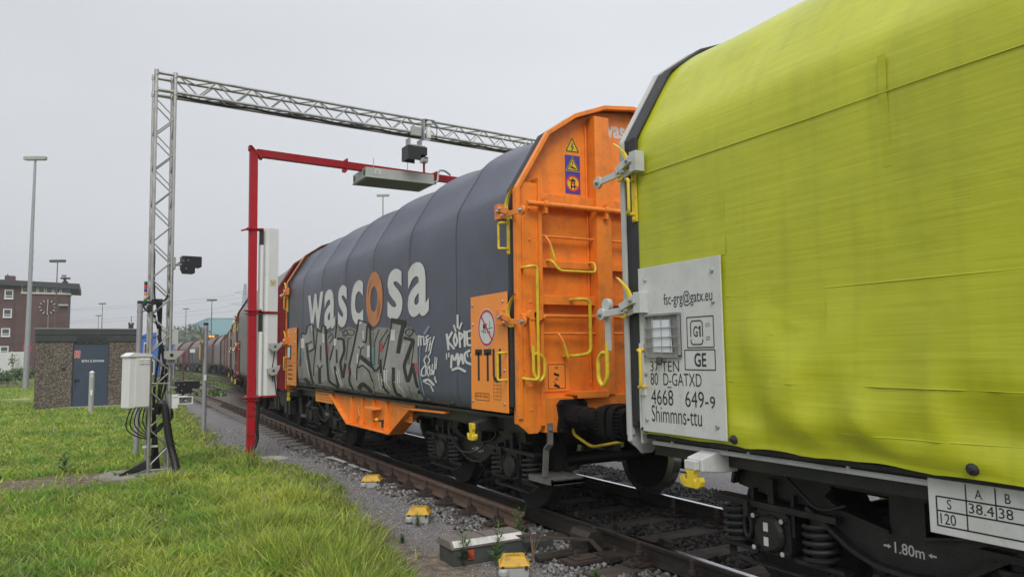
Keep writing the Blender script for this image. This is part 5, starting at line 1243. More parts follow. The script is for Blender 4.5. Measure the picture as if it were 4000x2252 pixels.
for s_ in G_WHITE: graf('graffiti_highlight', M['spray_white'], .0085, (), [s_])
graf('graffiti_tag', M['white_print'], .0075, (), G_TAG)
graf('graffiti_tag', M['white_print'], .0075, (), G_KOPIE, C5)
graf('graffiti_drip', spray('spray_pale_blue', (.22, .28, .36)), .0065, (), G_PALE)

# lettered orange panel at the near end, and the one at the far end
p1 = side_panel(w1, 0, M['orange_light'])
def PF(yl, z0, d, x=-1.4605): return lambda u, v: (x-d, yl-u, z0+v)      # u to the right as seen from the path
f = PF(1.0, 1.045, 0)
mb = MB(); g = PF(1.0, 1.045, .0015); circle_rim(mb, g, .37, .83, .195, .001); mb.build('round_sign', M['white_print'], p1)
mb = MB(); g = PF(1.0, 1.045, .003); circle_rim(mb, g, .37, .83, .185, .16); line2(mb, g, (.25, .955), (.49, .705), .022); mb.build('sign_ring', M['red_print'], p1)
mb = MB(); g = PF(1.0, 1.045, .0025)
line2(mb, g, (.25, .80), (.50, .83), .008); line2(mb, g, (.29, .845), (.375, .85), .05); line2(mb, g, (.44, .82), (.44, .90), .009)
for q in (.29, .33, .38, .43): line2(mb, g, (q, .785), (q+.02, .788), .018)
mb.build('sign_pictogram', M['black_print'], p1)
mb = MB(); g = PF(1.0, 1.045, .0012)
line2(mb, g, (.10, .585), (.26, .585), .062); line2(mb, g, (.18, .585), (.18, .295), .045); line2(mb, g, (.30, .585), (.47, .585), .062); line2(mb, g, (.385, .585), (.385, .295), .045)
u = [(.515, .615), (.515, .345), (.545, .31), (.62, .31), (.65, .345), (.65, .615)]
for i in range(5): line2(mb, g, u[i], u[i+1], .045)
frame2(mb, g, .09, .41, .10, .17, .006); put_text(mb, '6|REV EED  30.06.22', g, .10, .118, w=.29, h=.036)
frame2(mb, g, .51, .66, .12, .33, .004)
for i in range(1, 6): line2(mb, g, (.51, .12+i*.035), (.66, .12+i*.035), .003)
line2(mb, g, (.585, .12), (.585, .33), .003)
mb.build('panel_print', M['black_print'], p1)
p2 = side_panel(w1, 1, M['orange_light'])
mb = MB(); g = PF(WL-.20, 1.045, .0012)
for (a, b, c, d) in ((.55, .75, .45, .62), (.55, .75, .64, .80), (.12, .45, .44, .47)): frame2(mb, g, a, b, c, d, .006)
for v_ in (.11, .20, .29, .37):
    for k_ in range(8): line2(mb, g, (.12+.05*k_, v_+.025), (.155+.05*k_, v_+.025), .035)
mb.build('panel_print', M['black_print'], p2)
wb = MB(); wb.bx(-1.460, -1.478, WL-.30, WL-.58, 1.58, 1.86); o = wb.build('document_holder', M['grey_dark'], p2); 
wb = MB(); wb.bx(-1.478, -1.480, WL-.34, WL-.54, 1.61, 1.82); wb.build('waybill', M['paper'], p2)

# end wall prints and fittings (near end): u to the right, v up, at local x0
def EF(x0, z0, t): return lambda u, v: (x0+u, t, z0+v)
def tri(mb, f, c, z0, w, h, k=1.):
    mb.add([f(c-w/2*k, z0+(1-k)*h*.35), f(c+w/2*k, z0+(1-k)*h*.35), f(c, z0+(1-k)*h*.35+h*k)], [(0, 1, 2)])
E0 = EF(-.80, 3.22, .128)
sg = MB(); tri(sg, EF(-.80, 3.22, .1285), .09, .43, .185, .165); tri(sg, EF(-.80, 3.22, .1270), .09, .235, .17, .155); circle_rim(sg, EF(-.80, 3.22, .1270), .09, .11, .082, .001); warn = sg.build('warning_sign', M['yellow'], end1)
sg = MB(); sg.bx(-.802, -.62, .1276, .1290, 3.22, 3.62); sg.build('sign_plate', M['blue_print'], end1)
sg = MB(); fb = EF(-.80, 3.22, .1262); fc = EF(-.80, 3.22, .1262)
for z0 in (.435, .24):
    w_ = .168 if z0 > .3 else .155
    for a, b in (((.09-w_/2+.008, z0+.006), (.09+w_/2-.008, z0+.006)), ((.09+w_/2-.008, z0+.006), (.09, z0+w_*.86)), ((.09, z0+w_*.86), (.09-w_/2+.008, z0+.006))): line2(sg, fb, a, b, .009)
for a, b in (((.1, .53), (.078, .485)), ((.078, .485), (.104, .49)), ((.104, .49), (.084, .45)), ((.05, .275), (.13, .262)), ((.06, .295), (.12, .265)), ((.095, .34), (.085, .30))): line2(sg, fb, a, b, .010)
for a, b in (((.06, .075), (.12, .075)), ((.07, .05), (.07, .15)), ((.11, .05), (.11, .15)), ((.06, .14), (.12, .14)), ((.09, .12), (.09, .17))): line2(sg, fb, a, b, .014)
sg.build('sign_pictogram', M['black_print'], end1)
sg = MB(); circle_rim(sg, fb, .09, .11, .086, .068); line2(sg, EF(-.80, 3.22, .1255), (.035, .155), (.145, .065), .014); sg.build('sign_ring', M['red_print'], end1)
sg = MB(); put_text(sg, 'wascosa', EF(-.335, 3.87, .128), 0, 0, w=.67, h=.13, bold=.03); sg.build('end_lettering', M['white_print'], end1)
q = MB(); q.bx(-1.13, -.81, .118, .128, 1.24, 1.52); pl = q.build('notice_plate', M['orange_light'], end1)
q = MB(); g = EF(-1.13, 1.24, .1175); frame2(q, g, .075, .27, .025, .26, .007)
for z in (.06, .17): line2(q, g, (.14, z), (.20, z-.02), .025); line2(q, g, (.15, z+.05), (.19, z+.05), .008); line2(q, g, (.15, z+.065), (.19, z+.065), .006)
line2(q, g, (.13, .10), (.21, .03), .006); q.build('notice_print', M['black_print'], end1)
q = MB(); q.bx(-.86, -.47, -.07, .128, 1.20, 1.235); q.bx(-.84, -.47, -.072, -.06, 1.17, 1.21); q.build('end_step', M['orange'], w1, bevel=.004)
def ytube(name, pts, r=.013, rr=.05, m='yellow', par=w1):
    b = MB(); b.tube(round_path(pts, rr), r, 8); return b.build(name, M[m], par, smooth=40)
ytube('end_handle', [(-1.09, .05, 2.51), (-1.09, -.05, 2.50), (-1.03, -.08, 2.40), (-.60, -.08, 2.40), (-.59, -.05, 2.50), (-.59, .05, 2.51)])
ytube('end_handle', [(-.83, .04, 2.13), (-.83, -.09, 2.13), (-.69, -.09, 2.13), (-.69, -.09, 1.60), (-.87, -.09, 1.58), (-.87, .12, 1.58)], .017, .07)
ytube('end_handle', [(-1.40, .03, 2.42), (-1.40, -.08, 2.42), (-1.28, -.08, 2.44), (-1.28, -.08, 1.36), (-1.40, -.09, 1.37), (-1.40, .03, 1.38)], .015, .05)
ytube('stirrup', [(-.88, -.02, .90), (-.88, -.05, .83), (-.78, -.20, .72), (-.42, -.20, .745), (-.40, -.18, .79)], .014, .05)
for x, z in ((-1.11, 2.75), (-.98, 1.80)):
    b = MB(); b.tube([(x, .04, z), (x+.02, .0, z-.06), (x+.035, -.01, z-.11)], .012, 8); o = b.build('crank_lever', M['orange'], w1, smooth=40)
    b = MB(); b.tube([(x+.035, -.01, z-.11), (x+.07, -.02, z-.24)], .013, 8); b.build('crank_grip', M['yellow'], o, smooth=40)
def lock_lever(root, e, m):
    ey = (lambda s: s) if e == 0 else (lambda s: WL-s); x = -1.33 if e == 0 else -1.47; t0 = -.05 if e == 0 else -.17
    b = MB(); b.bar((x, ey(t0), 1.97), (x+.01, ey(t0-.01), 1.62), .02, .06, (1 if e == 0 else 0, 0 if e == 0 else 1, 0)); b.lathe([(.05, -.02), (.05, .02)], (x, ey(t0), 1.97), 'y' if e == 0 else 'x', 16)
    if e == 0: b.tube([(x-.10, ey(-.02), 1.96), (x+.16, ey(-.02), 1.95)], .03, 10); b.lathe([(.055, -.02), (.055, .02)], (x+.07, ey(-.05), 1.97), 'y', 16)
    o = b.build('lock_lever', m, root, bevel=.003)
    g = MB(); d = (lambda a, z: (x+a, ey(t0-.02), z)) if e == 0 else (lambda a, z: (x, ey(t0-.02-a), z))
    g.tube(round_path([d(0, 1.68), d(0, 1.60), d(-.0, 1.42), d(.06, 1.34), d(.12, 1.40), d(.12, 1.56), d(.06, 1.61), d(0, 1.60)], .05), .016, 8)
    g.build('lock_lever_grip', M['yellow'], o, smooth=40)
lock_lever(w1, 0, M['orange'])
M['step_steel'] = mat('worn_step_steel', (.17, .165, .155), .6, .2, var=.2, dirt=(.07, .06, .05), damt=.5, dscale=9)
def hung_step(root, e, m):
    ey = (lambda s: s) if e == 0 else (lambda s: WL-s)
    b = MB(); x = -1.12
    P = [(x, ey(.0), .95), (x, ey(.0), .75), (x-.015, ey(.05), .70), (x-.015, ey(.08), .44)]
    for i in range(3): b.bar(P[i], P[i+1], .06, .014, (0, 1, 0))
    b.bolt((x, ey(-.012), .89), 'y', .015, -.02)
    b.build('step_hanger', M['step_steel'], root)
    s_ = MB(); x0, x1, a0, a1 = -1.12, -.74, ey(-.02), ey(.44); z = .42
    s_.bx(x0, x1, a0, a0+(.02 if e == 0 else -.02), z-.055, z); s_.bx(x0, x1, a1, a1-(.02 if e == 0 else -.02), z-.055, z); s_.bx(x0, x0+.02, a0, a1, z-.055, z); s_.bx(x1-.02, x1, a0, a1, z-.055, z); s_.bx(x0+.01, x1-.01, a0, a1, z-.05, z-.015)
    for i in range(11): xx = x0+.03+i*.032; s_.bx(xx, xx+.012, a0, a1, z-.015, z-.003)
    for i in range(7): yy = a0+(a1-a0)*(i+1)/8; s_.bx(x0, x1, yy-.003, yy+.003, z-.015, z-.006)
    s_.build('step_plate', m, root)
hung_step(w1, 0, M['step_steel']); hung_step(w1, 1, M['step_steel'])
# details on the girder
q = MB(); q.bx(-1.345, -1.335, 6.74, 7.90, .80, 1.02); tb = q.build('load_table', M['orange_light'], w1)
q = MB(); g = PF(7.86, .80, .0012, -1.345)
for v in (.05, .09, .13): line2(q, g, (.05, v), (1.1, v), .006)
q.build('load_table_print', M['black_print'], tb)
q = MB(); q.bx(-1.33, -1.46, 4.22, 4.62, .845, .875); q.bx(-1.33, -1.42, 3.95, 4.75, .545, .56); q.build('girder_step', M['orange_light'], w1, bevel=.003)
q = MB(); q.bx(-1.326, -1.330, 3.02, 3.34, .74, .93); o = q.build('girder_plate', M['orange_light'], w1)
q = MB(); g = PF(3.34, .74, .0015, -1.330); put_text(q, '<120m', g, .03, .11, w=.26, h=.06); line2(q, g, (.0, .09), (.32, .09), .006); put_text(q, 'R 35 m', g, .03, .015, w=.26, h=.06); frame2(q, g, 0, .32, 0, .19, .005); q.build('girder_print', M['black_print'], o)
q = MB(); q.tube([(-1.32, 4.12, .70), (-1.44, 4.10, .70), (-1.44, 4.25, .69)], .012, 8); o = q.build('brake_changeover_lever', M['black'], w1, smooth=40)
q = MB(); q.lathe([(.001, -.03), (.022, -.022), (.03, 0), (.022, .022), (.001, .03)], (-1.44, 4.11, .715), 'x', 12); q.build('lever_knob', M['yellow'], o, smooth=True)
q = MB(); q.bx(-1.326, -1.36, 4.0, 4.16, .60, .70); q.build('changeover_plate', M['rubber'], w1, bevel=.004)
q = MB(); q.tube(round_path([(-1.32, 5.25, .86), (-1.345, 5.27, .80), (-1.345, 5.22, .73), (-1.345, 5.32, .66), (-1.345, 5.40, .60)], .03), .009, 6); q.tube(round_path([(-1.345, 5.24, .72), (-1.345, 5.14, .68), (-1.345, 5.16, .61), (-1.345, 5.0, .61), (-1.345, 5.0, .66)], .03), .008, 6); q.build('release_rod', M['orange_light'], w1, smooth=40)
for y, z in ((2.2, .80), (7.6, .82)):
    q = MB(); q.tube(smooth_path([(-1.1, y, .92), (-1.16, y+.05, .7), (-1.15, y-.25, .5), (-1.12, y-.6, .52), (-1.08, y-.75, .62)]), .012, 6); q.build('brake_hose', M['cable'], w1, smooth=40)

# ------------------------------------------------------------------ the lime wagon nearest the camera
W0Y = 4.47-WL
w0 = empty('covered_wagon', (TX, W0Y, 0), 0, 'lime green tarpaulin wagon with white lettered panel, closest on the right', 'freight wagon')
t0 = build_tarp(w0, 'green', M['tarp_green'], 190)
M['pale_frame'] = mat('pale_grey_frame_paint', (.47, .475, .465), .42, var=.05, dirt=(.2, .19, .16), damt=.25, dscale=6)
wagon_end(w0, 1, M['pale_frame'], 1); wagon_end(w0, 0, M['pale_frame'], 0)
seal(w0, 1); seal(w0, 0)
underframe(w0, M['grey_dark'], M['black'])
put_bogie(w0, WL-1.90); put_bogie(w0, 1.74)
latch(w0, 1, 2.99, M['grey_steel'], True); latch(w0, 1, 1.96, M['grey_steel'], True)
grab_handle(w0, 1, 2.62, 2.87, .17); grab_handle(w0, 1, 1.36, 1.62, .25, False); yellow_hook(w0, 1, M['panel_white'])
lock_lever(w0, 1, M['grey_steel'])
sb = MB()
for i in range(9): sb.lathe([(.032, 0), (.028, -.02), (.014, -.028), (.012, -.045)], (side_x('green', (WL-.2-i*1.15 if i != 1 else WL-1.06), 1.06)+.012, WL-.2-i*1.15 if i != 1 else WL-1.06, 1.06), 'x', 10)
sb.split('tie_down_stud', M['rubber'], w0)
q = MB(); q.bx(-1.43, -1.46, WL-.195, WL-.175, 1.06, 1.42); q.build('edge_strip', M['grey_steel'], w0)
q = MB(); q.tube([(-1.36, WL-.2, .955), (-1.36, WL-4.4, .955)], .016, 6)
for i in range(6): q.tube([(-1.36, WL-.4-i*.7, .955), (-1.36, WL-.4-i*.7, 1.02)], .012, 6)
q.build('side_rail', M['grey_steel'], w0, smooth=40)
p0 = side_panel(w0, 1, M['panel_white'])
PW = .82; g = PF(WL-.20, 1.045, .0012)
q = MB(); put_text(q, 'fsc-grg@gatx.eu', g, .275, .86, w=.47, h=.105)
put_text(q, '37 TEN', g, .11, .425, w=.30, h=.072, bold=-.005); put_text(q, '80  D-GATXD', g, .11, .33, w=.51, h=.085, bold=-.005); line2(q, g, (.285, .318), (.325, .318), .007)
put_text(q, '4668', g, .11, .195, w=.23, h=.105, bold=-.005); put_text(q, '649-', g, .46, .195, w=.215, h=.105, bold=-.005); put_text(q, '9', g, .69, .195, w=.045, h=.078); put_text(q, 'Shimmns-ttu', g, .11, .075, w=.50, h=.115, bold=-.005)
frame2(q, g, .50, .745, .585, .785, .007); put_text(q, 'G', g, .560, .655, w=.04, h=.07, bold=.01); line2(q, g, (.622, .655), (.622, .725), .011); line2(q, g, (.622, .722), (.608, .708), .009)
for a, b in (((.535, .655), (.535, .745)), ((.535, .745), (.55, .76)), ((.55, .76), (.63, .76)), ((.63, .76), (.645, .745)), ((.645, .745), (.645, .655)), ((.535, .64), (.535, .62)), ((.535, .62), (.55, .605)), ((.55, .605), (.63, .605)), ((.63, .605), (.645, .62)), ((.645, .62), (.645, .64))): line2(q, g, a, b, .008)
put_text(q, 'GTI', g, .675, .715, w=.035, h=.025); put_text(q, 'GTI', g, .675, .63, w=.035, h=.025)
frame2(q, g, .47, .75, .44, .57, .007); put_text(q, 'GE', g, .56, .46, w=.11, h=.09, bold=.015)
q.build('panel_print', M['black_print'], p0)
M['holder'] = mat('worn_grey_holder', (.27, .27, .265), .5, .2, var=.2)
hb = MB(); a = WL-.20-.08; hb.bx(-1.460, -1.466, a, a-.36, 1.57, 1.86); hb.bx(-1.460, -1.488, a+.005, a-.365, 1.855, 1.87); hb.bx(-1.460, -1.484, a, a-.36, 1.565, 1.58); hb.bx(-1.460, -1.484, a, a-.012, 1.57, 1.86); hb.bx(-1.460, -1.484, a-.348, a-.36, 1.57, 1.86)
for i in range(3): hb.tube([(-1.482, a, 1.64+i*.065), (-1.482, a-.36, 1.64+i*.065)], .0035, 6)
for i in range(3): hb.tube([(-1.480, a-.09-i*.09, 1.575), (-1.480, a-.09-i*.09, 1.86)], .0022, 6)
hb.build('document_holder', M['holder'], p0)
hb = MB(); hb.add([(-1.472, a-.07, 1.83), (-1.474, a-.27, 1.825), (-1.476, a-.285, 1.60), (-1.471, a-.075, 1.605)], [(0, 1, 2, 3)]); hb.build('waybill', M['paper'], p0)
q = MB(); q.tube([(-1.49, a-.16, 1.565), (-1.50, a-.17, 1.52)], .02, 8); q.build('holder_catch', M['rubber'], p0)
q = MB(); q.bx(-1.460, -1.475, WL-.205, WL-.255, 1.30, 1.67); q.build('handle_plate', M['panel_white'], p0)
# patches, tapes and seams welded on the cloth
def cloth_piece(name, quads, m, proud):
    mb = MB()
    for (x0, y0, x1, y1) in quads:
        A = [on_x(x, y, 3.447) for x, y in ((x0, y0), (x1, y0), (x1, y1), (x0, y1))]
        yl, yr = (A[0].y+A[3].y)/2-W0Y, (A[1].y+A[2].y)/2-W0Y; zt = (A[0].z+A[1].z)/2; zb = (A[2].z+A[3].z)/2; n = 14
        mb.grid(n, n, lambda u, v: (side_x('green', yl+(yr-yl)*u, zb+(zt-zb)*v)-proud, yl+(yr-yl)*u, zb+(zt-zb)*v))
    return mb.build(name, m, t0, smooth=True)
cloth_piece('cloth_patch', [(1938, 715, 2076, 838)], M['tarp_patch'], .0025)
cloth_piece('cloth_tape', [(2212, 135, 2234, 420)], M['tarp_patch'], .002)
cloth_piece('cloth_tape', [(1810, 475, 1822, 640)], M['tarp_patch'], .002)
def seam(z0, slope, y0, y1, r):
    mb = MB(); mb.tube([(side_x('green', y, z0+slope*(y-5))-r*.2, y, z0+slope*(y-5)) for y in [y0+(y1-y0)*i/70 for i in range(71)]], r, 5); mb.build('weld_seam', M['tarp_green'], t0, smooth=True)
seam(1.40, .004, 6.0, WL-1.04, .0032); seam(1.93, .003, 6.0, WL-1.04, .0028); seam(2.90, 0, 5.0, WL-.24, .003); seam(1.20, -.012, 6.0, 8.2, .0025)
for z_ in (.485, .395):
    q = MB(); q.bx(-1.132, -1.136, 3.47-W0Y-.018, 3.47-W0Y+.018, z_-.027, z_+.027); q.build('white_mark', M['white_print'], w0)
for y_, z_ in ((3.36, .535), (3.59, .535), (3.36, .335), (3.59, .335)):
    q = MB(); q.bolt((-1.116, y_-W0Y, z_), 'x', .013, -.008); q.build('painted_bolt', M['grey_steel'], w0)
for pts_ in ([(-1.12, WL-.6, .93), (-1.16, WL-.9, .86), (-1.15, WL-1.6, .87), (-1.13, WL-2.6, .86)], [(-1.05, WL-1.0, .9), (-1.10, WL-1.25, .74), (-1.11, WL-1.4, .66), (-1.07, WL-1.55, .70)]):
    q = MB(); q.tube(smooth_path(pts_), .011, 6); q.build('brake_pipe', M['cable'], w0, smooth=True)
# lower load table board
q = MB(); q.bx(-1.37, -1.385, W0Y*0+(2.22-W0Y), (.9-W0Y), .73, .985); tb = q.build('load_table', M['panel_white'], w0, bevel=.003)
q = MB(); g = PF(2.22-W0Y, .73, .0012, -1.385)
frame2(q, g, .04, 1.25, .04, .175, .007); line2(q, g, (.04, .11), (1.25, .11), .007)
for u_ in (.18, .31, .44, .57, .70): line2(q, g, (u_, .04 if u_ < .2 else .11), (u_, .25), .006)
put_text(q, 'S', g, .09, .122, h=.045); put_text(q, '120', g, .055, .05, h=.05); 
for i, (a_, b_) in enumerate((('A', '38.4'), ('B', '38'))): put_text(q, a_, g, .22+.13*i, .19, h=.042); put_text(q, b_, g, .19+.13*i, .122, w=.11 if i == 0 else .06, h=.045)
q.build('load_table_print', M['black_print'], tb)
q = MB(); q.bx(-1.37, -1.25, 2.05-W0Y, 2.10-W0Y, .92, 1.0); q.bx(-1.37, -1.25, 1.0-W0Y, 1.05-W0Y, .92, 1.0); q.build('table_bracket', M['black'], w0)

# ------------------------------------------------------------------ the rest of the train, curving away
FAR = [('tarp_grey', 'wine', 'grey tarpaulin wagon with dark red end, right behind the slate one'), ('tarp_pinkgrey', 'wine', 'pinkish grey tarpaulin wagon, third behind the lime one'),
       ('tarp_grey', 'wine', 'pale grey tarpaulin wagon, fourth behind the lime one'), ('tarp_pinkgrey', 'wine', 'faded pink grey wagon where the train starts to bend, fifth behind the lime one'),
       ('tarp_brown', 'wine', 'brown tarpaulin wagon in the bend, sixth behind the lime one'), ('tarp_grey', 'wine', 'dull grey wagon in the bend, seventh behind the lime one'),
       ('tarp_maroon', 'wine', 'maroon tarpaulin wagon in the bend, eighth behind the lime one'), ('tarp_brown', 'wine', 'brown graffiti streaked wagon far down the train, third from its end'),
       ('tarp_maroon', 'wine', 'maroon wagon far down the train, second from its end'), ('tarp_grey', 'wine', 'pale wagon at the far left end of the train')]
FARTARP = None; yy = 17.45
for i, (tm, em, lab) in enumerate(FAR):
    xa, xb = side_at(yy), side_at(yy+WL); ang = math.atan2(-(xb-xa), WL)
    r = empty('covered_wagon', (xa+1.43*math.cos(ang), yy+1.43*math.sin(ang), 0), ang, lab, 'freight wagon', 'tarpaulin wagons in the curving train')
    if i: em = 'far_end'
    if i < 2:
        build_tarp(r, 'dark', M[tm], 60); seal(r, 0); seal(r, 1)
        wagon_end(r, 0, M[em], 0); wagon_end(r, 1, M[em], 0); underframe(r, M[em], M['black'])
        for e in (0, 1):
            latch(r, e, 2.99, M[em], True); latch(r, e, 1.96, M[em], True); grab_handle(r, e, 2.62, 2.87, .16); yellow_hook(r, e, M['black']); side_panel(r, e, M[em])
        put_far_bogie(r, 1.74); put_far_bogie(r, WL-1.74)
        if i == 0:
            q = MB(); q.tube([(-1.2, -.05, 2.42), (-1.2, -.05, 2.05)], .012, 8); q.build('end_handle', M['white_print'], r)
        FARTARP = FARTARP
    else:
        if FARTARP is None:
            FARTARP = build_tarp(r, 'dark', M[tm], 45); u_ = MB(); u_.bx(-1.25, 1.25, .1, WL-.1, .84, 1.01); u_.prism([(2.98, .9), (3.75, .54), (5.75, .54), (6.75, .9)], 'x', -1.28, -1.22); FU = u_.build('underframe', M['black'], r)
            FE = []
            for e in (0, 1):
                ey = (lambda s: s) if e == 0 else (lambda s: WL-s)
                mb = outline_rim(0, .2, .06, -.03, .95, ey); mb.prism([(-1.42, .95), (-1.42, 3.2)]+[(x*.98, z-.02) for x, z in OUT[1:-1]]+[(1.42, 3.2), (1.42, .95)], 'y', ey(.13), ey(.15))
                for sx in (-1, 1):
                    mb.bx(sx*1.46, sx*1.2, ey(0), ey(.05), .9, 3.2); mb.lathe([(.11, 0), (.11, -.35 if e == 0 else .35), (.2, -.36 if e == 0 else .36), (.2, -.5 if e == 0 else .5)], (sx*.875, ey(0), 1.0), 'y', 12)
                FE.append(mb.build('end_wall', M[em], r))
        else:
            c = FARTARP.copy(); c.data = FARTARP.data.copy(); c.data.materials[0] = M[tm]; COL.objects.link(c); c.parent = r; link_copy(FU, r)
            for o_ in FE: link_copy(o_, r)
        put_far_bogie(r, 1.74); put_far_bogie(r, WL-1.74)
    if i in (1, 7, 6, 8):                                # chalky graffiti smears on the sides
        mb = MB(); rr = random.Random(i)
        for k in range(26):
            y0 = .9+rr.random()*8.2; z0 = 1.1+rr.random()*.5; h = .5+rr.random()*1.0; w_ = .05+.12*rr.random()
            ptz = [(z0+h*s_/6) for s_ in range(7)]; lean = rr.uniform(-.25, .25)
            vv = [(side_x('dark', y0+lean*s_/6, z)-.012, y0+lean*s_/6, z) for s_, z in enumerate(ptz)]+[(side_x('dark', y0+w_+lean*s_/6, z)-.012, y0+w_+lean*s_/6, z) for s_, z in enumerate(ptz)]
            mb.add(vv, [(s_, s_+1, 7+s_+1, 7+s_) for s_ in range(6)])
        mb.build('graffiti', M['tarp_grey'] if i != 1 else M['white_print'], r)
    yy += WL+1.5*math.cos(ang)
# ------------------------------------------------------------------ aluminium truss gantry
gan = empty('truss_gantry', (.72, 13.28, GZ), 0, 'silver aluminium truss gantry spanning the track', 'gantry')
A = .29; LEAN = -.006
BR = math.atan2(.58, 7.2)                               # the beam swings slightly away from the camera
ux, uy = math.cos(BR), math.sin(BR)
def gp(a, b, z):                                        # local: a along the beam, b across it, z above ground; the mast leans a touch
    return Vector((a*ux-b*uy+LEAN*z, a*uy+b*ux, z))
HT = 6.56; SPAN = 8.6
def chord(p, q, r=.027):
    m = MB(); m.tube([p, q], r, 10); m.build('chord', M['alu'], gan, smooth=40)
_brace = {}
def brace(p, q, r=.0125):
    p, q = Vector(p), Vector(q); ln = round((q-p).length, 2)
    if ln not in _brace:
        m = MB(); m.tube([(0, 0, 0), (0, 0, ln)], r, 6); o = m.build('brace', M['alu'], gan, smooth=40); _brace[ln] = o
    else: o = link_copy(_brace[ln], gan)
    o.location = p; o.rotation_euler = (q-p).to_track_quat('Z', 'Y').to_euler(); o.scale = (1, 1, (q-p).length/ln)
for a0 in (0, SPAN):
    for a in (0, A):
        for b in (0, A): chord(gp(a0+a, b, .02), gp(a0+a, b, HT))
    z = .12; n = 0; zs = []
    while z+.30 < HT-.35: zs.append(z); z += .30
    for i, z in enumerate(zs):
        k = i % 2
        if a0 == 0 or z > 4.5:
            for b in (0, A): brace(gp(a0+(A if k else 0), b, z), gp(a0+(0 if k else A), b, z+.285))
            for a in (0, A): brace(gp(a0+a, 0 if k else A, z), gp(a0+a, A if k else 0, z+.285))
    for z in (.06, 1.02, 1.42, HT-.32, HT-.02):
        for b in (0, A): brace(gp(a0, b, z), gp(a0+A, b, z), .015)
        for a in (0, A): brace(gp(a0+a, 0, z), gp(a0+a, A, z), .015)
for b in (0, A):
    for z in (HT-.29, HT): chord(gp(0, b, z-.01), gp(SPAN+A, b, z-.01))
x = A+.06; i = 0
while x+.3 < SPAN:
    k = i % 2; zt, zb = HT-.01, HT-.30
    for b in (0, A): brace(gp(x, b, zb if k else zt), gp(x+.30, b, zt if k else zb))
    for z in (zt, zb): brace(gp(x, A if k else 0, z), gp(x+.30, 0 if k else A, z))
    x += .30; i += 1
for a0 in (0, SPAN):                                    # corner couplers, joints, base plates
    m = MB()
    for a in (0, A):
        for b in (0, A):
            for z in (HT-.01, HT-.30): c = gp(a0+a, b, z); m.lathe([(.036, -.045), (.036, .045)], c, 'z', 10)
            for z in (.98, 1.06): c = gp(a0+a, b, z); m.lathe([(.031, -.03), (.031, .03)], c, 'z', 10)
    m.split('coupler', M['alu'], gan, smooth=40)
    m = MB(); m.bx(a0-.12, a0+A+.12, a0*uy/ux-.12, a0*uy/ux+A+.14, .0, .02); m.build('base_plate', M['galv'], gan)
m = MB(); m.tube([gp(.35+i*.4, .14, HT-.31-.015*(i % 3)) for i in range(20)], .022, 6); m.tube([gp(.35+i*.4, .18, HT-.28-.02*((i+1) % 3)) for i in range(20)], .018, 6); m.build('beam_cable', M['cable'], gan, smooth=True)
slab = MB(); slab.prism([(.10, 12.85), (1.5, 12.75), (1.72, 13.1), (1.55, 13.85), (.2, 13.9), (-.05, 13.3)], 'z', GZ-.05, GZ+.022); tag(slab.build('concrete_slab', M['slab'], bevel=.01), 'pale concrete footing slab under the truss mast', None, None, 'structure')

def GW(a, b, z): return gan.location+gp(a, b, z-GZ)     # world point from world z
# black scanner camera housings
def camera_unit(name, p, size, label, yaw=0, step=True):
    r = empty(name, p, yaw, label, 'camera', 'black camera housings on the gantry'); sx, sy, sz = size; m = MB()
    m.prism([(0, 0), (sx, 0), (sx, -sz*.62), (sx*.66, -sz*.62), (sx*.66, -sz), (sx*.12, -sz), (0, -sz*.7)] if step else [(0, 0), (sx, 0), (sx, -sz), (0, -sz)], 'y', -sy/2, sy/2)
    m.build('housing', M['black_box'], r, bevel=.004)
    m = MB(); m.bx(-.10, .02, -sy*.3, sy*.3, -sz*.55, -sz*.45); m.bx(-.13, -.09, -.06, .06, -sz*.8, -sz*.1); m.build('bracket', M['galv'], r, bevel=.003)
    m = MB()
    for q in ((.06, -.3), (.3, -.25), (.2, -.75)): m.bolt((sx*q[0], -sy/2, sz*q[1]), 'y', .008, -.012)
    m.split('screw', M['chrome'], r)
    m = MB(); m.bx(sx, sx+.006, -sy*.38, sy*.38, -sz*.5, -sz*.1); m.build('front_window', M['glass'], r)
    return r
camera_unit('scanner_camera', GW(A+.14, .0, 3.30), (.30, .22, .28), 'black two-step camera housing high on the silver truss mast', .1)
camera_unit('scanner_camera', GW(A+.10, .02, 1.25), (.34, .24, .20), 'black camera housing low on the silver truss mast, beside the white box', .1)
c3 = empty('scanner_camera', GW(4.52, -.02, 5.76), BR, 'black camera hood hanging below the silver truss beam over the track', 'camera', 'black camera housings on the gantry')
m = MB(); m.prism([(0, 0), (.42, 0), (.42, -.16), (.28, -.16), (.28, -.28), (0, -.28)], 'y', -.10, -.08); m.prism([(0, 0), (.42, 0), (.42, -.16), (.28, -.16), (.28, -.28), (0, -.28)], 'y', .18, .20); m.bx(0, .02, -.08, .18, -.28, 0); m.bx(.40, .42, -.08, .18, -.16, 0); m.bx(.01, .41, -.08, .18, -.02, -.001); m.build('housing', M['black_box'], c3)
m = MB(); m.bx(.04, .40, -.06, .14, 0, .035); m.bx(.05, .08, -.05, .12, .03, .16); m.bx(.30, .33, -.05, .12, .03, .16); m.build('bracket', M['galv'], c3)
dm = empty('dome_camera', GW(4.86, -.06, 6.30), BR, 'white dome camera under a metal shelf on the silver truss beam', 'camera')
m = MB(); m.bx(-.01, .01, -.10, .02, -.40, .02); m.bx(-.01, .24, -.10, .06, .02, .032); m.bx(.0, .14, -.07, -.06, -.40, -.36); m.build('shelf_bracket', M['galv'], dm)
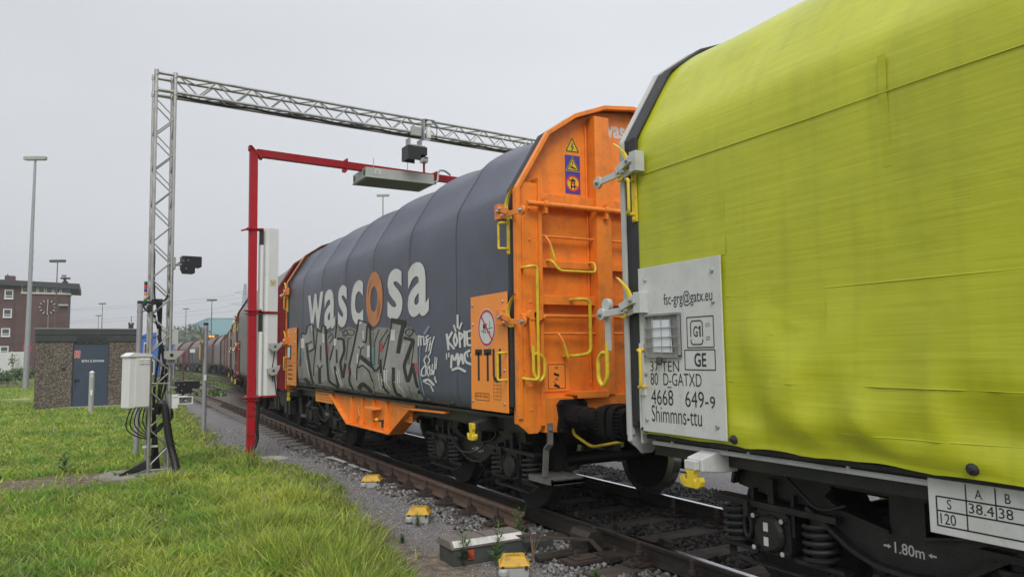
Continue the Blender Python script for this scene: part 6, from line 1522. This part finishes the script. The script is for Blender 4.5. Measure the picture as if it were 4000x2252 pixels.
m = MB(); m.lathe([(.05, 0), (.075, -.02), (.075, -.07), (.04, -.09), (.035, -.12)], (.13, -.03, .015), 'z', 16); m.lathe([(.045, 0), (.055, -.03), (.055, -.19), (.05, -.22)], (.13, -.03, -.12), 'z', 16); m.build('camera_body', M['offwhite'], dm, smooth=40)
m = MB(); m.bx(-.25, -.03, -.04, .02, -.32, -.14); m.build('junction_box', M['grey_box'], dm, bevel=.005)
m = MB(); m.tube(smooth_path([(.19, -.03, -.02), (.30, -.03, -.06), (.32, -.02, -.22), (.26, 0, -.34)]), .008, 6); m.build('cable', M['cable'], dm, smooth=True)

# things on the mast
ec = empty('electric_cabinet', GW(-.37, -.14, .86), .42, 'white electric cabinet with louvres on the silver truss mast', 'cabinet')
m = MB(); m.prism([(-.02, 0), (.30, 0), (.30, .82), (.10, .87), (-.02, .72)] if False else [(0, 0), (.33, 0), (.33, .80), (0, .80)], 'y', -.12, .12); m.build('housing', M['offwhite'], ec, bevel=.008)
m = MB(); m.prism([(-.025, .79), (.345, .79), (.345, .83), (.06, .86), (-.025, .81)], 'y', -.14, .13); m.build('roof', M['offwhite'], ec, bevel=.005)
m = MB(); m.bx(.095, .32, -.128, -.12, .015, .78); d_ = m.build('door', M['offwhite'], ec, bevel=.004)
for i in range(3):
    for x0 in (.15, .24): m = MB(); m.prism([(-.128, .68+i*.03), (-.142, .685+i*.03), (-.128, .698+i*.03)], 'x', x0, x0+.07); m.build('louvre', M['offwhite'], d_)
m = MB()
for i in range(6): m.bx(.334, .338, -.1, -.06, .03+i*.09, .075+i*.09)
m.split('hazard_tape', M['yellow'], ec)
def hose(name, pts, r, m_='cable', par=None, n=6):
    b = MB(); b.tube(smooth_path(pts, 6), r, n); return b.build(name, M[m_], par, smooth=True)
cb = empty('cable_bundle', GW(.05, .10, GZ), 0, 'bundle of black cables looping inside and under the truss mast', 'cables')
rr = random.Random(3)
def L_(a, b, z): return gp(a, b, z)
for i in range(7):
    a = .05+.03*i; hose('cable', [L_(a*.6+.02, .10+.01*i, .02), L_(.03+.01*i, .1, .6), L_(.03+.02*rr.random(), .08, 1.3), L_(.10+.03*rr.random(), .1, 2.0), L_(.04+.015*i, .09, 2.8)], .012, par=cb)
for i in range(6):
    R = .02+.055*i; hose('cable', [L_(-.02-.03*i, .0-.02*i, 1.12), L_(-.03-R, -.03*i, 1.02), L_(-.05-R*1.05, -.02*i, .86-.03*i), L_(-.04, -.03, .66-.022*i), L_(.12, 0, .66+.02*i), L_(.22+.02*i, .03, .86), L_(.25, .05, 1.15)], .010, par=cb)
for i in range(8):
    hose('cable', [L_(.08+.02*rr.random(), .05, 1.0), L_(.10+.12*rr.random(), .08, 1.3+.1*rr.random()), L_(.08+.14*rr.random(), .05, 1.6), L_(.12+.1*rr.random(), .06, 1.85), L_(.07+.04*rr.random(), .08, 2.2)], .012, par=cb)
hose('cable', [L_(.05, .02, 2.76), L_(.16, -.04, 2.78), L_(.24, -.03, 3.0), L_(.27, -.03, 3.3), L_(.42, -.05, 3.42), L_(.5, 0, 3.38)], .016, par=cb)
hose('cable', [L_(.02, .05, 2.7), L_(.0, .06, 3.2), L_(.0, .05, 3.5), L_(-.02, .02, 3.62)], .013, par=cb)
hose('cable', [L_(.03, -.03, 2.5), L_(-.14, -.06, 2.62), L_(-.16, -.05, 2.74), L_(-.06, -.03, 2.82)], .014, par=cb); hose('cable', [L_(.06, -.03, 2.3), L_(.0, -.05, 2.5), L_(-.12, -.05, 2.65)], .014, par=cb)
hose('cable', [L_(.2, 0, .9), L_(.34, -.05, 1.08), L_(.48, -.06, 1.26), L_(.6, -.03, 1.27)], .014, par=cb)
for i in range(5): hose('cable', [L_(.03+.01*i, .05, .55), L_(.02, .04, .28), L_(-.06-.03*i, -.02, .10+.01*i), L_(-.30-.04*i, -.10-.03*i, .04)], .018, par=cb)
m = MB(); m.bar(L_(-.12, .03, .42), L_(.10, .03, .42), .05, .03); m.build('cable_tie', M['white_print'], cb)
cd = empty('cable_conduit', GW(.3, -.1, GZ), 0, 'thick black braided conduit bowing down to the slab inside the truss mast', 'conduit')
P = smooth_path([(-.20, .08, .95), (-.17, .02, 1.10), (-.10, .0, 1.06), (-.06, -.02, .8), (0, -.05, .45), (.06, -.12, .2), (.10, -.20, -.02)], 8)
m = MB(); m.tube(P, [.055+.004*(i % 2) for i in range(len(P))], 12); m.build('sleeve', M['cable'], cd, smooth=True)
m = MB(); m.tube([(.02, -.06, .48), (.02, -.06, .46)], .062, 12); m.build('clamp', M['rubber'], cd)
sl_ = empty('signal_tower_light', GW(-.10, -.06, 2.52), 0, 'stack of red, blue, amber and green signal lamps left of the truss mast', 'signal light')
for i, (nm, c) in enumerate((('green', (.01, .16, .05)), ('white', (.5, .5, .48)), ('amber', (.75, .22, .02)), ('blue', (.02, .05, .35)), ('red', (.55, .02, .02)))):
    m = MB(); m.lathe([(.022, 0), (.024, .004), (.024, .048), (.022, .052)], (0, 0, i*.055), 'z', 14); m.build('lamp_segment', mat('lens_'+nm, c, .25, var=.05), sl_, smooth=40)
m = MB(); m.lathe([(.024, 0), (.024, .05), (.018, .06)], (0, 0, .275), 'z', 14); m.lathe([(.022, -.06), (.022, 0)], (0, 0, 0), 'z', 12); m.build('cap', M['black_box'], sl_, smooth=40)
m = MB(); m.bx(.02, .16, -.02, .03, -.02, .02); m.bx(.03, .10, -.05, .06, -.14, -.04); m.bx(.09, .13, -.05, .06, -.04, .05); m.build('mount', M['black_box'], sl_, bevel=.004)
sp = empty('speaker_housing', GW(A+.0, -.06, 1.62), .2, 'grey wedge shaped sensor housing halfway up the truss mast', 'sensor', 'grey wedge sensors')
m = MB(); m.prism([(-.10, .12), (.20, .12), (.05, -.02), (-.08, -.02), (-.10, 0)], 'y', -.08, .02); m.build('housing', M['grey_box'], sp, bevel=.003)
m = MB(); m.lathe([(.028, 0), (.028, -.006)], (-.01, -.08, .055), 'y', 14); m.build('lens', M['rubber'], sp)
m = MB(); m.bx(-.06, .06, -.03, .03, -.10, -.02); m.build('clamp', M['galv'], sp)
wbx = empty('lamp_box', GW(A+.12, -.02, .88), .1, 'small white open box with a lamp on the lower truss mast', 'lamp box')
m = MB(); m.bx(0, .22, -.08, .08, 0, .012); m.bx(0, .22, -.08, .08, .11, .122); m.bx(0, .012, -.08, .08, .012, .11); m.bx(.208, .22, -.08, .08, .012, .11); m.bx(.012, .208, .07, .08, .012, .11); m.build('housing', M['offwhite'], wbx)
m = MB(); m.lathe([(.02, 0), (.035, .05), (.02, .07)], (.09, 0, .058), 'x', 12); m.build('lamp', M['chrome'], wbx, smooth=True)
m = MB(); m.bx(-.09, -.0, -.05, .05, -.06, .16); m.bx(-.08, .14, -.06, .06, .122, .135); m.build('bracket', M['offwhite'], wbx)

# ------------------------------------------------------------------ red gantry
rg = empty('red_gantry', (2.40, 14.02, GZ), 0, 'red steel post and cross beam over the track', 'gantry')
RL = -.006
def hpost(mb, a, b, w, d, axis):
    """H-section between z or x limits"""
    if axis == 'z':
        mb.bx(-w/2, w/2, -d/2, -d/2+.011, a, b); mb.bx(-w/2, w/2, d/2-.011, d/2, a, b); mb.bx(-.005, .005, -d/2+.011, d/2-.011, a, b)
    else:
        mb.bx(a, b, -d/2, d/2, -w/2, -w/2+.011); mb.bx(a, b, -d/2, d/2, w/2-.011, w/2); mb.bx(a, b, -.005, .005, -w/2+.011, w/2-.011)
m = MB(); hpost(m, 0, 5.62, .135, .135, 'z'); m.bx(-.13, .13, -.13, .13, 0, .02)
m.bx(-.0674, -.056, -.056, .056, .02, 5.6)
post = m.build('post', M['red'], rg); post.rotation_euler = (0, -RL*0+LEAN, 0)
m = MB(); hpost(m, .05, 7.2, .135, .12, 'x'); m.bx(.05, 7.2, -.0605, -.055, -.056, .056); bm_ = m.build('beam', M['red'], rg); bm_.location = (LEAN*5.5, 0, 5.575); bm_.rotation_euler = (0, .004, BR)
m = MB(); m.prism([(-.08, .10), (-.045, .10), (.155, -.12), (.12, -.12)], 'y', -.085, .085); m.bx(-.09, -.05, -.07, .07, .02, .10); mo = m.build('mitre_plate', M['red'], rg); mo.location = (LEAN*5.5, 0, 5.59)
m = MB(); hpost(m, 0, 5.62, .135, .135, 'z'); p2_ = m.build('post', M['red'], rg); p2_.location = (7.2*ux, 7.2*uy, 0)
for zf in (.98+.12, 2.65, 4.14):
    m = MB(); m.bx(-.14, .14, -.10, .12, zf, zf+.022); m.bx(-.13, .13, -.09, .11, zf-.05, zf-.038) if zf < 4 else m.bar((-.07, -.09, zf+.02), (-.24, -.14, zf-.05), .05, .03); m.build('flange', M['red'], rg)
for xf in (1.74, 3.72):
    m = MB(); m.bx(xf-.012, xf+.012, -.09, .09, -.12, .12); m.bx(xf-.09, xf-.02, -.09, -.03, -.16, -.10); fo = m.build('flange', M['red'], rg); fo.location = (0, 0, 5.575); fo.rotation_euler = (0, .004, BR)
m = MB(); m.tube([(3.46*ux, 3.46*uy, 5.62), (3.46*ux, 3.46*uy, 5.86)], .025, 8); m.build('lamp_stub', M['red'], rg)
hose('post_cable', [(.06, -.10, 1.05), (.10, -.09, .95), (.085, -.09, .6), (.09, -.09, .35), (-.02, -.13, .12), (-.14, -.22, .02)], .03, par=rg, n=8)
m = MB(); m.tube([(-.08, -.085, .80), (.10, -.09, .80)], .006, 5); m.tube([(-.08, -.085, .45), (.12, -.09, .45)], .006, 5); m.tube(smooth_path([(.0, -.08, .95), (.1, -.1, .88), (.2, -.08, .93), (.3, 0, .9)]), .007, 5); m.build('cable_ties', M['cable'], rg)
q = MB(); q.prism([(2.05, 13.7), (2.35, 13.55), (2.75, 13.6), (3.05, 13.85), (2.95, 14.2), (2.5, 14.35), (2.1, 14.2)], 'z', GZ-.05, GZ+.018); tag(q.build('concrete_footing', M['concrete'], bevel=.01), 'pale concrete footing under the red post', None, None, 'structure')
for zf in (1.12, 2.67):
    for sx in (-.11, .11): m = MB(); m.bolt((sx, -.075, zf), 'z', .014, .03); m.build('flange_bolt', M['chrome'], rg)
for sx in (-.1, .1):
    for sy in (-.1, .1): m = MB(); m.bolt((sx, sy, .02), 'z', .016, .04); m.build('anchor_bolt', M['chrome'], rg)
fl = empty('flood_light', (rg.location[0]+3.46*ux, rg.location[1]+3.46*uy, 5.66), .3, 'small white flood light standing on the red beam', 'light')
m = MB(); m.prism([(-.05, 0), (.05, -.02), (.075, .10), (.02, .135), (-.06, .115)], 'x', -.075, .075); m.build('housing', M['offwhite'], fl, bevel=.006)
m = MB(); m.add([(-.06, -.049, .012), (.06, -.049, .012), (.06, -.060, .105), (-.06, -.060, .105)], [(0, 1, 2, 3)]); m.build('glass', M['grey_dark'], fl)
# flat panel hung under the red beam
lp = empty('light_panel', (4.46, 13.9, 5.12), .02, 'flat grey light box hanging from the red beam above the track', 'light box')
m = MB(); m.bx(0, 1.46, 0, .80, 0, .20); m.bx(-.012, 1.472, -.012, .812, -.002, .016); m.build('housing', M['grey_box'], lp, bevel=.004)
m = MB(); m.bx(.05, 1.41, .05, .75, -.008, -.002); m.build('diffuser', M['grey_dark'], lp)
m = MB(); m.bx(.18, .30, -.008, 0, .07, .18); m.build('sticker', M['panel_white'], lp)
m = MB(); m.bx(.20, .28, -.0095, -.008, .085, .165); m.build('sticker_print', mat('faded_print', (.35, .38, .42), .6), lp)
for y in (.06, .66): m = MB(); m.bx(-.01, 0, y, y+.06, .05, .15); m.build('side_vent', M['rubber'], lp)
for x in (.22, .95): m = MB(); m.tube([(x, .18, .2), (x, .18, .44)], .006, 6); m.build('hanger_rod', M['galv'], lp)
hose('supply_hose', [(1.42, .05, .05), (1.55, .05, .08), (1.60, .1, .25), (1.66, .15, .34), (1.8, .2, .36), (1.95, .25, .30)], .022, 'grey_box', lp, 8)
# white column panels beside the red post
sc = empty('light_column', (2.55, 14.02, .93), .12, 'tall white two-part light column behind the red post', 'light column')
for z0, z1 in ((0, 1.48), (1.52, 3.06)):
    m = MB(); m.prism([(.0, .02), (.09, -.06), (.29, -.02), (.30, .20), (.0, .24)], 'z', z0, z1); m.build('housing', M['offwhite'], sc, bevel=.006)
    m = MB(); m.lathe([(.038, z0), (.038, z1-.33)], (-.02, -.04, 0), 'z', 16); m.build('tube', M['offwhite'], sc, smooth=40)
    m = MB(); m.bx(-.06, .0, -.06, -.01, z1-.33, z1-.02); m.build('driver_unit', M['rubber'], sc)
m = MB(); m.prism([(-.05, .0), (.08, -.09), (.31, -.04), (.31, .22), (-.05, .26)], 'z', 1.49, 1.51); m.prism([(-.05, .0), (.08, -.09), (.31, -.04), (.31, .22), (-.05, .26)], 'z', -.03, -.005); m.build('flange', M['red'], sc)
for z in (.30, 1.98):
    m = MB(); u0 = Vector((.13, -.0515, z)); m.add([(.13, -.0535, z), (.25, -.0295, z), (.25, -.0295, z+.13), (.13, -.0535, z+.13)], [(0, 1, 2, 3)]); m.build('sticker', mat('khaki_sticker', (.52, .50, .36), .6), sc)
    m = MB(); m.add([(.15, -.0505, z+.08), (.19, -.0425, z+.03), (.23, -.0345, z+.08), (.23, -.0345, z+.11), (.19, -.0425, z+.07), (.15, -.0505, z+.11)], [(0, 1, 4, 5), (1, 2, 3, 4)]); o = m.build('sticker_print', mat('sticker_amber', (.55, .32, .06), .6), sc); o.location = (.0005, -.003, 0)
for k, (x, z, a) in enumerate(((2.77, 1.80, 0), (2.75, 1.37, -.25))):
    s2 = empty('wedge_sensor', (x, 13.98, z), .12, ('upper' if k == 0 else 'lower')+' grey wedge sensor on the white light column', 'sensor', 'grey wedge sensors'); s2.rotation_euler = (0, a, .12)
    m = MB(); m.prism([(-.11, .07), (.13, .07), (.11, .02), (.03, -.07), (-.06, -.07), (-.11, -.02)], 'y', -.10, -.03); m.build('housing', M['grey_box'], s2, bevel=.004)
    m = MB(); m.lathe([(.022, 0), (.022, -.005)], (-.01, -.10, .01), 'y', 14); m.build('lens', M['rubber'], s2)
    hose('sensor_cable', [(-.01, -.07, -.07), (-.03, -.08, -.22), (-.05, -.07, -.42), (-.03, -.06, -.62+.2*k)], .009, par=s2)

# ------------------------------------------------------------------ posts by the track
gpz = on_z(512, 1087, GZ)
g1 = empty('galvanised_post', gpz, 0, 'slim galvanised post with a yellow warning plate by the gravel path', 'post')
m = MB(); m.tube([(0, 0, 0), (0, 0, 2.66)], .055, 14); m.build('pole', M['galv'], g1, smooth=40)
m = MB(); m.lathe([(.058, 2.64), (.058, 2.70), (.04, 2.71)], (0, 0, 0), 'z', 14); m.build('cap', M['rubber'], g1, smooth=40)
m = MB(); m.bx(-.125, -.115, -.12, .12, 1.75, 2.58); so = m.build('sign_board', M['grey_dark'], g1)
m = MB(); m.add([(-.128, -.11, 2.22), (-.128, .11, 2.22), (-.128, 0, 2.52)], [(0, 1, 2)]); m.bx(-.128, -.126, -.11, .11, 1.80, 2.16); m.build('warning_plate', M['yellow'], so)
for z in (1.78, 2.18, 2.54): m = MB(); m.lathe([(.063, 0), (.063, .03)], (0, 0, z), 'z', 12); m.bx(-.12, -.05, -.012, .012, z, z+.03); m.build('clamp', M['galv'], g1)
m = MB(); m.bx(-.03, .03, -.0585, -.0565, 1.28, 1.42); m.build('label_plate', M['white_print'], g1)
g2 = empty('galvanised_post', (on_y(349, 890, 15.6)[0], 15.6, GZ), 0, 'galvanised post with dark cap standing left of the truss mast', 'post')
m = MB(); zt = on_y(352, 763, 15.6)[2]-GZ; m.tube([(0, 0, 0), (0, 0, zt)], .05, 14); m.build('pole', M['galv'], g2, smooth=40)
m = MB(); m.lathe([(.053, zt), (.053, zt+.05), (.03, zt+.055)], (0, 0, 0), 'z', 14); m.build('cap', M['rubber'], g2, smooth=40)
m = MB(); m.lathe([(.056, zt-.16), (.056, zt-.13)], (0, 0, 0), 'z', 12); m.tube([(.05, 0, zt-.14), (.22, -.05, zt-.10)], .015, 6); m.build('clamp', M['galv'], g2)

# ------------------------------------------------------------------ point machine, yellow capped boxes
pm = empty('point_machine', (2.68, 5.97, GZ), 0, 'grey point machine box with white edge stripe beside the rail', 'point machine')
M['pm_lid'] = mat('weathered_lid', (.16, .14, .12), .75, var=.15, dirt=(.06, .05, .045), damt=.4, dscale=8, bump=.25, bscale=120)
M['pm_body'] = mat('dark_green_grey_box', (.05, .058, .055), .6, var=.15, dirt=(.11, .1, .085), damt=.35, dscale=8)
m = MB(); m.prism([(0, 0), (.31, 0), (.31, .155), (0, .155)], 'x', .02, .70); m.bx(.70, 1.05, .04, .27, 0, .10); m.build('body', M['pm_body'], pm, bevel=.006)
m = MB(); m.prism([(-.012, .14), (-.012, .16), (.038, .205), (.285, .205), (.325, .16), (.325, .14)], 'x', 0, .72); m.build('lid', M['pm_lid'], pm, bevel=.006)
for i in range(3): m = MB(); m.bx(.17+i*.18, .182+i*.18, .055, .27, .205, .2085); m.build('lid_groove', M['pm_body'], pm)
m = MB()
for i in range(18):
    for j in range(4): m.lathe([(.006, 0), (.003, .003)], (.05+i*.037, .09+j*.05, .205), 'z', 5)
o = m.build('lid_studs', M['pm_lid'], pm); o['kind'] = 'stuff'
m = MB(); m.add([(.02, -.0125, .160), (.70, -.0125, .160), (.70, .0375, .205), (.02, .0375, .205)], [(0, 1, 2, 3)]); o = m.build('white_stripe', mat('worn_white_stripe', (.55, .55, .53), .6, var=.15, dirt=(.25, .23, .2), damt=.6, dscale=14, chips=.4), pm); o.location = (0, -.003, .003)
m = MB(); m.bx(.15, .21, -.02, -.003, .045, .125); m.bx(.165, .195, -.03, -.02, .07, .10); m.build('latch', mat('red_latch', (.42, .06, .025), .5), pm, bevel=.005)
def cap_box(x, y, s_, rz, label, sticker):
    r = empty('cable_box', (x, y, GZ), rz, label, 'cable box', 'yellow capped cable boxes by the track')
    m = MB(); m.bx(-s_, s_, -s_*.8, s_*.8, 0, .085); m.lathe([(.045, 0), (.045, .05), (.03, .06)], (-s_*.75, -s_*.75, .02), 'z', 10); m.build('base', M['grey_box'], r, bevel=.012)
    k = s_*1.08; m = MB(); b0 = [(-k, -k*.82), (k, -k*.82), (k, k*.82), (-k, k*.82)]; lv = ((1.0, .085), (1.0, .10), (.96, .108), (.90, .112), (.72, .155), (.62, .165))
    for q, z in lv: m.v += [(a*q, b*q, z) for a, b in b0]
    for i in range(len(lv)-1):
        for j in range(4): m.f.append((i*4+j, i*4+(j+1) % 4, (i+1)*4+(j+1) % 4, (i+1)*4+j)); m.mi.append(0)
    m.f += [(0, 3, 2, 1), tuple(4*(len(lv)-1)+j for j in range(4))]; m.mi += [0, 0]
    cp = m.build('cap', M['yellow_box'], r, bevel=.006)
    for a in (-.8, .8): m = MB(); m.bx(a*s_-.012, a*s_+.012, -s_*.92, -s_*.86, .07, .10); m.build('clip', M['rubber'], cp)
    if sticker:
        m = MB(); m.add([(-.045, -.03, .1665), (.045, -.03, .1665), (.0, .045, .1665)], [(0, 1, 2)]); st = m.build('warning_triangle', M['yellow'], cp)
        m = MB(); z = .1675; f3 = lambda u, v: (u, v, z); line2(m, f3, (-.042, -.028), (.042, -.028), .005); line2(m, f3, (.042, -.028), (0, .042), .005); line2(m, f3, (0, .042), (-.042, -.028), .005); line2(m, f3, (.008, .02), (-.008, 0), .005); line2(m, f3, (-.008, 0), (.008, -.002), .005); line2(m, f3, (.008, -.002), (-.004, -.02), .005); m.build('warning_print', M['black_print'], cp)
    else:
        m = MB(); m.bx(-.02, .04, -.015, .02, .165, .167); m.build('sticker', mat('brown_sticker', (.22, .12, .05), .7), cp)
cap_box(3.36, 10.16, .125, -.5, 'yellow capped cable box farthest along the path', False)
cap_box(3.10, 7.76, .118, -.55, 'yellow capped cable box between the other two', False)
cap_box(3.03, 5.50, .118, -.45, 'yellow capped cable box with warning triangle at the bottom edge', True)
gc = empty('ground_cable', (3.2, 5.6, GZ), 0, 'black cable running from the point machine to the nearest yellow capped box', 'cable')
hose('cable', [(-.1, -.02, .05), (.0, .1, .03), (.1, .22, .03), (.22, .34, .04), (.3, .42, .06)], .014, par=gc)
# loose things on the path
hz = empty('drain_hose', (3.55, 11.6, GZ), 0, 'pale hoses lying along the rusty rail', 'hose')
for k in range(3): hose('hose', [(.02+.04*k, 1.9, .02), (.0+.03*k, 1.2, .07), (.07+.03*k, .6, .05), (.04+.03*k, .1, .06), (.16, -.45, .05), (.2, -.6, .1)], .010, 'grey_box', hz)
lt = MB(); lt.add([(0, 0, .01), (.09, .02, .03), (.13, .07, .015), (.06, .09, .035), (-.02, .05, .02), (.05, .05, .04)], [(0, 1, 5), (1, 2, 5), (2, 3, 5), (3, 4, 5), (4, 0, 5)]); o = lt.build('paper_scrap', M['paper'], smooth=False); o.location = (3.60, 7.78, -.19); tag(o, 'crumpled white paper scrap by the rusty rail', 'litter')
# ------------------------------------------------------------------ thin haze over the yard
hz_ = MB(); hz_.bx(-980, 980, -980, 980, -1.4, 78)
hm = bpy.data.materials.new('haze'); hm.use_nodes = True; hm.node_tree.nodes.clear()
ho = hm.node_tree.nodes.new('ShaderNodeOutputMaterial'); hv = hm.node_tree.nodes.new('ShaderNodeVolumePrincipled'); hv.inputs['Color'].default_value = (.93, .96, 1, 1); hv.inputs['Density'].default_value = .0008
hm.node_tree.links.new(hv.outputs[0], ho.inputs['Volume'])
tag(hz_.build('haze', hm), 'thin pale haze over the rail yard', 'haze', None, 'stuff')
